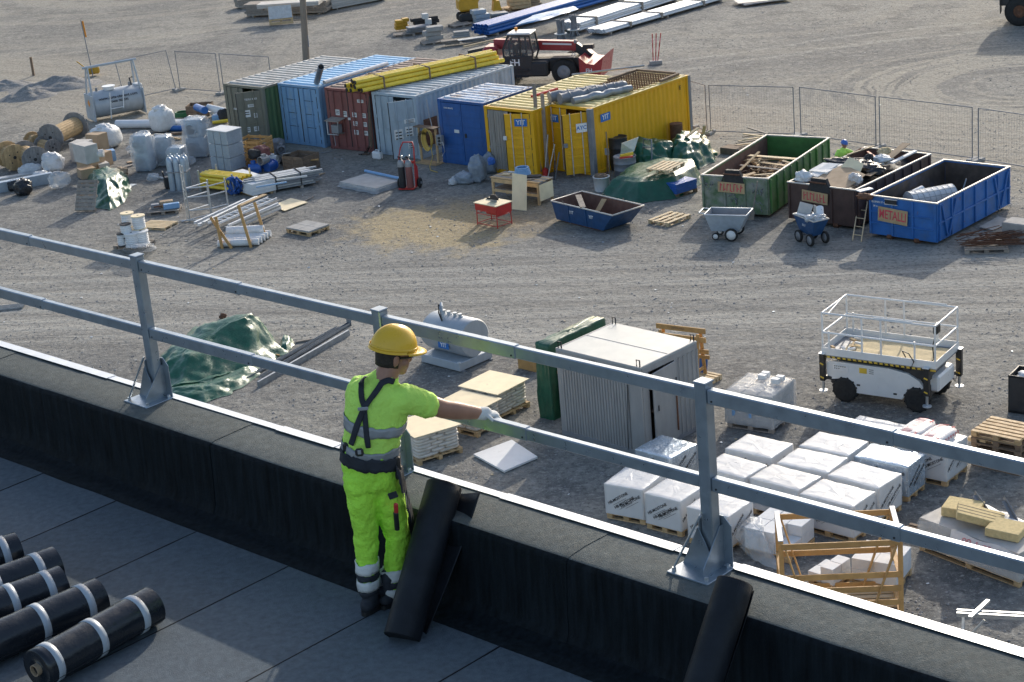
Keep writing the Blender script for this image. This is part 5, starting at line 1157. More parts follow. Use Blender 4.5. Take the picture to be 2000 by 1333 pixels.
# galvanised trestle in the corner
def galv_trestle():
    z = .85; A = at(1868, 1200, z); B = at(1996, 1207, z); t = thing('galvanised_trestle', 'galvanised steel trestle in the bottom right corner', 'trestle', (A.x, A.y, 0), atan2((B-A).y, (B-A).x)); L = (B-A).length+.25
    for y in (0, .12): bar(t, 'top_beam', (0, y, z-.02*y), (L, y, z), .05, .08, 'galv_bright')
    for x in (.12, L-.1):
        for s in (-.3, .35): bar(t, 'leg', (x, s, 0), (x, .06, z-.04), .05, .05, 'galv_bright')
        bar(t, 'tie', (x, -.24, .2), (x, .28, .2), .04, .04, 'galv_bright')
    bar(t, 'loose_profile', (.25, -.2, z+.05), (.55, .5, z+.05), .08, .05, 'galv_bright'); bar(t, 'brace', (.12, .0, .25), (.5, .02, z-.1), .04, .04, 'galv_bright')
galv_trestle()
# stacked pallets and dark bin at the right edge
def pallet_stack():
    A = at(1965, 905); t0 = None
    for k in range(6):
        p = pallet(('bottom', 'second', 'third', 'fourth', 'fifth', 'topmost, sunlit')[k]+' wooden pallet counted upwards in the stack at the right edge', (A.x+random.uniform(-.03, .03), A.y, k*.146), UA+random.uniform(-.05, .05), 1.2, 1.0, 'wood' if k == 5 else 'wood_dark', 'stacked pallets at the right edge', nb=6)  # sunlit top and shaded pallets below: light put into the wood colours
    p = pallet('short pale pallet pushed into the stack at the right edge', A+Vector((-.42, .1, .58)), UA+.1, .7, .5, 'wood_pale', nb=3, h=.1)
pallet_stack()
def dark_bin():
    A, yw, L = fr((1970, 806), (2030, 815)); t = thing('dark_bin', 'dark open refuse bin at the right edge with white liner', 'bin', A, yw); h = .95; b = .7
    mb = MB(); mb.ext([(0, 0, 0), (L, 0, 0), (L, .03, 0), (0, .03, 0)], (0, 0, h)); mb.box((0, b/2, h/2), (.03, b, h)).box((L, b/2, h/2), (.03, b, h)).box((L/2, b, h/2), (L, .03, h)).box((L/2, b/2, .04), (L, b, .05))
    part(t, 'bin_body', mb, 'machine_dark'); part(t, 'rim', MB().tube([(0, 0, h), (L, 0, h), (L, b, h), (0, b, h)], .03, 6, closed=True), 'black')
    part(t, 'liner', MB().blob((L/2, b/2, h-.1), (L*.42, b*.4, .14), 4, .3, 2, flat=h-.2), 'bag_white')
dark_bin()
pallet('wooden pallet buried behind the insulation pallet at the right edge', at(1790, 1045), UA, .5, .4, 'wood_dark', nb=3)
# ---------------------------------------------------------------- shipping containers
CW, CH = 2.438, 2.591
def corrugated(a, b, z0, z1, pitch=.28, dep=.036, nrm=None):
    a = Vector(a); b = Vector(b); dv = b-a; n = max(2, round(dv.length/pitch)); nn = Vector(nrm) if nrm else Vector((-dv.y, dv.x, 0)).normalized(); pts = []
    for i in range(n):
        for q, e in ((.0, 0), (.26, 0), (.5, 1), (.76, 1)): pts.append(a+dv*((i+q)/n)+nn*(dep*e))
    pts.append(b); k = len(pts); mb = MB()
    return mb.add([(p.x, p.y, z0) for p in pts]+[(p.x, p.y, z1) for p in pts], [(i, i+1, k+i+1, k+i) for i in range(k-1)])
def container(label, x, y, yaw, L, m, mroof, side=None, frame=None, doors=(0, 0), door_mats=None, ribs=True, name='shipping_container', roofdep=.085):
    t = thing(name, label, 'container', (x, y, 0), yaw-pi/2, 'shipping containers in the yard row'); W, H = CW, CH; side = side or m; frame = frame or m; dm = door_mats or (m, m)
    for px in (.08, W-.08):
        for py in (.08, L-.08): part(t, 'corner_post', MB().box((px, py, H/2), (.16, .16, H-.236), b=.01), frame)
    for px in (.06, W-.06):
        part(t, 'top_rail', MB().box((px, L/2, H-.05), (.10, L-.32, .09), b=.008), m); part(t, 'bottom_rail', MB().box((px, L/2, .09), (.10, L-.32, .16), b=.008), m)
    for py in (.07, L-.07):
        part(t, 'end_header', MB().box((W/2, py, H-.06), (W-.32, .11, .11), b=.008), m); part(t, 'end_sill', MB().box((W/2, py, .09), (W-.32, .11, .15), b=.008), m)
    for px in (.085, W-.085):
        for py in (.085, L-.085):
            for pz in (.06, H-.058): part(t, 'corner_casting', MB().box((px, py, pz), (.18, .18, .12), b=.012), frame)
    # roof with ridges running across
    n = max(8, round(L/.38)); pts = []
    for i in range(n):
        for q, e in ((0, 0), (.42, 0), (.55, 1), (.88, 1)): pts.append((.12+(L-.24)*(i+q)/n, H-.055+roofdep*e))
    pts.append((L-.12, H-.055)); mb = MB(); k = len(pts)
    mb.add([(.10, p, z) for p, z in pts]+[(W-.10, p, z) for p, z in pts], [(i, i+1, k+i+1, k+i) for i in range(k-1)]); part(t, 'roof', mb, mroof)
    part(t, 'roof_edge', MB().box((.08, L/2, H-.001), (.13, L-.36, .012)).box((W-.08, L/2, H-.001), (.13, L-.36, .012)), mroof)
    part(t, 'side_wall', corrugated((.05, .15, 0), (.05, L-.15, 0), .16, H-.09, nrm=(1, 0, 0)), side); part(t, 'side_wall', corrugated((W-.05, L-.15, 0), (W-.05, .15, 0), .16, H-.09, nrm=(-1, 0, 0)), side)
    part(t, 'back_wall', corrugated((.15, L-.04, 0), (W-.15, L-.04, 0), .16, H-.1, nrm=(0, -1, 0)), m); part(t, 'floor', MB().box((W/2, L/2, .15), (W-.2, L-.2, .03)), 'wood_dark')
    dw = (W-.34)/2; dh = H-.30; out = []
    for i in (0, 1):
        s = 1 if i == 0 else -1; hx = .165 if i == 0 else W-.165
        D = link('door', None, t, (hx, .02, .165), (0, 0, -s*radians(doors[i]))); bpy.data.objects.remove(D)
        mb = MB(); mb.box((s*dw/2, .0, dh/2), (dw-.012, .045, dh), b=.006)
        if ribs:
            for z in ([dh*q for q in (.17, .34, .5, .66, .83)] if ribs == 'h' else [dh*q for q in (.33, .66)]): mb.box((s*dw/2, -.026, z), (dw-.14, .02, dh*.10 if ribs == 'h' else .05), b=.012)
        D = part(t, 'door', mb, dm[i], (hx, .035, .165), (0, 0, -s*radians(doors[i])))
        for q in ((.30, .72) if ribs != 'h' else ()):
            lb = part(D, 'locking_bar', MB().cyl((s*dw*q, -.065, -.05), (s*dw*q, -.065, dh+.05), .02, n=8), 'rim' if dm[i] in ('cont_yellow',) else dm[i])
        if ribs != 'h':
            part(D, 'bar_handle', MB().bar((s*dw*.30, -.08, dh*.42), (s*dw*.62, -.08, dh*.42), .02, .035), dm[i]); part(D, 'gasket', MB().box((s*(dw-.005), -.01, dh/2), (.022, .05, dh)), 'dark'); part(D, 'gasket', MB().box((s*.012, -.01, dh/2), (.022, .048, dh)), 'dark')
            for z in (.1, .37, .63, .9): part(D, 'hinge', MB().cyl((0, -.03, dh*z-.06), (0, -.03, dh*z+.06), .02, n=8), dm[i])
        out.append((D, s, dw, dh))
    return t, out
def paper(D, s, dw, dh, u, v, w, h, m='paper', nm='paper_sheet', lines=2):
    o = part(D, nm, MB().box((s*dw*u, -.044, dh*v), (w, .004, h)), m)
    for q in range(lines): part(o, 'print_line', MB().box((s*dw*u, -.0465, dh*v+h*(.2-.3*q)), (w*.7, .001, h*.12)), 'print')
    return o
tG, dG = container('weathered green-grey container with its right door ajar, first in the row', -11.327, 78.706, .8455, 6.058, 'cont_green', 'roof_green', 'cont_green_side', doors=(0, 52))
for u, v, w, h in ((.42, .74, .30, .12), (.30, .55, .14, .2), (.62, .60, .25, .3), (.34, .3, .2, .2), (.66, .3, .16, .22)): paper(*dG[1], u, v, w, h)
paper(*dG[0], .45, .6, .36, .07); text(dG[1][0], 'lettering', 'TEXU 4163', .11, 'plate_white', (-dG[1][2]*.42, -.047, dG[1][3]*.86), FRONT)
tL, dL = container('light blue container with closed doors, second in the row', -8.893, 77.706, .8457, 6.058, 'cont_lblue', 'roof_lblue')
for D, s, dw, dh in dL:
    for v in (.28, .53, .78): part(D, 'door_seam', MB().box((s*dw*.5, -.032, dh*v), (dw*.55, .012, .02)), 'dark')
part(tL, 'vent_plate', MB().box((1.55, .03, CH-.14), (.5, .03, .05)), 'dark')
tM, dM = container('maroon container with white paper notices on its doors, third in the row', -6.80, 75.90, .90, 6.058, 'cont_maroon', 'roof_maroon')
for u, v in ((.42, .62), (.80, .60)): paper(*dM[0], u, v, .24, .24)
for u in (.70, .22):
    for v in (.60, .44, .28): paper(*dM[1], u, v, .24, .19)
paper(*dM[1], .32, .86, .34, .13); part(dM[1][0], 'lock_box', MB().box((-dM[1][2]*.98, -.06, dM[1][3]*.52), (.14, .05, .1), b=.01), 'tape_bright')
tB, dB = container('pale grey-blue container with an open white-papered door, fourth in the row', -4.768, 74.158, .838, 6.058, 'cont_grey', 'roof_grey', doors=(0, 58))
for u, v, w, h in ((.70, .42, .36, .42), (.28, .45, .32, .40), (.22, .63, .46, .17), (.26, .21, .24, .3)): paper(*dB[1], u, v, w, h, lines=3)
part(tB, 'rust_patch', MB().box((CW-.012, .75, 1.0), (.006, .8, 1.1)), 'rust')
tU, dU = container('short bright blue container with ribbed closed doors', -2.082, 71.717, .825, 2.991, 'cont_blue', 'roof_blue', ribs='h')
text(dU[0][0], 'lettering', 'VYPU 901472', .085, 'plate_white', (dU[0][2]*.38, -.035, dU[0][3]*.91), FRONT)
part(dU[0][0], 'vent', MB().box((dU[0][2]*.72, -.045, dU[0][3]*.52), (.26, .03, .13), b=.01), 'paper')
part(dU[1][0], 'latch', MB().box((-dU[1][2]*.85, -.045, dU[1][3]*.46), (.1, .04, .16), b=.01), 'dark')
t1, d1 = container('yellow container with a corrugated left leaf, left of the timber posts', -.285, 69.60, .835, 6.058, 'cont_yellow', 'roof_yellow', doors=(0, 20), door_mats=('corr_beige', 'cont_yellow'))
t2, d2 = container('yellow container with an open ribbed door and a long yellow side', 1.92, 69.14, .8129, 6.058, 'cont_yellow', 'roof_yellow', doors=(0, 56))
part(d1[0][0], 'corrugated_leaf', corrugated((.02, -.03, 0), (d1[0][2]*.82, -.03, 0), .02, d1[0][3], .13, .045, nrm=(0, -1, 0)), 'corr_beige')
part(t2, 'grey_post', MB().box((CW-.06, -.01, CH/2), (.2, .2, CH-.02), b=.012), 'greysteel'); part(t2, 'grey_post', MB().box((CW-.06, 6.058, CH/2), (.16, .16, CH-.02), b=.012), 'greysteel')
def yit(D, s, dw, dh, u, v, sz=.29, nm='sign'):
    o = part(D, nm, MB().box((s*dw*u, -.046, dh*v), (sz*1.75, .008, sz), b=.003), 'blueprint'); text(o, 'lettering', 'YIT', sz*.85, 'plate_white', (s*dw*u, -.0515, dh*v), FRONT)
yit(*d1[1], .36, .86); yit(*d2[0], .36, .83)
for D, s, dw, dh in (d1[1], d2[1]):
    for z in (.12, .28, .44, .60, .76): part(D, 'rib', MB().box((s*dw*.5, -.03, dh*z), (dw*.8, .03, dh*.05), b=.014), 'cont_yellow')
o_ = part(d2[1][0], 'sign', MB().box((-d2[1][2]*.32, -.085, d2[1][3]*.76), (.42, .008, .34), b=.003), 'plate_white'); text(o_, 'lettering', 'AYC', .2, 'blueprint', (-d2[1][2]*.32, -.0905, d2[1][3]*.76), FRONT)
part(d2[1][0], 'lock_box', MB().box((-d2[1][2]*.95, -.08, d2[1][3]*.5), (.16, .08, .16), b=.015), 'greysteel'); part(d1[1][0], 'lock_box', MB().box((-d1[1][2]*1.0, -.07, d1[1][3]*.6), (.14, .06, .16), b=.015), 'paper')
o_ = part(t2, 'sign', MB().box((CW-.045, .85, 2.08), (.006, .58, .30), b=.001), 'blueprint'); text(o_, 'lettering', 'YIT', .27, 'plate_white', (CW-.0405, .85, 2.08), RIGHT)
text(t2, 'lettering', 'E', .22, 'print', (CW-.0415, 5.5, 2.2), RIGHT)
def on(tc, x, y, z=CH): return tc.matrix_basis @ Vector((x, y, z))
# things on the container roofs
def pipe_thing(label, A, B, r, m, hollow=True, name='plastic_pipe', group=None, n=14):
    A = Vector(A); B = Vector(B); d = B-A; mb = MB()
    t = tag(link(name, (mb.pipe((0, 0, -d.length/2), (0, 0, d.length/2), r, n=n) if hollow else mb.cyl((0, 0, -d.length/2), (0, 0, d.length/2), r, n=n)).mesh(name, m), None, (A+B)/2, d.to_track_quat('Z', 'Y').to_euler()), label, 'pipe', group)
    return t
tip = on(tL, 2.15, .25, CH+.14)
pipe_thing('short grey pipe sticking up at the light blue container roof corner', tip, at(627, 131, CH+1.05), .13, 'zinc')
pipe_thing('long white pipe lying along the light blue container roof edge', on(tL, 2.36, .45, CH+.1), on(tL, 2.36, 4.3, CH+.1), .085, 'white_pipe')
def yellow_bundle():
    A = on(tB, -.55, -.55, CH+.05); B = on(tB, 1.35, 6.2, CH+.05); d = B-A; t = thing('pipe_bundle', 'bundle of yellow gas pipes lying across the container roofs', 'pipe bundle', A, atan2(d.y, d.x)); L = d.length
    for r_, nn, off in ((0, 5, 0), (1, 4, .1), (2, 3, .2)):
        for i in range(nn):
            e = random.uniform(-.12, .3); y = -.46+off+.19*i*1.15; z = .1+.165*r_
            p = part(t, 'pipe', MB().pipe((e, y, z), (L+random.uniform(-.3, .1), y, z), .088, n=14), 'yellow_pipe'); part(p, 'pipe_cap', MB().cyl((e-.03, y, z), (e+.02, y, z), .082, n=14), 'black')
    for q in (.17, .48, .8): part(t, 'timber_brace', MB().bar((L*q, -.62, -.02), (L*q, -.62, .50), .05, .06).bar((L*q, -.6, .50), (L*q, .6, .50), .05, .05).bar((L*q, .6, 0), (L*q, .6, .5), .05, .05), 'wood_dark')
yellow_bundle()
pipe_thing('short yellow pipe end beside the bundle on the maroon container', on(tM, 1.75, .6, CH+.15), on(tM, 2.35, .15, CH+.12), .1, 'yellow_pipe')
for i, y in enumerate((1.75, 1.95)): pipe_thing(('upper' if i else 'lower')+' of the two red tubes on the yellow container roof', on(t1, .95, y, CH+.06), on(t1, 1.05, y+1.25, CH+.06), .05, 'red', name='red_tube', group='red tubes on the yellow roof')
def mesh_frame():
    t = thing('rebar_mesh', 'rusty reinforcing mesh lying on the yellow container roof', 'rebar mesh', on(t2, 0, 0, CH+.06), t2.rotation_euler.z)
    for i in range(16): rod(t, 'bar', (.25+i*.125, 2.5, 0), (.25+i*.125, 5.6, 0), .012, 'rust', 6)
    for i in range(20): rod(t, 'bar', (.15, 2.6+i*.15, .02), (2.25, 2.6+i*.15, .02), .012, 'rust', 6)
    f = thing('steel_angle', 'three brown steel angles round the mesh at the roof end', 'steel angle', on(t2, 0, 0, CH+.1), t2.rotation_euler.z)
    for a, b in (((.1, 3.9, 0), (.1, 5.75, 0)), ((.1, 5.75, 0), (2.0, 5.75, 0)), ((2.3, 4.4, 0), (2.2, 5.7, 0))): part(f, 'angle', MB().bar(a, b, .1, .09), 'wood_dark')
mesh_frame()
def mesh_rolls():
    a0 = t2.rotation_euler.z
    for i, (x, y, L, r, yw, lb) in enumerate(((.35, .1, 2.7, .21, 1.02, 'rear crumpled roll of grey steel mesh on the yellow roof'), (.85, .1, 2.9, .2, 1.22, 'middle roll of grey steel mesh on the yellow roof'), (1.4, .2, 2.7, .14, 1.3, 'front smooth grey roll at the yellow roof edge'))):
        t = thing('mesh_roll', lb, 'mesh roll', on(t2, x, y, CH+r+.02), a0+yw, 'grey mesh rolls on the yellow roof')
        pts = [(q*L/14, .06*noise.noise(Vector((q*.4, i, 0))), .05*noise.noise(Vector((q*.5, i, 5)))) for q in range(15)]
        part(t, 'roll', MB().tube(pts, [r*(1+.45*noise.noise(Vector((q*.9, i, 9)))) for q in range(15)], 12), 'greysteel' if i < 2 else 'zinc')
        if i < 2:
            for q in range(0, 22, 3): part(t, 'coil', MB().tube([(q*L/22, (r+.025)*cos(k*pi/4), (r+.025)*sin(k*pi/4)) for k in range(8)], .012, 5, closed=True), 'greysteel')
mesh_rolls()
pipe_thing('thin grey steel tube across the far roof end', on(t1, .1, 5.3, CH+.1), on(t2, .5, 5.75, CH+.3), .04, 'zinc')
for i, (px, py, ty, lb) in enumerate(((1056, 344, 166, 'taller grey timber post leaning on the yellow containers'), (1070, 343, 186, 'shorter grey timber post leaning on the yellow containers'))):
    A = at(px, py); h = hgt(px, py, ty); solo('timber_post', MB().bar((0, 0, 0), (-.12, .18, h), .14, .06, up=(0, 1, 0), bev=.004), 'wood_grey', lb, 'timber', A, UA)
# ---------------------------------------------------------------- skips
def skip(label, tfl, tfr, tbr, tbl, zt, mo, mi, ribs=9, z0=.12, slope=.0, name='waste_skip', mback=None, mfront=None):
    P = [at(*q, zt) for q in (tfl, tfr, tbr, tbl)]; W_ = (P[1]-P[0])+(P[2]-P[3]); yw = atan2(W_.y, W_.x)
    w = ((P[1]-P[0]).length+(P[2]-P[3]).length)/2; L = ((P[2]-P[1]).length+(P[3]-P[0]).length)/2; c = sum(P, Vector())/4; c.z = 0
    u = Vector((cos(yw), sin(yw), 0)); v = Vector((-u.y, u.x, 0)); A = c-u*w/2-v*L/2
    t = thing(name, label, 'skip', A, yw, 'open roll-off waste skips'); print(label[:20], w, L)
    k = .05; b = .08*0+slope
    part(t, 'front_wall', MB().box((w/2, .03, (zt+z0)/2), (w, .05, zt-z0)), mfront or mo); part(t, 'back_wall', MB().box((w/2, L-.03, (zt+z0)/2), (w, .05, zt-z0)), mo)
    part(t, 'left_wall', MB().box((.03, L/2, (zt+z0)/2), (.05, L-.11, zt-z0-.002)), mo); part(t, 'right_wall', MB().box((w-.03, L/2, (zt+z0)/2), (.05, L-.11, zt-z0-.002)), mo)
    # inner lining a few millimetres inside: worn, dirty
    part(t, 'inner_side', MB().box((.06, L/2, (zt+z0)/2), (.006, L-.13, zt-z0-.08)).box((w-.06, L/2, (zt+z0)/2), (.006, L-.13, zt-z0-.08)).box((w/2, .06, (zt+z0)/2), (w-.14, .006, zt-z0-.08)), mi)
    part(t, 'inner_back', MB().box((w/2, L-.06, (zt+z0)/2), (w-.14, .006, zt-z0-.08)), mback or mi); part(t, 'floor', MB().box((w/2, L/2, z0+.05), (w-.1, L-.1, .06)), mi)
    part(t, 'rim', MB().box((w/2, .03, zt+.02), (w+.06, .07, .045), b=.012).box((w/2, L-.03, zt+.02), (w+.06, .07, .045), b=.012).box((.03, L/2, zt+.0205), (.07, L-.09, .044), b=.012).box((w-.03, L/2, zt+.0205), (.07, L-.09, .044), b=.012), 'rim' if mo != 'x' else mo)
    for i in range(ribs):
        y = .15+(L-.3)*i/(ribs-1)
        for x in (-.02, w+.02): part(t, 'rib', MB().box((x, y, (zt+z0)/2), (.06, .07, zt-z0-.05), b=.012), mo)
    for x in (.06, w*.35, w*.65, w-.06): part(t, 'front_rib', MB().box((x, -.02, (zt+z0)/2), (.07, .06, zt-z0-.05), b=.012), mfront or mo)
    part(t, 'runner', MB().box((w*.3, L/2, z0/2), (.12, L-.2, z0+.06)).box((w*.7, L/2, z0/2), (.12, L-.2, z0+.06)), 'rust')
    for x in (w*.3, w*.7): part(t, 'roller', MB().cyl((x-.08, .06, .09), (x+.08, .06, .09), .09, n=14), 'rust')
    return t, w, L
def board_sign(t, x, z, w, h, s, rot=0, tilt=0):
    o = part(t, 'sign_board', MB().box((0, 0, 0), (w, .014, h), b=.002), 'sign_ply', (x, -.075, z), (0, rot, 0))
    if s: tx = text(o, 'lettering', s, h*.86, 'redprint', (0, -.009, 0), FRONT, .001); tx.scale = (w*.9/max(.01, tx.dimensions.x), 1, 1)
    else:                       # faded, unreadable hand-painted strokes
        n = 7
        for i in range(n):
            cx = -w*.38+w*.76*i/(n-1); a = random.uniform(-.12, .12); part(o, 'painted_stroke', MB().bar((cx-.03, -.009, -h*.36), (cx-.03+a*.2, -.009, h*.36), .002, .035, up=(1, 0, 0)), 'redprint')
            z = random.choice((-.3, 0, .32)); part(o, 'painted_stroke', MB().bar((cx-.03, -.0095, h*z), (cx+.05, -.0095, h*(z+random.uniform(-.2, .2))), .002, .035, up=(0, 0, 1)), 'redprint')
    return o
tg, gw, gl = skip('green skip with weathered grey front, half full of boards', (1363, 343), (1497, 351), (1624, 271), (1502, 265), 1.36, 'skip_green', 'skip_rust_in', 10, mback='skip_green_in', mfront='skip_green_front')
tn, nw, nl = skip('brown skip heaped with mixed rubbish', (1534, 357), (1668.6, 373), (1821, 303), (1693, 289), 1.34, 'skip_brown', 'skip_rust_in', 9)
tb_, bw, bl_ = skip('bright blue skip with little in it, at the right', (1690, 381), (1816, 399), (1987, 328), (1851, 314.5), 1.36, 'skip_blue', 'skip_in', 7)
s = board_sign(tb_, bw*.37, .82, 1.06, .48, 'METALLI', .06)
board_sign(tg, gw*.46, 1.02, .98, .36, None, .03); board_sign(tn, nw*.42, .98, .98, .38, None, .06)
for t, w in ((tg, gw), (tn, nw)):
    part(t, 'hook_housing', MB().ext([(w*.30, -.05, 1.16), (w*.66, -.05, 1.16), (w*.58, -.05, 1.62), (w*.38, -.05, 1.62)], (0, .14, 0)), 'dark'); part(t, 'hook_bar', MB().cyl((w*.36, -.12, 1.5), (w*.60, -.12, 1.5), .03, n=10), 'rust')
part(tb_, 'hook_slot', MB().box((bw*.34, -.06, 1.26), (.42, .02, .12), b=.004), 'dark'); part(tb_, 'slot_frame', MB().box((bw*.34, -.055, 1.34), (.46, .03, .02)).box((bw*.34, -.055, 1.18), (.46, .03, .02)), 'rim')
text(tb_, 'lettering', 'HELSINKI 37 44', .085, 'plate_white', (bw*.14, -.012, 1.2), FRONT); text(tb_, 'lettering', '30 m', .08, 'plate_white', (bw*.1, -.012, 1.06), FRONT)
for y0 in (.25, bl_-1.15):       # diagonal side braces and mid rail of the blue skip
    part(tb_, 'side_brace', MB().bar((bw+.035, y0+.35, .2), (bw+.035, y0, 1.28), .05, .06).bar((bw+.035, y0+.45, .2), (bw+.035, y0+.9, 1.28), .05, .06), 'skip_blue')
part(tb_, 'mid_rail', MB().box((bw+.02, bl_/2, .72), (.05, bl_-.1, .06), b=.01).box((bw/2, -.015, .88), (bw-.1, .04, .05), b=.01).box((bw/2, -.015, .5), (bw-.1, .04, .05), b=.01), 'skip_blue')
# graffiti on the green skip
random.seed(77)
for x0, z0_, n_, sc_ in ((gw*.10, .95, 5, .2), (gw*.84, .95, 6, .24), (gw*.5, .5, 7, .3), (gw*.84, .55, 4, .2)):
    for j in range(n_):
        P = [Vector((x0+sc_*random.uniform(-.7, .7), -.012, z0_+sc_*random.uniform(-1, 1)))]
        for k in range(7): P.append(P[-1]+Vector((random.uniform(-.6, .6), 0, random.uniform(-.7, .6)))*sc_*.4)
        part(tg, 'graffiti', MB().tube(P, .012, 4), 'tape')
def inb(t, x, y, z): return t.matrix_basis @ Vector((x, y, z))
def plank(label, A, B, w=.14, h=.03, m='wood_pale', name='plank', group=None, cat='plank', up=(0, 0, 1)):
    A = Vector(A); B = Vector(B); return solo(name, MB().bar((0, 0, 0), B-A, w, h, up=up, bev=.003), m, label, cat, A, 0, group)
random.seed(21)
gp = [((.15, 3.7, 1.12), (2.25, 3.0, 1.28), .2), ((.1, 3.5, 1.0), (2.2, 2.5, 1.15), .16), ((.2, 2.8, 1.0), (2.2, 2.3, 1.05), .12), ((.3, 1.2, .7), (.6, 3.6, 1.3), .1), ((.5, 1.5, .95), (2.1, 2.1, 1.0), .12), ((.4, .6, .9), (1.2, 1.8, 1.05), .2), ((1.2, .5, .95), (1.9, 1.6, 1.0), .16), ((.3, .9, .9), (1.9, 1.0, .95), .1), ((1.5, .4, .9), (2.1, 1.8, 1.0), .12), ((.3, 3.2, 1.1), (2.1, 3.4, 1.18), .1)]
where = ['topmost wide', 'second wide', 'thin middle', 'upright leaning', 'cross-lying', 'short broad pale', 'broad near', 'thin near cross', 'right near', 'thin rear']
for i, (a, b, w_) in enumerate(gp): plank(where[i]+' board in the green skip', inb(tg, *a), inb(tg, *b), w_, .03, ('wood_pale', 'wood', 'wood_grey', 'wood')[i % 4], group='boards in the green skip')
mb = MB()
for i in range(170):
    c = Vector((random.uniform(.25, gw-.3), random.uniform(.3, gl*.75), random.uniform(.6, .92))); mb.box(c, (random.uniform(.1, .7), random.uniform(.04, .12), .025), rz=random.random()*3, rx=random.uniform(-.4, .4), ry=random.uniform(-.3, .3), m=random.randrange(3))
o = link('wood_scrap', mb.mesh('wood_scrap', ['wood', 'wood_pale', 'wood_dark']), None, tg.location, tg.rotation_euler); o['kind'] = 'stuff'; o['label'] = 'heap of broken wood scraps filling the green skip'; o['category'] = 'wood scrap'
mb = MB(); mb.sheet(lambda u, v: (.09+u*(gw-.18), .1+v*(gl-.3), .55+.12*noise.noise(Vector((u*4, v*8, 0)))-.25*max(0, v-.75)), 12, 24); k_ = link('wood_debris', mb.mesh('wood_debris', 'wood_dark'), None, tg.location, tg.rotation_euler); k_['kind'] = 'stuff'; k_['label'] = 'fine wood debris at the bottom of the green skip'; k_['category'] = 'debris'
# rubbish in the brown skip
mb = MB(); mb.sheet(lambda u, v: (.1+u*(nw-.2), .1+v*(nl-.2), 1.05+.16*noise.fractal(Vector((u*4, v*7, 2)), 1, 2, 3)), 24, 40); o = link('rubble_fill', mb.mesh('rubble_fill', 'dark'), None, tn.location, tn.rotation_euler); o['kind'] = 'stuff'; o['label'] = 'dark mixed rubbish filling the brown skip'; o['category'] = 'rubbish'
def in_n(x, y, z): return inb(tn, x, y, z)
for i, (x, y, z, r, m, lb) in enumerate(((.6, 2.7, 1.42, (.75, .28, .16), 'black_bag', 'long dark plastic bag across the brown skip'), (1.45, 2.6, 1.40, (.5, .35, .2), 'black_bag', 'black rubbish bag in the middle of the brown skip'), (1.9, 2.2, 1.42, (.5, .3, .18), 'black_bag', 'black rubbish bag at the right rim of the brown skip'), (1.3, 3.0, 1.55, (.16, .16, .16), 'dark', 'dark round lump on the bags in the brown skip'), (1.5, 3.5, 1.42, (.35, .3, .16), 'bag_white', 'pale plastic bag in the brown skip'), (.3, .5, 1.42, (.28, .3, .22), 'bag_white', 'white film bundle at the left front of the brown skip'), (2.05, .9, 1.45, (.24, .2, .2), 'film_thick', 'clear bag on the right rim of the brown skip'))):
    solo('rubbish_bag', MB().blob((0, 0, 0), r, i+2, .35, 2, flat=None), m, lb, 'rubbish bag', in_n(x, y, z), tn.rotation_euler.z)
def sheet_thing(label, pts, m, name='cardboard_sheet', cat='cardboard', th=.02):
    P = [Vector(q) for q in pts]; c = sum(P, Vector())/len(P); nrm = (P[1]-P[0]).cross(P[2]-P[0]).normalized(); return solo(name, MB().ext([q-c for q in P], nrm*th), m, label, cat, c)
sheet_thing('big brown cardboard sheet at the front of the brown skip', [in_n(.75, .25, 1.3), in_n(2.15, .25, 1.32), in_n(2.2, 1.3, 1.5), in_n(1.1, 1.75, 1.62), in_n(.6, .9, 1.42)], 'card')
sheet_thing('torn pale board standing in the brown skip', [in_n(1.05, 1.35, 1.45), in_n(1.85, 1.45, 1.4), in_n(1.8, 1.85, 1.7), in_n(1.2, 1.95, 1.85)], 'ply')
sheet_thing('brown cardboard box panel at the back of the brown skip', [in_n(1.45, 3.4, 1.3), in_n(1.8, 3.3, 1.35), in_n(2.1, 4.4, 1.8), in_n(1.7, 4.6, 1.75)], 'card')
sheet_thing('stack of white boards on the left of the brown skip', [in_n(.15, 1.1, 1.42), in_n(.9, 1.0, 1.45), in_n(.95, 2.0, 1.5), in_n(.2, 1.9, 1.5)], 'paper', 'white_boards', 'boards', .08)
sheet_thing('second layer of white board in the brown skip', [in_n(.3, .8, 1.4), in_n(.7, .75, 1.4), in_n(.9, 1.8, 1.6), in_n(.5, 1.8, 1.6)], 'paper', 'white_boards', 'boards', .03)
sheet_thing('small cardboard by the right rim of the brown skip', [in_n(1.9, 1.7, 1.35), in_n(2.2, 1.6, 1.38), in_n(2.25, 2.2, 1.45), in_n(2.1, 2.2, 1.5)], 'card')
plank('long grey lath in the brown skip', in_n(.2, 3.1, 1.42), in_n(1.3, 3.3, 1.5), .08, .03, 'wood_grey'); plank('pale lath at the back of the brown skip', in_n(.1, 3.6, 1.42), in_n(.6, 4.6, 1.55), .08, .03, 'wood_pale'); plank('red plastic strip at the back of the brown skip', in_n(.5, 4.3, 1.4), in_n(1.1, 3.7, 1.45), .08, .03, 'red', 'plastic_strip', cat='strip'); plank('white trim pieces at the right rear of the brown skip', in_n(2.0, 3.3, 1.4), in_n(2.25, 4.5, 1.55), .14, .05, 'white', 'trim', cat='trim')
solo('rubble', MB().blob((0, 0, 0), (.25, .2, .14), 5, .4, 2, flat=None), 'sawdust', 'yellowish foam lump at the back of the brown skip', 'foam', in_n(1.15, 4.3, 1.45), 0)
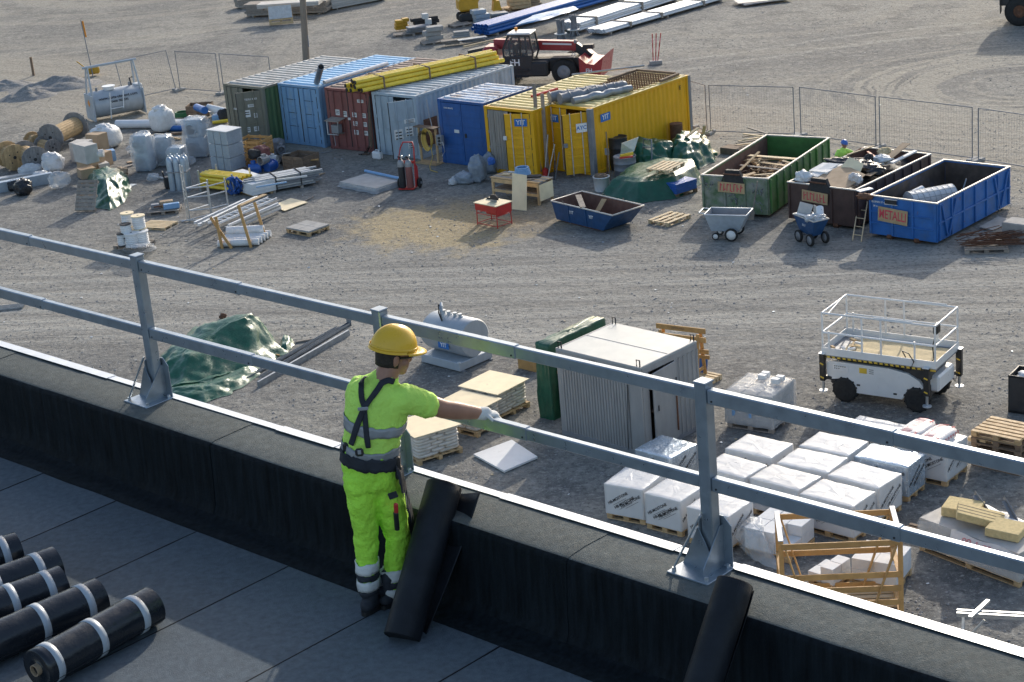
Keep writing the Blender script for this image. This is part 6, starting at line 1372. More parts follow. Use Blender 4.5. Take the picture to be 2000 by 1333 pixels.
# scrap in the blue skip
def mesh_wrap():
    A, B = inb(tb_, .55, 1.5, .78), inb(tb_, 1.35, 2.9, .84); d = B-A; t = thing('insulated_pipe', 'white insulated pipe section in wire mesh inside the blue skip', 'pipe', A, atan2(d.y, d.x)); L = d.length
    part(t, 'pipe', MB().cyl((0, 0, 0), (L, 0, 0), .38, n=28), 'bag_white')
    for i in range(9): part(t, 'wire', MB().tube([(i*L/8, .39*cos(k*pi/8), .39*sin(k*pi/8)) for k in range(16)], .006, 4, closed=True), 'zinc')
    for k in range(12): rod(t, 'wire', (0, .39*cos(k*pi/6), .39*sin(k*pi/6)), (L, .39*cos(k*pi/6), .39*sin(k*pi/6)), .006, 'zinc', 4)
mesh_wrap()
pipe_thing('small white pipe end in the blue skip', inb(tb_, .3, 1.9, .9), inb(tb_, .5, 2.5, 1.0), .12, 'white_pipe', False)
plank('thin steel bar standing up in the blue skip', inb(tb_, 1.75, 2.5, .5), inb(tb_, 1.7, 3.2, 1.3), .04, .04, 'zinc', 'steel_bar', cat='bar'); plank('pale wood stick in the blue skip', inb(tb_, 1.9, 3.2, .5), inb(tb_, 2.0, 3.9, .75), .08, .03, 'wood', 'stick', cat='stick')
sheet_thing('grey bent sheet metal in the blue skip', [inb(tb_, 1.7, 2.6, .6), inb(tb_, 2.2, 2.6, .5), inb(tb_, 2.2, 3.3, .5), inb(tb_, 1.75, 3.2, .75)], 'greysteel', 'sheet_metal', 'sheet metal')
mb = MB()
for i in range(130): mb.box((random.uniform(.2, bw-.2), random.uniform(.3, bl_-1.6), .25+random.random()*.4), (random.uniform(.1, .6), .05, .03), rz=random.random()*3, rx=random.uniform(-.4, .4), m=random.randrange(3))
o = link('metal_scrap', mb.mesh('metal_scrap', ['greysteel', 'rust', 'zinc']), None, tb_.location, tb_.rotation_euler); o['kind'] = 'stuff'; o['label'] = 'scattered metal scrap on the floor of the blue skip'; o['category'] = 'scrap'
solo('red_rag', MB().blob((0, 0, 0), (.3, .16, .09), 4, .4, 2, flat=None), 'rust', 'orange-brown rag hanging between the brown and blue skips', 'rag', at(1690, 384, 1.35), UA)
plank('white board end resting between the brown and blue skips', at(1676, 374, 1.42), at(1702, 368, 1.42), .22, .03, 'white', 'white_board', cat='board')
def short_ladder(label, a, b, top, w=.32, m='wood_pale', n=6, par=None):
    A = at(*a); t = thing('ladder', label, 'ladder', A, UA); B = at(*b)-A; B.z = top; B = Matrix.Rotation(-UA, 3, 'Z') @ B
    for s_ in (0, w): bar(t, 'stile', (s_, 0, 0), (B.x+s_, B.y, B.z), .03, .06, m)
    for i in range(n):
        q = (i+.7)/n; P = lerp((0, 0, 0), B, q); rod(t, 'rung', P, P+Vector((w, 0, 0)), .016, m, 6)
short_ladder('small wooden ladder leaning between the brown and blue skips', (1665, 470), (1682, 430), 1.0)
# ---------------------------------------------------------------- small tipping skip
def tip_skip():
    zt = .72; P = [at(*q, zt) for q in ((1076, 393), (1196, 421), (1258, 402), (1138, 374))]; c = sum(P, Vector())/4; c.z = 0; W_ = (P[1]-P[0])+(P[2]-P[3]); yw = atan2(W_.y, W_.x); w = (P[1]-P[0]).length; d = (P[2]-P[1]).length
    w = ((P[1]-P[0]).length+(P[2]-P[3]).length)/2; d = ((P[2]-P[1]).length+(P[3]-P[0]).length)/2; print('tip', w, d)
    t = thing('tipping_skip', 'small blue tipping skip with rusty inside and two planks', 'skip', c, yw); hw, hd = w/2, d/2
    T_ = [(-hw, -hd, zt), (hw, -hd, zt), (hw, hd, zt), (-hw, hd, zt)]; B_ = [(-hw+.12, -hd+.08, .06), (hw-.62, -hd+.08, .06), (hw-.62, hd-.08, .06), (-hw+.12, hd-.08, .06)]
    part(t, 'shell', MB().add(T_+B_, [(0, 1, 5, 4), (1, 2, 6, 5), (2, 3, 7, 6), (3, 0, 4, 7), (4, 5, 6, 7)]), 'tip_blue')
    i_ = lambda q: (q[0]*.985, q[1]*.98, q[2]+.012); part(t, 'inside', MB().add([i_(q) for q in T_+B_], [(0, 1, 5, 4), (1, 2, 6, 5), (2, 3, 7, 6), (3, 0, 4, 7), (4, 5, 6, 7)]), 'skip_rust_in')
    part(t, 'rim', MB().tube([(q[0], q[1], q[2]) for q in T_], .028, 8, closed=True), 'rim')
    for x in (-hw*.45, hw*.12): part(t, 'rib', MB().bar((x, -hd-.01, zt-.03), (x-.05, -hd+.07, .07), .05, .03), 'tip_blue')
    for x, y in ((-hw*.6, -hd), (hw*.6, -hd), (-hw*.3, hd), (hw*.35, hd)): part(t, 'lifting_eye', MB().tube([(x-.04, y, zt), (x-.04, y, zt+.08), (x+.04, y, zt+.08), (x+.04, y, zt)], .014, 6), 'dark')
    for x in (-hw*.72, hw*.02):
        text(t, 'lettering', 'YIT', .15, 'plate_white', (x*.5+.0 if x < 0 else hw*.28, -hd+.016, zt-.26), (pi/2-.12, 0, 0), .001)
    part(t, 'skid', MB().box((-.25, -hd+.2, .03), (w*.6, .08, .06)).box((-.25, hd-.2, .03), (w*.6, .08, .06)), 'rust')
    R_ = t.matrix_basis
    plank('plank slanting over the near rim of the small blue skip', R_ @ Vector((-hw*.75, hd*.25, zt+.06)), R_ @ Vector((hw*.05, -hd*.98, zt+.03)), .2, .03, 'wood_grey'); plank('plank standing inside the small blue skip', R_ @ Vector((-hw*.05, -hd*.3, .12)), R_ @ Vector((-hw*.15, hd*.75, zt-.02)), .2, .03, 'wood')
tip_skip()
def tub(label, P4, zt, zb, m, mi, inset, wheels, handle=True, name='tipping_tub'):
    P = [at(*q, zt) for q in P4]; c = sum(P, Vector())/4; c.z = 0; W_ = (P[1]-P[0])+(P[2]-P[3]); yw = atan2(W_.y, W_.x); w = ((P[1]-P[0]).length+(P[2]-P[3]).length)/2; d = ((P[2]-P[1]).length+(P[3]-P[0]).length)/2
    t = thing(name, label, 'tipping cart', c, yw); hw, hd = w/2, d/2; a, b = inset; print('tub', w, d)
    T_ = [(-hw, -hd, zt), (hw, -hd, zt), (hw, hd, zt), (-hw, hd, zt)]; B_ = [(-hw+a, -hd+.12, zb), (hw-b, -hd+.12, zb), (hw-b, hd-.12, zb), (-hw+a, hd-.12, zb)]; F = [(0, 1, 5, 4), (1, 2, 6, 5), (2, 3, 7, 6), (3, 0, 4, 7), (4, 5, 6, 7)]
    part(t, 'tub', MB().add(T_+B_, F), m); i_ = lambda q: (q[0]*.97, q[1]*.96, q[2]+.012); part(t, 'inside', MB().add([i_(q) for q in T_+B_], F), mi)
    part(t, 'rim', MB().tube(T_, .024, 8, closed=True), 'alu' if m != 'tip_blue' else 'rim')
    if handle: part(t, 'handle', MB().tube([(-hw, -hd*.7, zt), (-hw-.22, -hd*.65, zt+.02), (-hw-.22, hd*.65, zt+.02), (-hw, hd*.7, zt)], .02, 8), 'alu')
    for x, y, r in wheels:
        q = part(t, 'wheel', MB().lathe([(r*.72, -.04), (r*.95, -.045), (r, -.02), (r, .02), (r*.95, .045), (r*.72, .04)], 24, Matrix.Rotation(pi/2, 4, 'X'), caps=False), 'rubber', (x*hw, y*hd, r)); part(q, 'rim', MB().lathe([(.01, -.03), (r*.2, -.05), (r*.3, -.025), (r*.73, -.035), (r*.73, .035), (.01, .03)], 20, Matrix.Rotation(pi/2, 4, 'X')), 'white' if m != 'tip_blue' else 'greysteel')
    part(t, 'axle', MB().bar((wheels[0][0]*hw, -hd*.95, wheels[0][2]), (wheels[0][0]*hw, hd*.95, wheels[0][2]), .04, .04).bar((wheels[0][0]*hw, -hd*.5, wheels[0][2]), (wheels[0][0]*hw, -hd*.5, zb), .05, .05).bar((wheels[0][0]*hw, hd*.5, wheels[0][2]), (wheels[0][0]*hw, hd*.5, zb), .05, .05), 'greysteel')
    return t, hw, hd
tub('galvanised tipping cart with white wheels in front of the green skip', ((1380, 420), (1462, 422), (1466, 408), (1384, 406)), .88, .3, 'duct', 'greysteel', (.18, .3), ((.25, -1.0, .22), (.25, 1.0, .22), (-.55, -.7, .12), (-.55, .7, .12)))
t, hw, hd = tub('dark blue tipping cart full of scraps in front of the brown skip', ((1549, 418), (1588, 434), (1620, 428), (1578, 412)), .86, .3, 'tip_blue', 'dark', (.2, .28), ((-.5, -1.0, .2), (.6, -1.0, .2), (-.5, 1.0, .2), (.6, 1.0, .2)), False)
text(t, 'lettering', 'YIT', .16, 'plate_white', (-.05, -hd+.045, .62), (pi/2-.2, 0, 0), .001)
L_ = t.matrix_basis
sheet_thing('grey cardboard sticking out of the dark blue cart', [L_ @ Vector((-hw, -hd*.5, .8)), L_ @ Vector((-hw*.2, hd*.2, .85)), L_ @ Vector((-hw*.3, hd*.8, 1.15)), L_ @ Vector((-hw*1.05, hd*.1, 1.2))], 'carton_grey'); sheet_thing('brown-grey board leaning at the back of the dark blue cart', [L_ @ Vector((-hw*.2, hd*.6, .8)), L_ @ Vector((hw*.6, hd*.7, .8)), L_ @ Vector((hw*.4, hd*.95, 1.1)), L_ @ Vector((-hw*.3, hd*.9, 1.15))], 'carton_grey')
solo('scrap_film', MB().blob((0, 0, 0), (.32, .26, .14), 2, .5, 2.5, flat=None), 'film_thick', 'crumpled clear film in the dark blue cart', 'plastic film', L_ @ Vector((hw*.45, 0, .86))); plank('white wooden strip lying on the dark blue cart', L_ @ Vector((-hw*.8, -hd*.9, .9)), L_ @ Vector((hw*.5, -hd*.6, .92)), .12, .03, 'paper', 'strip', cat='strip')
pipe_thing('white paper roll standing behind the dark blue cart', at(1602, 426, .85), at(1601, 406, 1.1), .12, 'white_pipe', False, name='paper_roll')
mb = MB(); mb.bar((0, 0, .02), (.25, .05, 1.35), .035, .035).box((-.05, -.02, .12), (.3, .03, .45), ry=.2); solo('shovel', mb, 'wood_grey', 'shovel leaning on the front of the green skip', 'shovel', at(1468, 430), UA+.2)
pallet('upturned pale pallet lying in front of the green skip', at(1308, 432), VA-.06, 1.2, .9, 'wood_pale', nb=4)
pallet('pale pallet on top of the green tarpaulin', at(1300, 331, .82), VA+.1, 1.2, .9, 'wood_pale', nb=5)
# ---------------------------------------------------------------- in front of the containers
def workbench():
    z = .85; P = [at(*q, z) for q in ((955, 345), (1050, 357), (1085, 346), (985, 336))]; c = sum(P, Vector())/4; c.z = 0; yw = UA; w, d = 1.75, 1.15; yw = atan2((P[1]-P[0]).y, (P[1]-P[0]).x); w = (P[1]-P[0]).length; d = min(1.3, (P[2]-P[1]).length); print('bench', w, d)
    t = thing('workbench', 'rough wooden workbench in front of the yellow containers', 'workbench', c, yw); hw, hd = w/2, d/2
    for i in range(6): piece(t, 'top_board', (w, d/6-.012, .035), (0, -hd+d/12+i*d/6, z-.018), 'wood_grey' if i % 2 else 'wood')
    for x in (-hw+.08, hw-.08):
        for y in (-hd+.06, hd-.06): piece(t, 'leg', (.09, .07, z-.04), (x, y, (z-.04)/2), 'wood')
    for y in (-hd+.03, hd-.03): piece(t, 'rail', (w-.1, .035, .14), (0, y, z-.12), 'wood'); piece(t, 'lower_rail', (w-.1, .035, .1), (0, y, .36), 'wood')
    for i in range(4): piece(t, 'shelf_board', (w-.2, .2, .025), (0, -hd+.2+i*.24, .42), 'wood_dark')
    part(t, 'side_panel', MB().box((hw-.02, 0, .45), (.02, d-.1, .6), b=.003), 'ply')
    return t, c, yw, w, d
wbt, wbc, wby, wbw, wbd = workbench()
def onb(x, y, z=.86): return wbc+Matrix.Rotation(wby, 3, 'Z') @ Vector((x, y, z))
mb = MB()
for i in range(5): mb.tube([(.28*(1-.05*i)*cos(k*pi/9), .28*(1-.05*i)*sin(k*pi/9), .05+.055*i) for k in range(18)], .035, 7, closed=True)
solo('pipe_coil', mb, 'lblue_pipe', 'coil of pale blue pipe on the workbench', 'coil', onb(-.1, .2))
for i, (x, y, s, m, lb) in enumerate(((-.65, .3, (.4, .1, .05), 'tape_bright', 'pale board offcut at the left of the workbench'), (-.7, 0, (.3, .18, .04), 'wood_pale', 'flat wooden offcut on the left of the workbench'), (.4, .1, (.7, .3, .05), 'dark', 'dark tool tray on the right of the workbench'), (.55, -.3, (.5, .1, .04), 'wood_grey', 'grey lath on the near right of the workbench'))):
    solo('offcut', MB().box((0, 0, s[2]/2), s, b=.008, rz=.3*i), m, lb, 'offcut', onb(x, y), wby)
A = at(1000, 409); B_ = at(1028, 412); d_ = (B_-A); mb = MB(); hh = hgt(1012, 411, 345); mb.ext([(0, 0, 0), tuple(d_), tuple(d_+Vector((.12, .3, hh*.98))), (.12, .3, hh)], (.012, -.012, 0)); solo('plywood_sheet', mb, 'ply', 'plywood sheet leaning against the workbench', 'plywood', A)
def table_saw():
    z = .8; P = [at(*q, z) for q in ((927, 395), (969, 403), (999, 395), (955, 387))]; c = sum(P, Vector())/4; c.z = 0; yw = atan2((P[1]-P[0]).y, (P[1]-P[0]).x); w = (P[1]-P[0]).length; d = (P[2]-P[1]).length; print('saw', w, d); w = max(w, .8); d = max(d, .75)
    t = thing('table_saw', 'red bench saw standing in the sawdust', 'bench saw', c, yw); hw, hd = w/2, d/2
    part(t, 'table_top', MB().box((0, 0, z), (w+.06, d+.06, .03), b=.006), 'ply'); part(t, 'motor_housing', MB().box((.1, .05, z-.22), (w*.6, d*.6, .4), b=.03), 'red'); part(t, 'apron', MB().box((0, -hd+.02, z-.14), (w, .012, .24)).box((hw-.02, 0, z-.18), (.012, d, .32)), 'red')
    for x in (-hw+.03, hw-.03):
        for y in (-hd+.03, hd-.03): rod(t, 'leg', (x, y, 0), (x*.96, y*.96, z-.02), .018, 'red', 8)
    for zz in (.06, .42):
        for y in (-hd+.03, hd-.03): rod(t, 'stretcher', (-hw+.03, y, zz), (hw-.03, y, zz), .014, 'red', 8)
        for x in (-hw+.03, hw-.03): rod(t, 'stretcher', (x, -hd+.03, zz), (x, hd-.03, zz), .014, 'red', 8)
    bl = MB().cyl((.05, -.008, z+.06), (.05, .008, z+.06), .16, n=32, sm=False); part(t, 'saw_blade', bl, 'zinc'); part(t, 'blade_guard', MB().ext([(-.12, -.03, z+.1), (.28, -.03, z+.1), (.28, -.03, z+.2), (.15, -.03, z+.28), (-.05, -.03, z+.26)], (0, .06, 0)), 'dark'); part(t, 'fence', MB().box((-.2, .15, z+.045), (.5, .04, .06), b=.005), 'dark')
table_saw()
def gas_trolley():
    c = at(797, 370); t = thing('gas_bottle_trolley', 'red welding gas trolley with two bottles', 'gas trolley', c, radians(-18))
    part(t, 'foot_plate', MB().box((0, -.02, .06), (.62, .42, .03), b=.005), 'red')
    for x, m in ((-.17, 'machine_dark'), (.13, 'cont_maroon')):
        b = part(t, 'gas_bottle', MB().lathe([(.01, .075), (.12, .075), (.13, .1), (.13, .98), (.115, 1.08), (.06, 1.16), (.04, 1.2), (.01, 1.2)], 20), m, (x, -.05, 0)); part(b, 'valve', MB().cyl((0, 0, 1.18), (0, 0, 1.3), .03, n=8).cyl((-.1, 0, 1.27), (.1, 0, 1.27), .025, n=8), 'dark'); part(b, 'gauge', MB().cyl((.08, -.06, 1.3), (.08, -.03, 1.3), .05, n=14), 'galv_bright'); part(b, 'shoulder', MB().lathe([(.131, .9), (.131, .98), (.117, 1.08), (.062, 1.16), (.03, 1.17)], 20), 'tape')
    part(t, 'frame', MB().tube([(-.3, .16, .06), (-.3, .16, 1.2), (-.22, .22, 1.55), (-.12, .3, 1.75), (.25, .3, 1.75), (.32, .22, 1.55), (.32, .16, 1.2), (.32, .16, .06)], .028, 8), 'red'); part(t, 'side_panel', MB().ext([(.34, -.1, .08), (.34, .3, .08), (.34, .3, .8), (.34, .0, 1.05)], (.02, 0, 0)).box((0, .2, 1.0), (.6, .04, .1)), 'red')
    for x in (-.38, .42): w_ = part(t, 'wheel', MB().lathe([(.04, -.04), (.17, -.045), (.2, -.02), (.2, .02), (.17, .045), (.04, .04)], 22, Matrix.Rotation(pi/2, 4, 'Y')), 'rubber', (x, .22, .2)); part(w_, 'hub', MB().cyl((-.06, 0, 0), (.06, 0, 0), .05, n=10), 'tape')
gas_trolley()
def board_stack():
    P = [at(*q, .2) for q in ((665, 357), (735, 370), (788, 352), (715, 336))]; c = sum(P, Vector())/4; c.z = 0; yw = atan2((P[1]-P[0]).y, (P[1]-P[0]).x); w = (P[1]-P[0]).length; d = (P[2]-P[1]).length; print('boards', w, d)
    t = thing('board_stack', 'low stack of grey boards on pallets before the container row', 'board stack', c, yw); hw, hd = w/2, d/2
    for y in (-hd+.2, 0, hd-.2): piece(t, 'bearer', (w-.2, .1, .09), (0, y, .045), 'wood_grey')
    for k in range(5): piece(t, 'board', (w, d, .022), (random.uniform(-.02, .02), random.uniform(-.02, .02), .105+k*.024), 'carton_grey')
    part(t, 'film', MB().rings([[(max(-1, min(1, 1.42*cos(2*pi*i/40)))*(hw+e+.04*sin(i*1.3)*f), max(-1, min(1, 1.42*sin(2*pi*i/40)))*(hd+e+.04*sin(i*1.9)*f), z) for i in range(40)] for z, e, f in ((.02, .1, 1), (.1, .03, .4), (.2, .01, 0))], False), 'film')
    for a, b in ((715, 336),): pass
    A = at(713, 334, .28); B = at(786, 350, .28); pipe_thing('light blue plastic tube on the back edge of the board stack', A, B, .055, 'lblue_pipe', name='plastic_tube')
board_stack()
def bagn(label, px, py, r, m, seed, z=0, name='sack', cat='sack', knot=True, grp=None):
    t = thing(name, label, cat, at(px, py, z), random.random()*3, grp); part(t, 'bag', MB().blob((0, 0, r[2]*.9), r, seed, .26, 1.7, 32, 20, flat=0, pw=.75), m)
    if knot: part(t, 'tied_end', MB().blob((0, 0, r[2]*1.95), (.07, .06, .07), seed+1, .3, 2, 10, 8, flat=None), m)
bagn('upright grey rubbish sack, tallest of the group by the blue container', 935, 355, (.34, .3, .5), 'grey_bag', 2, name='rubbish_sack', cat='rubbish sack', grp='grey rubbish sacks by the blue container'); bagn('grey rubbish sack slumped left of the tallest one', 908, 358, (.4, .3, .22), 'grey_bag', 4, name='rubbish_sack', cat='rubbish sack', grp='grey rubbish sacks by the blue container')
bagn('grey rubbish sack at the back against the yellow container', 957, 338, (.3, .28, .4), 'grey_bag', 6, name='rubbish_sack', cat='rubbish sack', grp='grey rubbish sacks by the blue container'); bagn('pale torn sack at the left end of the sack group', 886, 360, (.24, .18, .12), 'film_thick', 8, name='rubbish_sack', cat='rubbish sack', grp='grey rubbish sacks by the blue container'); bagn('bright blue bag on the rear grey sack', 960, 322, (.15, .13, .14), 'bluepl', 9, .75, 'blue_bag', 'bag', False)
def hose_stand():
    c = at(842, 318); t = thing('hose_stand', 'timber stand with coiled yellow hose and power box beside the grey-blue container', 'hose stand', c, UA)
    for x in (-.5, .42): piece(t, 'post', (.09, .06, 1.45), (x, 0, .72), 'wood')
    piece(t, 'shelf', (1.15, .35, .03), (-.02, -.05, 1.46), 'wood_dark'); piece(t, 'brace', (1.0, .03, .12), (0, .0, 1.2), 'wood_dark'); piece(t, 'base', (1.2, .5, .04), (0, -.1, .02), 'wood')
    for i in range(7): part(t, 'hose_coil', MB().tube([(.12+(.19+.012*i)*cos(k*pi/8)+.02*sin(i), -.1-.025*i, 1.0+(.36+.015*i)*sin(k*pi/8)) for k in range(16)], .022, 6, closed=True), 'hose')
    for i in range(5): part(t, 'cable_coil', MB().tube([(-.28+(.13+.015*i)*cos(k*pi/8), -.06-.02*i, .95+(.24+.02*i)*sin(k*pi/8)) for k in range(16)], .012, 5, closed=True), 'wood_dark')
    part(t, 'hose_tail', MB().tube([(.3, -.2, .8), (.36, -.25, .3), (.5, -.6, .03), (.95, -1.0, .03), (1.4, -1.1, .03)], .018, 6), 'hose')
    b = part(t, 'power_box', MB().box((.72, -.1, 1.0), (.3, .18, .42), b=.02), 'tape'); 
    for q in range(3): part(b, 'socket', MB().cyl((.78, -.2, .88+.12*q), (.78, -.25, .88+.12*q), .045, n=12), 'dark')
    part(t, 'cable', MB().tube([(.8, -.22, .9), (1.0, -.25, 1.0), (1.02, -.2, .6), (.85, -.2, .4)], .016, 6), 'tape_bright'); part(t, 'cable', MB().tube([(-.1, .2, 2.5), (.05, .1, 2.0), (.25, .0, 1.5)], .02, 6), 'tape')
hose_stand()
def wall_shelf():
    c = tM.matrix_basis @ Vector((.35, -.04, 0)); t = thing('meter_shelf', 'small roofed meter box on the maroon container doors', 'meter box', c, tM.rotation_euler.z)
    part(t, 'roof_board', MB().box((.3, -.24, 1.35), (.75, .5, .03), rx=.12, b=.004), 'wood_grey'); part(t, 'frame', MB().tube([(.0, -.4, 1.3), (.0, -.42, .75), (.6, -.42, .75), (.6, -.4, 1.3)], .025, 6), 'tape_bright'); part(t, 'meter', MB().box((.32, -.2, .95), (.4, .25, .35), b=.02), 'tape'); part(t, 'bracket', MB().box((.3, -.1, .75), (.5, .2, .03)), 'wood_grey'); part(t, 'cable', MB().tube([(.2, -.3, .8), (.3, -.35, .3), (.1, -.5, .03), (-.2, -.8, .03)], .015, 6), 'tape')
wall_shelf()
def hanging_cables():
    c = tM.matrix_basis @ Vector((CW+.1, -.08, 0)); t = thing('hanging_cables', 'bunch of dark hoses hanging between maroon and grey-blue containers', 'cables', c, tM.rotation_euler.z)
    for i in range(9):
        x = random.uniform(-.25, .2); part(t, 'cable', MB().tube([(0, 0, 2.4), (x*.4, -.06, 1.8), (x*.8, -.08, 1.0), (x, -.1, .35), (x*1.8, -.25, .04), (x*2.6, -.4, .03)], .022, 6), 'dark' if i % 3 else 'wood_dark')
hanging_cables()
def jerrycan(label, px, py, m, s=1, yw=0):
    t = thing('jerrycan', label, 'jerrycan', at(px, py), yw); part(t, 'can', MB().box((0, 0, .17*s), (.5*s, .26*s, .34*s), b=.06*s), m); part(t, 'handle', MB().tube([(-.1*s, 0, .33*s), (-.08*s, 0, .4*s), (.1*s, 0, .4*s), (.12*s, 0, .33*s)], .02*s, 6), m); part(t, 'cap', MB().cyl((.2*s, 0, .33*s), (.2*s, 0, .37*s), .03*s, n=10), 'dark')
jerrycan('white plastic case on the ground at the open grey-blue door', 738, 311, 'white', .95, UA)
# barrels, bucket, tools at the yellow side wall
def barrel(label, px, py, r, h, m, lid=None):
    t = thing('barrel', label, 'barrel', at(px, py)); part(t, 'shell', MB().lathe([(r*.92, 0), (r, .03), (r, h*.33), (r*1.03, h*.34), (r, h*.36), (r, h*.66), (r*1.03, h*.67), (r, h*.69), (r, h-.03), (r*1.04, h), (r*.96, h), (r*.95, h-.04), (.01, h-.05)], 24), m)
barrel('large grey plastic barrel beside the yellow container', 1222, 343, .42, .75, 'greysteel'); barrel('upper grey barrel stacked behind the large one', 1210, 330, .36, 1.25, 'machine_dark')
def bucket():
    t = thing('white_bucket', 'white tub with dark contents in front of the yellow container', 'bucket', at(1176, 372)); part(t, 'bucket', MB().lathe([(.26, 0), (.3, .5), (.31, .5), (.31, .53), (.28, .53), (.27, .46), (.01, .45)], 24), 'white'); part(t, 'contents', MB().blob((0, 0, .5), (.26, .26, .12), 3, .4, 2.5, flat=.45), 'wood_dark')
bucket()
def tool(label, px, py, ty, lean, m, head=None, name='shovel'):
    t = thing(name, label, 'tool', at(px, py), UA); h = hgt(px, py, ty); part(t, 'handle', MB().bar((0, 0, 0), (lean, .25, h), .035, .035), m)
    if head: part(t, 'blade', MB().box((lean*.9, .2, h*.93) if head == 'top' else (0, 0, .12), (.2, .03, .26), b=.01), 'greysteel')
tool('dark-handled shovel leaning on the yellow container side', 1192, 352, 262, -.25, 'wood_dark'); tool('second tool with a T handle leaning on the yellow side', 1186, 350, 296, -.1, 'rust', 'top')
for i, (x, y, ty, ln, m, lb) in enumerate(((1064, 345, 266, .1, 'tape_bright', 'thin pale rod leaning inside the second yellow door'), (1070, 347, 284, .25, 'rim', 'thin rod leaning right of the timber posts'), (1084, 350, 300, .1, 'greysteel', 'grey bar leaning at the second yellow container door'), (1082, 352, 318, -.1, 'dark', 'short dark handle leaning by the yellow doors'))): tool(lb, x, y, ty, ln, m, None, 'rod')
solo('red_can', MB().cyl((0, 0, 0), (0, 0, .28), .12, n=14).cyl((0, 0, .28), (0, 0, .34), .05, n=10), 'red', 'small red can at the foot of the timber posts', 'can', at(1066, 345))
plank('yellow pipe end lying on the barrels', at(1212, 305, 1.2), at(1236, 300, 1.2), .1, .1, 'yellow_pipe', 'pipe_end', cat='pipe'); plank('red strip lying on the barrels', at(1210, 309, 1.15), at(1236, 306, 1.15), .08, .06, 'red', 'red_strip', cat='strip'); sheet_thing('pale plastic panel leaning on the yellow side wall', [at(1212, 300, 1.1), at(1238, 296, 1.1), at(1247, 268, 1.6), at(1214, 280, 1.6)], 'bag_white', 'plastic_board', 'board')
def hand_truck():
    c = at(1262, 333); t = thing('hand_truck', 'grey tubular hand truck standing by the tarpaulin', 'hand truck', c, UA); part(t, 'frame', MB().tube([(-.25, 0, .05), (-.22, .12, .6), (-.18, .2, 1.15), (.18, .2, 1.15), (.22, .12, .6), (.25, 0, .05)], .03, 8), 'greysteel'); part(t, 'crossbar', MB().bar((-.23, .08, .4), (.23, .08, .4), .03, .03).bar((-.2, .15, .85), (.2, .15, .85), .03, .03), 'greysteel'); part(t, 'toe_plate', MB().box((0, -.1, .03), (.5, .25, .02)), 'greysteel')
    for x in (-.3, .3): part(t, 'wheel', MB().cyl((x-.03, .1, .13), (x+.03, .1, .13), .13, n=16), 'rubber')
hand_truck()
# green tarpaulins near the skips
tarp_thing('flat green tarpaulin over a goods stack left of the green skip', [[(1172, 385), (1248, 398), (1325, 388), (1368, 360), (1365, 338), (1300, 338), (1235, 352)], [(1200, 380, .55), (1252, 390, .62), (1322, 378, .62), (1360, 354, .58), (1352, 340, .58), (1298, 340, .62), (1238, 352, .6)], [(1212, 378, .66), (1255, 385, .7), (1314, 374, .7), (1350, 353, .64), (1344, 343, .64), (1297, 344, .68), (1246, 354, .68)]], 12, .03, .04)
tarp_thing('crumpled green tarpaulin heap against the yellow container', [[(1234, 335), (1262, 338), (1310, 332), (1325, 322), (1318, 312), (1280, 312), (1240, 318)], [(1238, 330, .5), (1262, 334, .55), (1305, 328, .55), (1318, 320, .5), (1312, 313, .5), (1280, 313, .6), (1244, 318, .6)], [(1245, 325, .95), (1264, 328, .9), (1300, 322, .85), (1308, 318, .8), (1304, 315, .8), (1282, 316, .9), (1252, 318, 1.0)]], 15, .12, .08)
tarp_thing('glossy green tarpaulin heap left of the green skip rim', [[(1310, 335), (1345, 340), (1392, 318), (1398, 300), (1370, 292), (1330, 298), (1312, 312)], [(1316, 328, .5), (1345, 332, .5), (1382, 312, .5), (1388, 300, .45), (1366, 296, .6), (1334, 300, .6), (1318, 312, .6)], [(1325, 320, .9), (1345, 322, .85), (1370, 308, .75), (1374, 302, .7), (1360, 300, .9), (1340, 302, .95), (1328, 312, 1.0)]], 19, .12, .08)
def pallet_boxes():
    A, yw, L = fr((1322, 388), (1363, 375)); t = thing('blue_panel_stack', 'stack of blue panels on a pallet under the green tarpaulin', 'panel stack', A, yw); pallet_pieces(t, L, .8, 'wood_dark', 4, .14, 0, L/2, .4)
    for k in range(5): piece(t, 'panel', (L-.02, .78, .065), (L/2+random.uniform(-.02, .02), .4, .175+k*.07), 'bluepl')
pallet_boxes()
for i, (a, b, z0, z1, lb) in enumerate((((1340, 268), (1364, 250), .9, 1.1, 'upper pale rafter behind the glossy tarpaulin'), ((1366, 268), (1390, 254), .7, 1.0, 'lower pale rafter behind the glossy tarpaulin'), ((1372, 275), (1376, 246), .0, 1.1, 'upright pale post by the fence'))): plank(lb, at(*a, z0), at(*b, z1), .12, .05, 'wood_pale', 'rafter', cat='timber')
solo('rust_drum', MB().cyl((0, 0, 0), (0, 0, 1.0), .25, n=18), 'rust', 'rusty brown drum behind the tarpaulin heap', 'drum', at(1323, 290))
random.seed(5)
for i, (a, b, z) in enumerate((((1437, 280), (1492, 272), .3), ((1442, 276), (1500, 266), .45), ((1450, 268), (1488, 262), .5), ((1452, 262), (1500, 268), .6), ((1462, 250), (1500, 262), .8), ((1436, 284), (1478, 280), .2), ((1420, 296), (1450, 292), .05))):
    plank(('lowest', 'second', 'third', 'fourth', 'steepest', 'nearest', 'outlying')[i]+' lath of the timber heap left of the green skip', at(*a, z), at(*b, z+.15*(i == 4)), .1, .04, 'wood_pale' if i % 2 else 'wood_grey', 'lath', 'laths behind the green skip', 'lath')
solo('low_box', MB().box((0, 0, .12), (1.2, .6, .25), b=.02), 'wood_dark', 'low dark box behind the laths', 'box', at(1440, 300), UA)
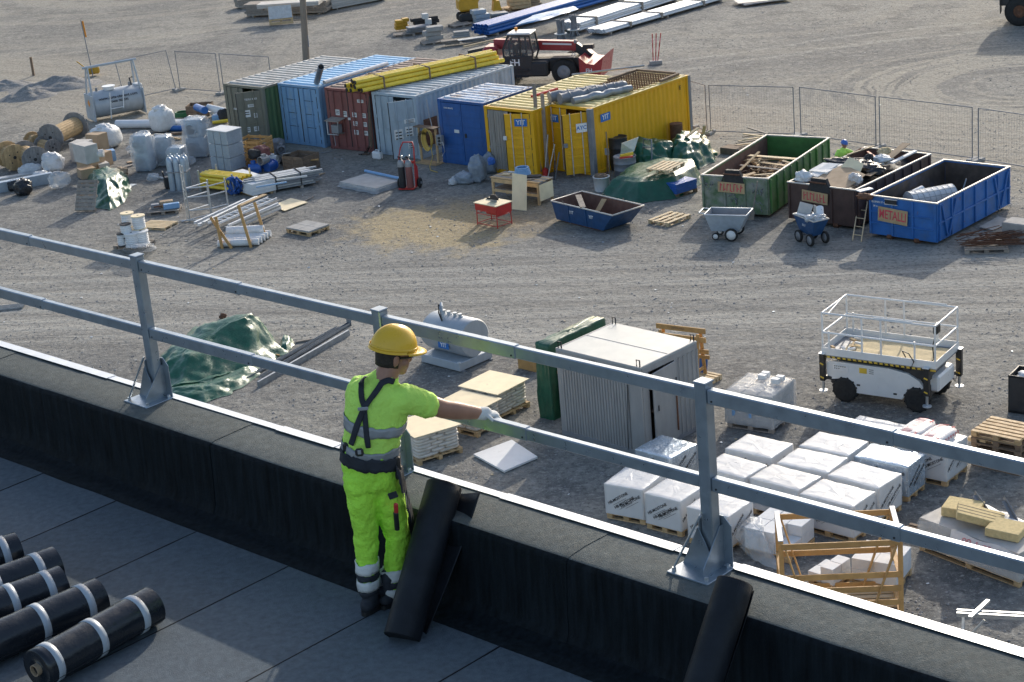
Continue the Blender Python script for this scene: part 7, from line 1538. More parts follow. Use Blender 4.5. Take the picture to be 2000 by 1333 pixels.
# rusty scrap on a pallet and concrete block, far right
pallet('grey pallet carrying the rusty bars at the right edge', at(1925, 488), UA+.55, 1.3, .9, 'wood_grey')
mb = MB(); random.seed(3)
for i in range(70):
    a = Vector((random.uniform(-.9, .5), random.uniform(-.5, .5), random.uniform(.16, .42))); th = random.gauss(0, .25); L_ = random.uniform(.6, 1.5); mb.cyl(a, a+Vector((L_*cos(th), L_*sin(th), random.uniform(-.06, .14))), .012, n=5)
o = link('rusty_bars', mb.mesh('rusty_bars', 'rust'), None, at(1922, 486), (0, 0, UA+.75)); o['label'] = 'tangle of rusty reinforcing bars on the grey pallet'; o['category'] = 'scrap'; o['kind'] = 'stuff'
solo('concrete_block', MB().box((0, 0, .3), (.9, .7, .6), b=.03), 'concrete', 'pale concrete block at the right edge behind the rusty bars', 'concrete block', at(1992, 468), UA); solo('steel_sheet', MB().box((0, 0, .05), (1.3, .5, .03), rx=.1, b=.003), 'concrete', 'grey flat slab behind the rusty bars', 'slab', at(1945, 440), UA+pi/2)
# ---------------------------------------------------------------- left part of the yard
pallet('grey pallet with four paving slabs left of the sawdust', at(602, 452), UA-.0, 1.2, 1.0, 'wood')
Pp = at(602, 452)
for i, (x, y) in enumerate(((-.3, -.25), (.3, -.25), (-.3, .25), (.3, .25))):
    q = Matrix.Rotation(UA, 3, 'Z') @ Vector((x, y, 0)); solo('paving_stone', MB().box((0, 0, .03), (.59, .49, .06), b=.006), 'concrete', ('near left', 'near right', 'far left', 'far right')[i]+' grey slab on the paver pallet', 'paving slab', Pp+q+Vector((0, 0, .146)), UA, 'slabs on the paver pallet')
sheet_thing('thin plywood sheet lying on the gravel beside the ladders', [at(*q, .04) for q in ((531, 403), (556, 413), (601, 396), (568, 388))], 'ply', 'plywood_sheet', 'plywood'); plank('thin lath beside the plywood sheet', at(585, 398, .03), at(612, 384, .05), .06, .03, 'wood_grey', 'lath', cat='lath')
def roll_pallet():
    A, yw, L = fr((425, 488), (516, 484)); A = at(424, 486); t = thing('roll_rack', 'white wrapped rolls held by leaning timber stakes', 'roll rack', A, yawpx((424, 486), (505, 482))); L = (at(505, 482)-at(424, 486)).length; print('rolls', L)
    for i in range(5): part(t, 'roll', MB().cyl((.02+.03*i, .12+.24*i, .14), (L+.05*i, .12+.24*i, .14), .12, n=16), 'bag_white')
    part(t, 'roll', MB().cyl((.15, .95, .36), (L, .95, .36), .14, n=16), 'bag_white'); part(t, 'bearer', MB().box((L/2, .55, .015), (L, .3, .03)), 'wood_pale')
    for a, b in (((.2, -.05, 0), (.12, -.02, 1.15)), ((.55, -.08, 0), (-.12, .15, 1.1)), ((1.25, -.1, 0), (.9, .25, 1.45)), ((L+.05, .9, 0), (L-.25, 1.1, 1.3))): part(t, 'stake', MB().bar(a, b, .1, .04, up=(0, 1, 0), bev=.003), 'wood_orange')
roll_pallet()
def cable_spools():
    c = at(263, 482); pallet('pallet under the white cable spools', c, UA+.35, 1.2, .9, 'wood_grey')
    def spool(label, px, py, r, h, z, top='ply'):
        t = thing('cable_spool', label, 'spool', at(px, py, 0)+Vector((0, 0, z)), 0, 'white cable spools on one pallet')
        part(t, 'winding', MB().cyl((0, 0, .03), (0, 0, h-.03), r*.86, n=22), 'bag_white')
        for i in range(6): part(t, 'cable_turn', MB().tube([(r*.87*cos(k*pi/10), r*.87*sin(k*pi/10), .06+i*(h-.12)/5) for k in range(20)], .02, 5, closed=True), 'white')
        part(t, 'flange', MB().cyl((0, 0, 0), (0, 0, .03), r, n=24, sm=False), top); part(t, 'flange', MB().cyl((0, 0, h-.03), (0, 0, h), r, n=24, sm=False), top); part(t, 'hub_hole', MB().cyl((0, 0, h), (0, 0, h+.004), r*.15, n=12), 'dark')
    spool('white cable spool with plywood top at the back left', 257, 476, .24, .5, .65); spool('white cable spool with plywood top at the right', 278, 480, .25, .5, .62); spool('lower white cable spool with black rim at the near left', 252, 486, .2, .5, .42, 'dark'); spool('smallest spool with black rim at the left edge of the pallet', 241, 488, .16, .45, .15, 'dark')
    spool('wrapped lower spool at the right of the pallet', 279, 484, .28, .48, .146, 'white'); spool('wrapped lower spool in the middle of the pallet', 261, 488, .26, .48, .147, 'white')
    mb, C = drape([[at(*q) for q in ((236, 490), (262, 496), (290, 494), (304, 488), (300, 474), (266, 474))], [at(*q) for q in ((240, 486, .3), (262, 490, .35), (288, 488, .35), (296, 483, .3), (292, 476, .4), (266, 476, .4))], [at(*q) for q in ((246, 483, .5), (262, 486, .55), (284, 484, .6), (290, 481, .6), (288, 477, .6), (266, 478, .6))]], 40, 4, .05, 3, 2, .05); solo('torn_film', mb, 'film', 'torn clear film round the white cable spools', 'plastic film', C)
cable_spools()
pallet('flat pale pallet beside the cable spools', at(308, 443), UA+.3, 1.2, .9, 'wood_pale', nb=6, h=.1)
def junk_pallet():
    c = at(322, 415); yw = UA+.75; pallet('old pallet with metal odds and ends', c, yw, 1.2, .8, 'wood_grey'); M_ = Matrix.Translation(c) @ Matrix.Rotation(yw, 4, 'Z')
    for x, y, z, s, m, lb, nm in ((.3, -.1, .25, (.6, .22, .2), 'lblue_pipe', 'pale blue metal box on the odds and ends pallet', 'metal_box'), (-.35, .1, .24, (.3, .25, .18), 'greysteel', 'grey motor on the odds and ends pallet', 'motor'), (.05, .3, .26, (.5, .3, .22), 'card', 'open cardboard box on the odds and ends pallet', 'carton'), (-.1, -.2, .3, (.5, .06, .05), 'rust', 'rusty bar on the odds and ends pallet', 'bar')): solo(nm, MB().box((0, 0, 0), s, b=.02, rz=.2), m, lb, 'odds and ends', M_ @ Vector((x, y, z)), yw)
junk_pallet()
def ladders():
    # long aluminium ladders and tubes on the ground, pointing up to the right
    def lad(label, a, b, w, z, rungs, m='alu'):
        A = at(*a, z); B = at(*b, z); d = B-A; t = thing('ladder', label, 'ladder', A, atan2(d.y, d.x), 'aluminium ladders and tubes'); L = d.length
        for y in (0, w): piece(t, 'stile', (L, .03, .08), (L/2, y, 0), m)
        for i in range(rungs): piece(t, 'rung', (.03, w, .03), (L*(i+.5)/rungs, w/2, 0), m)
    lad('aluminium ladder lying on top of the tube heap', (424, 438), (541, 388), .42, .55, 11); 
    for i, (a, b, w, z, lb) in enumerate((((388, 440), (505, 385), .12, .42, 'narrow aluminium profile left of the ladder'), ((396, 436), (500, 386), .10, .5, 'second narrow aluminium profile beside the ladder'), ((380, 436), (478, 391), .09, .3, 'thin aluminium profile at the left of the heap'), ((450, 443), (546, 402), .1, .3, 'aluminium tube below the ladder, upper'), ((455, 446), (548, 406), .09, .15, 'aluminium tube below the ladder, middle'), ((440, 446), (540, 408), .1, .05, 'aluminium tube below the ladder, on the ground'), ((446, 441), (543, 398), .07, .42, 'thin bright tube just under the ladder'))):
        A = at(*a, z); B = at(*b, z); solo('aluminium_profile', MB().bar((0, 0, 0), B-A, w, .09, bev=.006), 'galv_bright' if i % 2 else 'alu', lb, 'aluminium profile', A, 0, 'aluminium ladders and tubes')
    A = at(468, 402, .58); B = at(518, 380, .58); solo('plank', MB().bar((0, 0, 0), B-A, .2, .03), 'wood', 'yellow-brown scaffold board beside the ladder', 'board', A)
ladders()
def scaffold():
    for i, (a, b, z0, lb) in enumerate((((375, 428), (385, 345), 0, 'tall'), )): pass
    t = thing('scaffold_frame', 'small upright aluminium scaffold frame at the tube heap', 'scaffold', at(400, 425), UA+.75)
    for x, y, h in ((-.5, -.35, 2.1), (.3, -.35, 1.4), (.9, .1, 1.4), (.2, .5, 1.3)): rod(t, 'upright', (x, y, 0), (x, y, h), .03, 'galv_bright')
    for z in (.4, .9, 1.25): rod(t, 'ledger', (-.5, -.35, z), (.3, -.35, z), .025, 'galv_bright'); rod(t, 'ledger', (.3, -.35, z), (.9, .1, z), .025, 'galv_bright'); rod(t, 'ledger', (-.5, -.35, z), (.2, .5, z-.05), .025, 'galv_bright')
    for k in range(5): rod(t, 'rung', (-.5, -.35, .5+.33*k), (-.62, -.12, .5+.33*k), .018, 'galv_bright')
    rod(t, 'upright', (-.62, -.12, 0), (-.62, -.12, 2.1), .03, 'galv_bright'); rod(t, 'diagonal', (-.8, -.5, .05), (.4, .1, .1), .025, 'galv_bright'); rod(t, 'diagonal', (-.9, -.3, .04), (-.1, -.6, .08), .025, 'galv_bright')
scaffold()
def yellow_rack():
    A, yw, L = fr((388, 372), (468, 382)); t = thing('pipe_stack', 'stack of short yellow pipes on bearers beside the gas bottles', 'pipe stack', A, yw)
    for x in (.2, L-.2): piece(t, 'bearer', (.1, .9, .1), (x, .4, .05), 'wood_grey'); piece(t, 'stake', (.06, .05, .85), (x, -.08, .42), 'galv_bright'); piece(t, 'stake', (.06, .05, .85), (x, .9, .42), 'galv_bright')
    for r_ in range(4):
        for i in range(5-r_ % 2):
            part(t, 'pipe', MB().pipe((random.uniform(-.1, .1), .07+.17*i+.085*(r_ % 2), .18+.145*r_), (L+random.uniform(-.05, .15), .07+.17*i+.085*(r_ % 2), .18+.145*r_), .068, n=12), 'yellow_pipe')
    b = thing('blue_rope', 'bundle of blue rope hanging on the yellow pipe stack', 'rope', at(460, 382), yw)
    for i in range(12): part(b, 'strand', MB().tube([(random.uniform(-.2, .25)+.2*cos(k*pi/4), random.uniform(-.1, .1), .35+.3*sin(k*pi/4)+.1*random.random()) for k in range(8)], .03, 5, closed=True), 'bluepl')
yellow_rack()
def white_panels():
    zt = .55; P = [at(*q, zt) for q in ((438, 342), (500, 362), (528, 348), (465, 330))]; c = sum(P, Vector())/4; c.z = 0; yw = atan2((P[1]-P[0]).y, (P[1]-P[0]).x); w = (P[1]-P[0]).length; d = (P[2]-P[1]).length; print('wp', w, d)
    t = thing('panel_stack', 'stack of white panels in clear wrap beside the steel bundle', 'panel stack', c, yw); piece(t, 'bearer', (w-.1, .1, .1), (0, -d/3, .05), 'wood'); piece(t, 'bearer', (w-.1, .1, .1), (0, d/3, .05), 'wood')
    for k in range(6): piece(t, 'panel', (w, d, .07), (random.uniform(-.02, .02), 0, .14+k*.074), 'white')
white_panels()
def steel_bundle():
    A, yw, L = fr((500, 384), (620, 362)); t = thing('steel_bundle', 'strapped bundle of galvanised profiles on bearers', 'steel bundle', A, yw); print('sb', L)
    for x in (L*.3, L*.75): piece(t, 'bearer', (.1, .9, .1), (x, .4, .05), 'wood_grey')
    for r_ in range(6):
        for i in range(6): e = random.uniform(-.25, .2); piece(t, 'profile', (round(L+random.choice((-.3, 0, .2)), 1), .11, .07), (L/2+e, .06+.145*i, .14+.085*r_), random.choice(('galv_bright', 'zinc', 'zinc', 'greysteel')))
    for x in (L*.35, L*.75): part(t, 'strap', MB().box((x, .42, .36), (.03, .92, .56)), 'dark')
steel_bundle()
def gas_rack():
    t = thing('gas_bottle_rack', 'rack of tall blue-grey gas bottles left of the cabinet', 'gas bottles', at(352, 374), UA+.55)
    for i in range(3):
        for j in range(2):
            b = part(t, 'gas_bottle', MB().lathe([(.01, 0), (.12, 0), (.125, .03), (.125, 1.15), (.1, 1.28), (.05, 1.34), (.01, 1.35)], 18), 'duct', (-.28+.28*i, .27*j, .04)); part(b, 'valve', MB().cyl((0, 0, 1.33), (0, 0, 1.42), .03, n=8), 'alu')
    part(t, 'base', MB().box((0, .13, .02), (.9, .6, .04)), 'greysteel'); part(t, 'strap', MB().box((0, .13, .8), (.86, .56, .05)), 'greysteel')
    bk = thing('compressor', 'small black machine at the foot of the gas bottles', 'machine', at(331, 368), .3); part(bk, 'body', MB().box((0, 0, .25), (.35, .3, .45), b=.04), 'machine_dark'); part(bk, 'handle', MB().tube([(-.15, -.1, .45), (-.18, -.12, .7), (-.18, .12, .7), (-.15, .1, .45)], .02, 6), 'black')
gas_rack()
def cabinet():
    A = at(416, 338); yw = UA-.05; zt = hgt(416, 338, 256); P = [at(*q, zt) for q in ((403.7, 255.5), (443, 260), (465.4, 250), (435, 246))]; c = sum(P, Vector())/4; c.z = 0; w = 1.15; d = .95; yw = atan2((P[1]-P[0]).y, (P[1]-P[0]).x); w = (P[1]-P[0]).length; d = (P[2]-P[1]).length; print('cab', w, d, zt)
    t = thing('wrapped_cabinet', 'tall stack of white-grey units wrapped in film, near the containers', 'wrapped units', c, yw); h = (zt-.14)/3; pallet_pieces(t, w, d, 'wood_grey', 4)
    for k in range(3):
        for i in range(3): piece(t, 'unit', (w/3-.045, d-.03, h-.03), (-w/2+w/6+i*w/3, 0, .14+h*(k+.5)), 'duct')
    part(t, 'film', MB().box((0, 0, .1+zt/2), (w+.02, d+.02, zt-.12), b=.02), 'film_thin'); part(t, 'top_board', MB().box((0, 0, zt+.02), (w+.01, d+.01, .04), b=.01), 'white')
cabinet()
def crate(label, px, py, w, d, h, yw, m='wood_orange', open_=True, slats=4, gap=.03, z=0):
    t = thing('wooden_crate', label, 'crate', at(px, py, z), yw); bh = h/slats
    for k in range(slats):
        for y in (-d/2, d/2): piece(t, 'slat', (w, .022, bh-gap), (0, y, bh*(k+.5)), m)
        for x in (-w/2, w/2): piece(t, 'slat', (.022, d-.03, bh-gap), (x, 0, bh*(k+.5)), m)
    for x in (-w/2+.04, 0, w/2-.04):
        for y in (-d/2-.02, d/2+.02): piece(t, 'batten', (.08, .02, h), (x, y, h/2), m)
    piece(t, 'bottom', (w-.03, d-.03, .03), (0, 0, .03), 'wood_dark'); return t
crate('orange slatted crate of parts beside the wrapped cabinet, upper', 500, 318, 1.2, 1.0, 1.05, UA+.25, 'wood_orange', True, 6, .06); crate('brown wooden crate in front of the light blue container', 590, 330, 1.1, .95, .62, UA+.1, 'wood_dark', True, 4, .012); crate('small brown crate with blue canister near the green container', 392, 224, 1.1, .8, .5, UA+.6, 'wood_dark', True, 3, .012)
bagn('red-brown cloth bundle in the orange crate', 512, 312, (.35, .25, .3), 'cont_maroon', 3, .35, 'cloth_bundle', 'bundle', False); bagn('dark bag in the orange crate', 498, 310, (.25, .2, .2), 'dark', 5, .5, 'dark_bag', 'bag', False)
for i, (x, y, lb) in enumerate(((497, 338, 'left bright blue motor housing on the ground'), (516, 328, 'upper bright blue pump on the ground'), (528, 334, 'right bright blue pump on the ground'))):
    t = thing('blue_pump', lb, 'pump', at(x, y), .5*i, 'blue pumps by the crates'); part(t, 'casing', MB().cyl((-.2, 0, .2), (.25, 0, .2), .18, n=14).box((0, 0, .06), (.45, .3, .1), b=.02), 'bluepl'); part(t, 'flange', MB().cyl((.25, 0, .2), (.3, 0, .2), .22, n=14).cyl((0, 0, .35), (0, 0, .5), .1, n=10), 'bluepl')
random.seed(11)
for i in range(16):
    px, py = random.uniform(505, 555), random.uniform(282, 322); s_ = random.uniform(.12, .3); z = random.uniform(0, .35)
    nm, m = random.choice((('pipe_fitting', 'greysteel'), ('pipe_fitting', 'zinc'), ('pipe_fitting', 'tape'), ('pipe_fitting', 'tape_bright'))); a = random.random()*3; P = at(px, py, z)
    solo(nm, MB().pipe((-s_, 0, s_*.7), (s_*.4, 0, s_*.7), s_*.6, n=12).cyl((-s_*.2, 0, s_*.7), (-s_*.2, 0, s_*1.5), s_*.35, n=10), m, 'grey pipe fitting in the heap before the green and light blue containers', 'pipe fitting', P, a, 'heap of pipe fittings')
plank('grey board leaning on the fittings heap', at(553, 318), at(560, 300, .75), .3, .03, 'tape', 'grey_board', cat='board'); plank('yellow plank behind the brown crate', at(590, 314, .4), at(622, 312, .4), .12, .04, 'wood_orange')
# film-wrapped duct parts
def duct(label, px, py, w, h, yw, seed, holes=1):
    t = thing('wrapped_duct', label, 'wrapped duct', at(px, py), yw, 'film-wrapped ventilation parts'); part(t, 'duct_box', MB().box((0, 0, h*.27), (w*.8, w*.7, h*.52), b=.03).box((.02, 0, h*.76), (w*.7, w*.62, h*.44), b=.03), 'duct')
    for k in range(holes): f = part(t, 'spigot', MB().cyl((-w*.1, -w*.36, h*(.3+.45*k)), (-w*.1, -w*.46, h*(.3+.45*k)), w*.24, n=20), 'duct'); part(f, 'opening', MB().cyl((-w*.1, -w*.462, h*(.3+.45*k)), (-w*.1, -w*.466, h*(.3+.45*k)), w*.2, n=20), 'greysteel')
    part(t, 'film', MB().blob((0, 0, h*.5), (w*.56, w*.5, h*.54), seed, .14, 2.2, 26, 18, flat=0, pw=.55), 'film')
duct('tall film-wrapped duct part, leftmost of three', 286, 333, .85, 1.55, UA+.5, 2, 2); duct('middle film-wrapped duct part with a round opening', 323, 322, .9, 1.25, UA+.6, 4, 1); duct('large film-wrapped duct part behind the cabinet', 390, 305, 1.05, 1.65, UA+.6, 7, 2); duct('small duct part under loose film at the gas bottles', 350, 330, .75, .95, UA+.4, 9, 1)
def bigbag(label, px, py, w, h, seed, closed=False):
    t = thing('big_bag', label, 'big bag', at(px, py), .4*seed); part(t, 'bag', MB().blob((0, 0, h*.48), (w*.55, w*.52, h*.52), seed, .1, 1.6, 26, 16, flat=0, pw=.6), 'bag_white'); part(t, 'crumpled_top', MB().blob((0, 0, h*.88), (w*.4, w*.38, h*.22), seed+4, .55, 2.6, 22, 12, flat=None), 'bag_white')
bigbag('slumped white bulk bag right of the cable drums', 210, 288, 1.15, .95, 3); bigbag('upright white bulk bag in front of the long white pipe', 320, 256, .95, 1.05, 6)
# cable drums
def drum(label, a, b, r, m, hub='drum_wood', name='cable_drum', planks=True):
    A = at(*a)+Vector((0, 0, r)); B = at(*b)+Vector((0, 0, r)); d = B-A; L = d.length; yw = atan2(d.y, d.x); t = thing(name, label, 'cable drum', A, yw, 'wooden cable drums'); RY = Matrix.Rotation(pi/2, 4, 'Y')
    for x in (0, L):
        f = part(t, 'flange', MB().cyl((x-.035, 0, 0), (x+.035, 0, 0), r, n=36, sm=False), m)
        for k in range(9): y = -r+r*2*(k+.5)/9; hh_ = math.sqrt(max(.01, r*r-y*y))*.99; part(f, 'flange_board', MB().box((x-(.042 if x == 0 else -.042), y, 0), (.014, r*2/9-.012, hh_*2), b=.003), m)
        part(f, 'hub_plate', MB().cyl((x-.056, 0, 0), (x+.056, 0, 0), r*.13, n=14), 'dark')
        for k in range(4): part(f, 'bolt', MB().cyl((x-.06, r*.45*cos(k*pi/2+.6), r*.45*sin(k*pi/2+.6)), (x+.06, r*.45*cos(k*pi/2+.6), r*.45*sin(k*pi/2+.6)), .03, n=8), 'dark')
    n = 22
    for k in range(n): a_ = 2*pi*k/n; piece(t, 'stave', (L-.1, r*.62*2*pi/n*.92, .03), (L/2, r*.62*cos(a_), r*.62*sin(a_)), hub, (a_+pi/2, 0, 0))
    part(t, 'core', MB().cyl((.04, 0, 0), (L-.04, 0, 0), r*.59, n=22), 'wood_dark')
drum('big grey wooden cable drum with slatted barrel', (104, 296), (152, 272), .62, 'drum_grey', 'drum_wood'); drum('tan wooden cable drum at the far left', (33, 333), (18, 326), .56, 'drum_wood'); drum('dark grey cable drum beside the tan one', (73, 337), (52, 325), .56, 'drum_grey'); drum('dark low cable drum in front of the big one', (105, 304), (84, 298), .36, 'drum_grey'); drum('small orange-tan cable drum behind the dark ones', (76, 296), (66, 290), .38, 'drum_wood')
# cartons
random.seed(31)
cart = [((140, 318), (170, 318), .85, .7, 0, 'tall shrink-wrapped carton at the back of the carton group'), ((172, 300), (196, 302), .85, .6, 0, 'carton standing right behind the tall one'), ((152, 336), (182, 340), .7, .7, 0, 'carton in the front middle of the group'), ((146, 316), (170, 322), .75, .6, .7, 'upper carton on the tall back carton'), ((186, 326), (206, 327), .6, .55, 0, 'small brown carton at the right of the group'), ((160, 352), (190, 346), .4, .6, 0, 'low wet carton at the front'), ((196, 338), (216, 334), .35, .5, 0, 'open low carton near the green tarpaulin')]
for i, (a, b, h, d, z, lb) in enumerate(cart): carton(lb, a, b, h, d, 'card' if i % 3 else 'carton_grey', z=z, group='cartons by the drums')
solo('film_roll', MB().cyl((-.35, 0, .16), (.35, 0, .16), .16, n=18), 'film_thick', 'roll of clear film lying on the cartons', 'film roll', at(187, 308, .85), UA+.7); carton('small pale blue box right of the cartons', (205, 318), (228, 314), .45, .45, 'lblue_pipe'); bagn('round film-wrapped bale beside the dark drum', 106, 336, (.45, .42, .42), 'film_thick', 4, 0, 'wrapped_bale', 'bale', False); bagn('clear bag of fittings in front of the drums', 60, 342, (.5, .25, .25), 'film_thick', 6, 0, 'clear_bag', 'bag', False)
bagn('clear plastic funnel bag at the end of the long sheet profile', 118, 366, (.42, .35, .34), 'film', 8, 0, 'clear_bag', 'bag', False); bagn('black rubbish sack on the long sheet profile', 47, 380, (.4, .35, .32), 'black_bag', 3, 0, 'black_sack', 'sack', True); bagn('small black bag left of the black sack', 28, 372, (.25, .22, .22), 'black_bag', 5, 0, 'black_sack', 'sack', False)
for i, (a, b, w, h, z, lb, m) in enumerate((((-40, 384), (104, 356), .3, .42, 0, 'long deep galvanised sheet profile at the left edge', 'duct'), ((-40, 364), (98, 340), .35, .2, 0, 'long white-topped sheet profile behind the deep one', 'galv_bright'))):
    A = at(*a, z); B = at(*b, z); solo('sheet_profile', MB().bar((0, 0, h/2), B-A+Vector((0, 0, h/2)), w, h, bev=.01), m, lb, 'sheet profile', A, 0, 'long sheet profiles at the left edge')
tarp_thing('green tarpaulin draped over goods behind a leaning pallet', [[(185, 405), (215, 412), (240, 398), (253, 372), (250, 352), (215, 345), (172, 352), (180, 378)], [(192, 395, .35), (215, 402, .4), (234, 388, .4), (246, 370, .4), (242, 356, .4), (213, 350, .45), (180, 356, .4), (186, 376, .4)], [(196, 385, .72), (213, 388, .75), (228, 378, .7), (236, 368, .6), (232, 360, .6), (212, 358, .7), (192, 362, .65), (192, 374, .7)]], 23, .09, .09)
pl = pallet('weathered pallet leaning upright against the green tarpaulin', at(168, 412), 0, .85, 1.2, 'wood_grey', nb=8); pl.rotation_euler = (radians(60), 0, UA+.45); pl.location = at(168, 414)+Vector((.1, .3, .53))
# pipes and bits behind
pipe_thing('long thick white pipe lying behind the bulk bags', at(228, 243, .2), at(402, 241, .2), .2, 'white_pipe'); pipe_thing('blue pipe lying under the white pipe', at(330, 251, .12), at(400, 250, .12), .12, 'blue_pipe'); plank('brown timber on the ground before the blue pipe', at(335, 262, .05), at(400, 258, .05), .12, .1, 'wood_dark', 'timber', cat='timber')
pipe_thing('white trough leaning up at the green container', at(405, 210, .6), at(440, 218, .4), .16, 'white_pipe'); pipe_thing('blue canister in the small brown crate', at(384, 210, .5), at(400, 216, .55), .17, 'blue_pipe', False, 'canister'); pipe_thing('yellow pipe on the ground beside the green container', at(415, 240, .1), at(445, 236, .1), .08, 'yellow_pipe')
mb = MB()
for i in range(5): mb.tube([(.4*cos(k*pi/8)*(1-.05*i), .3*sin(k*pi/8), .04+.04*i) for k in range(16)], .03, 6, closed=True)
solo('green_hose', mb, 'green_hose', 'coil of green hose beside the small brown crate', 'hose', at(357, 228)); solo('basin', MB().lathe([(.2, 0), (.35, .3), (.37, .3), (.33, .27), (.02, .1)], 20), 'white', 'white basin near the green container', 'basin', at(423, 228)); carton('blue and white box on the ground by the green container', (415, 240), (440, 238), .3, .5, 'lblue_pipe')
# fuel tank with hoist frame
def bowser():
    A, yw, L = fr((186, 242), (290, 222)); t = thing('tank_trailer', 'grey cylindrical tank in a lifting frame, with lettering', 'tank', A, yw); r = .62; print('bowser', L); D = 1.3
    part(t, 'tank_shell', MB().rings([MB().ring((x, D/2, r+.12), (1, 0, 0), 36, rr) for x, rr in ((.05, r*.7), (.1, r*.92), (.2, r), (L-.2, r), (L-.1, r*.92), (L-.05, r*.7))], True), 'tank')
    for x in (.08, L-.08): part(t, 'end_plate', MB().box((x, D/2, .65), (.05, D, 1.2), b=.01), 'tank')
    H = hgt(175, 240, 136)
    for x in (.08, L-.08):
        for y in (.05, D-.05): rod(t, 'frame_leg', (x, y, .3), (x+(.12 if x < 1 else -.12), D/2+(.12 if y > 1 else -.12), H), .045, 'tank')
    rod(t, 'top_bar', (.0, D/2, H), (L, D/2, H), .06, 'tank'); part(t, 'manhole', MB().cyl((L*.42, D/2, 2*r+.1), (L*.42, D/2, 2*r+.24), .27, n=22).cyl((L*.42, D/2, 2*r+.24), (L*.42, D/2, 2*r+.27), .31, n=22), 'alu')
    for x in (.25, .5, L-.5): part(t, 'fitting', MB().cyl((x, D/2, 2*r+.08), (x, D/2, 2*r+.28), .06, n=10), 'greysteel')
    ld = part(t, 'ladder', MB().tube([(L*.35, .0, 1.3), (L*.3, -.08, .1)], .025, 6).tube([(L*.6, .0, 1.3), (L*.55, -.08, .5)], .025, 6).tube([(L*.32, -.05, .55), (L*.56, -.06, .55)], .025, 6), 'alu')
    part(t, 'pump', MB().box((L-.15, D/2, .9), (.4, .5, 1.0), b=.05), 'tank'); part(t, 'pump_handle', MB().tube([(L-.4, D/2, 1.3), (L-.45, D/2, 1.7), (L-.3, D/2, 1.72)], .04, 6), 'dark'); part(t, 'flame_sign', MB().box((.06, -.008, .75), (.0, .0, .0)), 'orange') if False else None
    part(t, 'hazard_diamond', MB().box((.045, D*.5, .85), (.008, .26, .26), rx=pi/4), 'orange')
    text(t, 'lettering', 'www.Asta-utment.com', .20, 'print', (L*.5, .055, 1.06), (pi/2-.6, 0, 0), .001); text(t, 'lettering', '0400 782 595', .15, 'print', (L*.52, .015, .86), (pi/2-.25, 0, 0), .001)
bowser()
def flag_pole():
    A = at(182, 150); t = thing('marker_pole', 'leaning marker pole with orange flag beside the tank', 'marker pole', A); B = aty(158, 40, A.y)-A; part(t, 'pole', MB().bar((0, 0, 0), B, .05, .05), 'greysteel'); C_ = lerp((0, 0, 0), B, .70); part(t, 'flag', MB().bar(C_+Vector((.05, 0, 0)), B+Vector((.05, 0, -.05)), .14, .02, up=(0, 1, 0)), 'orange')
    solo('rammer', MB().box((0, 0, .3), (.7, .4, .4), b=.08).tube([(-.3, 0, .4), (-.7, 0, .8), (-.75, .2, .8)], .03, 6), 'machine_yellow', 'small yellow machine behind the tank frame', 'machine', at(183, 148), .2)
flag_pole()
# ---------------------------------------------------------------- site fence
def fence_panel(label, a, b, lean=0, group='mesh fence panels', h=2.0):
    A = at(*a); B = at(*b); d = B-A; t = thing('fence_panel', label, 'fence panel', A, atan2(d.y, d.x), group); L = d.length
    T_ = lambda x, z: (x, lean*z, z)
    for x in (.02, L-.02): rod(t, 'post', T_(x, 0), T_(x, h), .021, 'greysteel', 8)
    rod(t, 'top_tube', T_(.02, h-.02), T_(L-.02, h-.02), .017, 'greysteel', 8); rod(t, 'bottom_tube', T_(.02, .12), T_(L-.02, .12), .018, 'greysteel', 8)
    mb = MB(); n = int(L/.11)
    for i in range(1, n): x = L*i/n; mb.bar(T_(x, .12), T_(x, h-.03), .0026, .0026)
    for z in (.5, .9, 1.3, 1.7): mb.bar(T_(.02, z), T_(L-.02, z), .003, .003)
    w_ = part(t, 'wire_mesh', mb, 'greysteel'); w_['kind'] = 'stuff'
    for x in (.0, L): part(t, 'foot', MB().box((x, 0, .06), (.22, .6, .12), b=.02), 'concrete')
fence_panel('fence panel from the yellow container to the first gap', (1388, 262), (1553, 268)); fence_panel('slightly skewed fence panel behind the green and brown skips', (1564, 268), (1712, 290)); fence_panel('fence panel behind the brown and blue skips', (1718, 290), (1900, 315)); fence_panel('fence panel cut by the right picture edge', (1910, 317), (2080, 345)); fence_panel('short fence panel at the yellow container corner', (1352, 252), (1382, 262))
fence_panel('fence panel left of the green container', (352, 178), (432, 184)); fence_panel('fence panel behind the green container corner', (438, 184), (535, 192)); fence_panel('half fallen fence panel behind the tank', (245, 200), (345, 178), .25)
solo('dark_post', MB().box((0, 0, .5), (.12, .12, 1.0)), 'wood_dark', 'short dark stake on the left gravel heap', 'stake', at(66, 148))
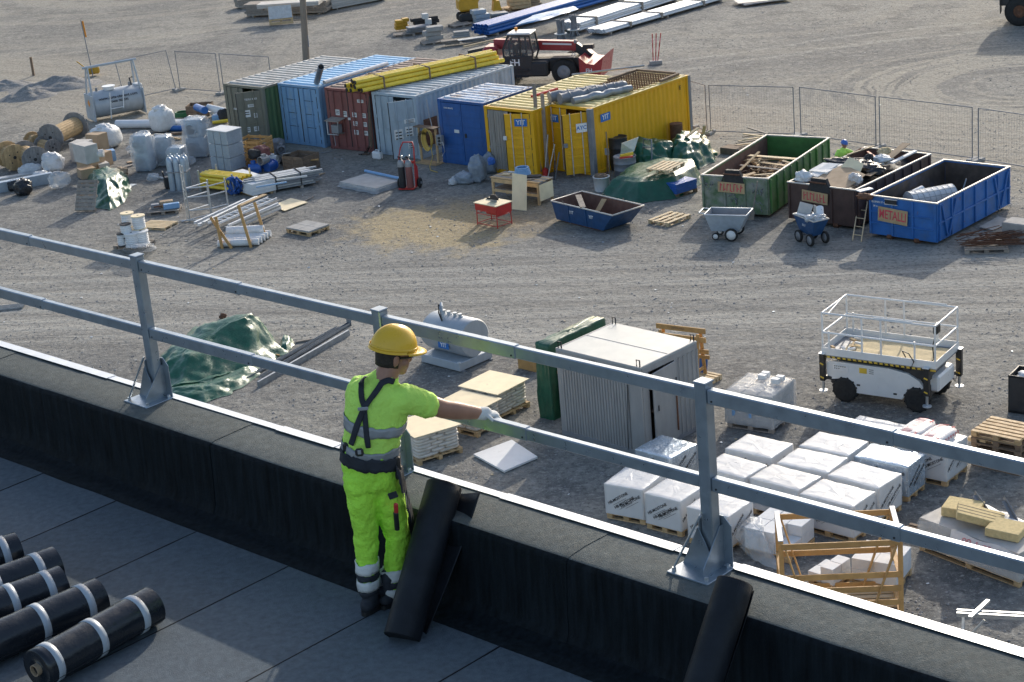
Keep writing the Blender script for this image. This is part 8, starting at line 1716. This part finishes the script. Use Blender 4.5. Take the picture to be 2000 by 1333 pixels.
# ---------------------------------------------------------------- background
A = at(598, 118); tp = thing('utility_pole', 'tall weathered wooden pole behind the containers', 'pole', A); B_ = aty(588, -60, A.y)-A; part(tp, 'pole', MB().tube([(0, 0, -.1), tuple(B_*.5), tuple(B_)], [.19, .17, .15], 14), 'post_wood'); part(tp, 'box', MB().box((.2, -.05, 1.0), (.12, .12, .6)), 'greysteel')
def stakes():
    t = thing('marker_stakes', 'three thin red and white stakes in a concrete foot', 'marker stakes', at(1281, 126)); part(t, 'foot', MB().box((0, 0, .09), (.6, .35, .18), b=.02), 'concrete')
    for x, e in ((-.12, .03), (0, .1), (.1, .22)):
        for k in range(6): part(t, 'stake', MB().bar((x+e*k/6, 0, .15+k*.22), (x+e*(k+1)/6, 0, .15+(k+1)*.22), .045, .045), 'pink' if k % 2 == 0 else 'red')
stakes()
def pipe_stack(label, a, b, w, rows, r, m, z=0, straps=(), name='pipe_stack', group=None, wood=True):
    A, yw, L = fr(a, b, z); t = thing(name, label, 'pipe stack', A, yw, group); n = int(w/(2*r)); mb = MB()
    for k in range(rows):
        for i in range(n):
            key = (name, round(L, 1), r, m)
            if key not in _PC: _PC[key] = MB().pipe((-L/2, 0, 0), (L/2, 0, 0), r, r*.2, 8).mesh('pipe', m)
            link('pipe', _PC[key], t, (L/2+random.uniform(-.08, .08), r+i*2*r+(r if k % 2 else 0), .14+r+k*1.8*r))
    for q in straps: part(t, 'strap', MB().box((L*q, w/2, .14+rows*r*.95), (.12, w+.1, rows*r*2+.06)), 'wood_grey')
    for q in (.05, .5, .95): part(t, 'bearer', MB().box((L*q, w/2, .07), (.12, w, .13)), 'wood_grey')
pipe_stack('long stack of bright blue pipes in the background', (958, 74), (1240, -8), 1.3, 3, .1, 'blue_pipe', group='pipe stacks at the back'); pipe_stack('upper stack of white pipes in the background, nearer', (1182, 72), (1420, 2), 1.3, 2, .06, 'white_pipe', 0, (.2, .45, .8), group='pipe stacks at the back'); pipe_stack('stack of white pipes in the background, farther left', (1135, 66), (1330, 2), 1.5, 4, .06, 'white_pipe', 0, (.15, .6), group='pipe stacks at the back')
pipe_thing('single white pipe lying beside the blue pipes, upper', at(1032, 33, .4), at(1130, -2, .4), .12, 'white_pipe', group='single white pipes at the back'); pipe_thing('single white pipe lying beside the blue pipes, lower', at(1044, 34, .3), at(1145, -1, .3), .12, 'white_pipe', group='single white pipes at the back')
mb, C = drape([[at(*q) for q in ((1000, 52, .9), (1060, 40, .9), (1130, 18, .9), (1120, 12, .9), (1040, 30, .9))], [at(*q) for q in ((1010, 49, .96), (1060, 36, .96), (1120, 18, .96), (1115, 14, .96), (1045, 31, .96))]], 40, 3, .05, 1.5, 3); solo('plastic_sheet', mb, 'lblue_pipe', 'pale blue plastic sheet over the blue pipes', 'plastic sheet', C)
def bundles():
    for i, (px, py, lb) in enumerate(((1096, 78, 'left upright bundle of short grey tubes'), (1121, 70, 'right upright bundle of short grey tubes'))):
        t = thing('tube_bundle', lb, 'tube bundle', at(px, py), .3, 'upright grey tube bundles')
        for k in range(18): rod(t, 'tube', (random.uniform(-.25, .25), random.uniform(-.2, .2), 0), (random.uniform(-.25, .25), random.uniform(-.2, .2), 1.0+.05*(k % 3)), .04, 'greysteel', 6)
        part(t, 'strap', MB().lathe([(.33, .3), (.33, .34)], 16), 'tape_bright')
bundles()
def telehandler():
    c = at(1052, 158); u = at(1105, 156)-at(1015, 158); yw = atan2(u.y, u.x); t = thing('telehandler', 'red and black telescopic handler parked behind the containers', 'telehandler', c, yw)
    part(t, 'chassis', MB().box((.1, 0, .85), (4.4, 1.3, .6), b=.06).box((-.2, -.8, .75), (2.0, .5, .7), b=.08), 'machine_dark')
    for x in (-1.35, 1.55):
        for y in (-.85, .85):
            w_ = part(t, 'wheel', MB().lathe([(.3, -.18), (.52, -.2), (.6, -.12), (.6, .12), (.52, .2), (.3, .18)], 28, Matrix.Rotation(pi/2, 4, 'X'), caps=False), 'rubber', (x, y, .6)); part(w_, 'rim', MB().lathe([(.05, -.12), (.2, -.14), (.31, -.185), (.31, .185), (.05, .12)], 20, Matrix.Rotation(pi/2, 4, 'X')), 'greysteel')
    # cab on the near side
    cab = part(t, 'cab', MB().ext([(-1.25, -1.0, 1.0), (-.05, -1.0, 1.0), (.15, -1.0, 1.5), (.02, -1.0, 2.3), (-1.0, -1.0, 2.35), (-1.3, -1.0, 1.7)], (0, .95, 0)), 'glass')
    for a, b in (((-1.25, 1.0), (-1.3, 1.7)), ((-1.3, 1.7), (-1.0, 2.35)), ((-1.0, 2.35), (.02, 2.3)), ((.02, 2.3), (.15, 1.5)), ((.15, 1.5), (-.05, 1.0)), ((-.45, 1.0), (-.48, 2.33))):
        for y in (-1.01, -.05): part(cab, 'cab_frame', MB().bar((a[0], y, a[1]), (b[0], y, b[1]), .07, .08), 'machine_dark')
    part(cab, 'cab_roof', MB().box((-.48, -.53, 2.40), (1.15, 1.0, .1), b=.04), 'machine_white'); part(cab, 'beacon', MB().cyl((-.8, -.3, 2.44), (-.8, -.3, 2.6), .07, n=10), 'orange'); part(cab, 'seat', MB().box((-.6, -.5, 1.3), (.5, .5, .2), b=.05).box((-.85, -.5, 1.6), (.15, .5, .6), b=.05), 'black'); part(cab, 'lower_door', MB().box((-.6, -1.03, 1.02), (1.3, .06, .75), b=.03), 'machine_dark')
    part(t, 'boom', MB().bar((-2.1, .3, 1.75), (1.9, .3, 1.55), .38, .45, bev=.03), 'machine_red'); part(t, 'boom_stripe', MB().bar((.3, .1, 1.72), (1.7, .1, 1.65), .012, .08), 'plate_white'); part(t, 'boom_tip', MB().bar((1.8, .3, 1.55), (2.55, .3, 1.0), .34, .38, bev=.03).bar((2.2, .3, 1.5), (2.7, .3, 1.5), .3, .2), 'machine_dark')
    part(t, 'counterweight', MB().box((-2.15, .1, 1.35), (.75, 1.1, .75), b=.12), 'machine_red'); part(t, 'rear_hitch', MB().bar((-2.4, .1, 1.5), (-3.3, .1, 1.35), .5, .35).bar((-3.2, .1, 1.4), (-3.1, .1, .8), .4, .3), 'machine_dark')
    part(t, 'bucket', MB().ext([(2.3, -1.0, .35), (3.25, -1.0, .25), (3.45, -1.0, 1.25), (3.0, -1.0, .9), (2.65, -1.0, .95), (2.3, -1.0, 1.25)], (0, 2.1, 0)), 'machine_red')
    text(t, 'lettering', 'FH', .42, 'plate_white', (-.75, -1.066, 1.08), FRONT, .001); text(t, 'lettering', 'FH', .26, 'plate_white', (2.75, -1.004, .62), FRONT, .001); text(t, 'lettering', '17.40', .2, 'plate_white', (1.85, .09, 1.1), (pi/2, .6, 0), .001); text(t, 'lettering', 'FH', .3, 'plate_white', (-2.2, -.454, 1.4), FRONT, .001)
    part(t, 'mudguard', MB().box((1.55, -.85, 1.25), (1.1, .45, .06), b=.02).box((-1.35, -.95, 1.22), (1.0, .35, .05), b=.02), 'machine_dark'); part(t, 'step', MB().box((-.4, -1.1, .45), (.6, .25, .06)).box((-.4, -1.05, .75), (.6, .2, .05)), 'machine_dark'); part(t, 'mirror', MB().box((.35, -1.2, 2.0), (.04, .2, .3), b=.01), 'dark'); part(t, 'lamp', MB().box((2.0, -.25, 1.85), (.12, .2, .16), b=.02), 'greysteel')
telehandler()
# timber packs, pallets, mini digger at the top edge
def timber_pack(label, a, b, w, h, z=0, m='wood_pale', group='timber packs at the back'):
    A, yw, L = fr(a, b, z); t = thing('timber_pack', label, 'timber pack', A, yw, group); nz_ = max(2, int(h/.12))
    for k in range(nz_): piece(t, 'board_layer', (round(L*random.uniform(.94, 1.0), 2), w, h/nz_-.012), (L/2, w/2, .1+h/nz_*(k+.5)), m)
    for q in (.1, .9): piece(t, 'bearer', (.1, w, .1), (L*q, w/2, .05), 'wood_grey')
timber_pack('pack of pale boards behind the wrapped pallets', (478, 36), (640, 28), 1.2, .7, 0, 'wood_grey'); timber_pack('upper white-topped board pack at the back', (500, 22), (625, 14), 1.1, .25, .75, 'carton_grey'); timber_pack('long low board pack right of the pole', (648, 22), (760, 0), 1.1, .8, 0, 'carton_grey'); timber_pack('grey board pack left of the pole', (466, 20), (560, 6), 1.0, .5, 0, 'wood_grey')
pp_ = pallet('wrapped pallet standing upright against the board packs', at(550, 48), radians(5), 1.4, 1.1, 'wood'); pp_.rotation_euler = (radians(75), 0, radians(6)); pp_.location.z = .55
part(pp_, 'wrap', MB().box((0, .15, .17), (1.35, .75, .06), b=.01), 'film_thick')
for i, (px, py, m, lb, s) in enumerate(((790, 70, 'wood_grey', 'grey pallet with yellow parts in the background', 1), (845, 86, 'wood_grey', 'grey pallet stack right of the yellow parts', 1), (900, 52, 'wood_grey', 'pallet of odds and ends under the digger', 1), (955, 60, 'wood_grey', 'grey pallet left of the blue pipes', 1), (1000, 18, 'wood', 'pallet at the top edge right of the digger', 1))):
    pallet(lb, at(px, py), .2*i, 1.2, .9, m, 'pallets at the back')
for i, (px, py, s, m, lb) in enumerate(((778, 62, (.5, .5, .55), 'machine_yellow', 'left yellow block on the back pallet'), (790, 60, (.4, .5, .6), 'machine_yellow', 'right yellow block on the back pallet'), (818, 66, (1.4, .8, .35), 'greysteel', 'grey steel parts behind the yellow blocks'), (832, 58, (1.6, .4, .6), 'dark', 'long dark part at the back'), (848, 82, (1.0, .8, .75), 'concrete', 'grey crate on the back pallet stack'), (836, 62, (.4, .4, .9), 'tape_bright', 'white canister at the back'), (900, 76, (1.0, .6, .3), 'concrete', 'concrete pieces left of the blue pipes'), (925, 84, (1.6, .5, .18), 'zinc', 'flat grey profiles before the telehandler'), (938, 48, (1.0, .7, .75), 'duct', 'grey container box under the digger arm'), (975, 42, (1.2, .7, .4), 'greysteel', 'grey steel tray at the back'), (1015, 20, (1.3, .8, .6), 'wood', 'brown crate at the top edge'), (1042, 14, (.9, .7, .5), 'card', 'cardboard box at the top edge'), (1490, 6, (3.0, 1.4, .1), 'greysteel', 'dark flat steel rack at the top edge'), (880, 90, (.9, .5, .22), 'wood_grey', 'low grey timber offcuts at the back'))):
    P = at(px, py); d_ = s; mb = MB()
    for k in range(3): mb.box((random.uniform(-.1, .1), random.uniform(-.1, .1), d_[2]*(k+.5)/3+.1), (d_[0]*random.uniform(.75, 1), d_[1]*random.uniform(.75, 1), d_[2]/3*.94), b=.02, rz=random.uniform(-.15, .15))
    solo('stored_goods', mb, m, lb, 'stored goods', P, .2)
plank('long thin pale pole on the ground before the telehandler', at(905, 92, .1), at(1030, 64, .1), .1, .08, 'wood_pale', 'pole', cat='pole')
def digger():
    c = at(922, 40); t = thing('mini_excavator', 'small yellow digger cut by the top picture edge', 'excavator', c, .2); part(t, 'track', MB().box((0, -.4, .25), (1.6, .3, .5), b=.12).box((0, .4, .25), (1.6, .3, .5), b=.12), 'machine_dark'); part(t, 'house', MB().box((-.2, 0, .95), (1.1, 1.0, .7), b=.1), 'machine_yellow'); part(t, 'boom', MB().bar((.3, 0, 1.0), (.9, 0, 2.2), .18, .25).bar((.9, 0, 2.2), (1.4, 0, .9), .15, .2), 'machine_yellow'); part(t, 'bucket', MB().ext([(1.2, -.25, .4), (1.7, -.25, .4), (1.6, -.25, .95), (1.3, -.25, .95)], (0, .5, 0)), 'machine_yellow'); part(t, 'canopy', MB().box((-.2, 0, 2.3), (1.0, 1.0, .06)).bar((-.6, -.4, 1.3), (-.6, -.4, 2.3), .05, .05).bar((.2, -.4, 1.3), (.2, -.4, 2.3), .05, .05), 'machine_yellow')
digger()
def truck():
    c = at(1992, 50); t = thing('dump_truck', 'rear wheel of a dump truck at the top right corner', 'truck', c, radians(-20)); 
    for x in (0, 1.45):
        for y in (0, 1.9): w_ = part(t, 'wheel', MB().lathe([(.3, -.25), (.62, -.27), (.72, -.17), (.72, .17), (.62, .27), (.3, .25)], 28, Matrix.Rotation(pi/2, 4, 'X'), caps=False), 'rubber', (x, y, .72)); part(w_, 'rim', MB().lathe([(.06, -.1), (.31, -.24), (.31, .24), (.06, .1)], 18, Matrix.Rotation(pi/2, 4, 'X')), 'rust')
    part(t, 'chassis', MB().box((2.0, .95, 1.15), (5.6, 1.0, .4), b=.03).box((-.7, .95, 1.25), (.5, 2.3, .5), b=.05), 'machine_dark'); part(t, 'tipper_body', MB().ext([(-1.1, -.3, 1.5), (4.0, -.3, 1.5), (4.2, -.3, 3.0), (-1.3, -.3, 2.8)], (0, 2.5, 0)), 'greysteel'); part(t, 'mudguard', MB().box((-.5, 0, 1.5), (.9, .6, .06)).box((-.9, 0, 1.0), (.04, .6, .7)), 'black')
truck()

# ---------------------------------------------------------------- more odds and ends on the left of the yard
for a, b, z, w, h, m, lb in (((232, 330), (262, 322), .03, .12, .05, 'wood_grey', 'grey lath between the cartons and the wrapped ducts'), ((248, 318), (280, 312), .04, .2, .04, 'card', 'flattened cardboard strip before the slumped bulk bag'), ((296, 345), (330, 350), .05, .1, .06, 'tape_bright', 'pale strip on the ground before the leftmost wrapped duct'), ((345, 262), (392, 256), .05, .14, .1, 'wood_dark', 'dark beam behind the wrapped ducts'), ((300, 262), (352, 272), .05, .1, .05, 'wood', 'brown plank at the foot of the upright bulk bag'), ((232, 372), (262, 360), .02, .3, .03, 'paper', 'white sheet scrap right of the green-covered goods'), ((262, 300), (284, 310), .05, .18, .1, 'wood_dark', 'broken dark board left of the wrapped ducts'), ((410, 262), (440, 256), .1, .12, .08, 'lblue_pipe', 'pale blue profile beside the green container'), ((470, 342), (498, 336), .05, .14, .05, 'wood_orange', 'orange board below the slatted crate'), ((610, 346), (632, 338), .03, .2, .03, 'card', 'cardboard scrap right of the brown crate'), ((540, 352), (600, 344), .62, .08, .06, 'tape_bright', 'white tube lying on the strapped steel bundle'), ((500, 366), (560, 356), .68, .06, .05, 'lblue_pipe', 'pale blue tube on the strapped steel bundle')):
    plank(lb, at(*a, z), at(*b, z), w, h, m, 'loose_board', 'loose boards on the left of the yard', 'board')
for i, (x, y, r, m, lb) in enumerate(((262, 300, (.3, .25, .2), 'film', 'crumpled clear film left of the leftmost wrapped duct'), (365, 322, (.4, .3, .18), 'film', 'loose film spread before the large wrapped duct'), (300, 352, (.25, .2, .14), 'film', 'film scrap before the wrapped ducts'), (440, 236, (.3, .3, .3), 'dark', 'dark tub at the green container corner'), (470, 322, (.3, .25, .25), 'wood_dark', 'brown bundle at the foot of the slatted crate'), (240, 345, (.3, .22, .2), 'card', 'crushed carton right of the carton group'), (80, 352, (.35, .25, .2), 'film_thick', 'clear bag lying on the white-topped profile'), (545, 300, (.3, .25, .35), 'greysteel', 'grey valve block before the light blue container'))):
    bagn(lb, x, y, r, m, 20+i, 0, 'loose_bundle', 'bundle', False)
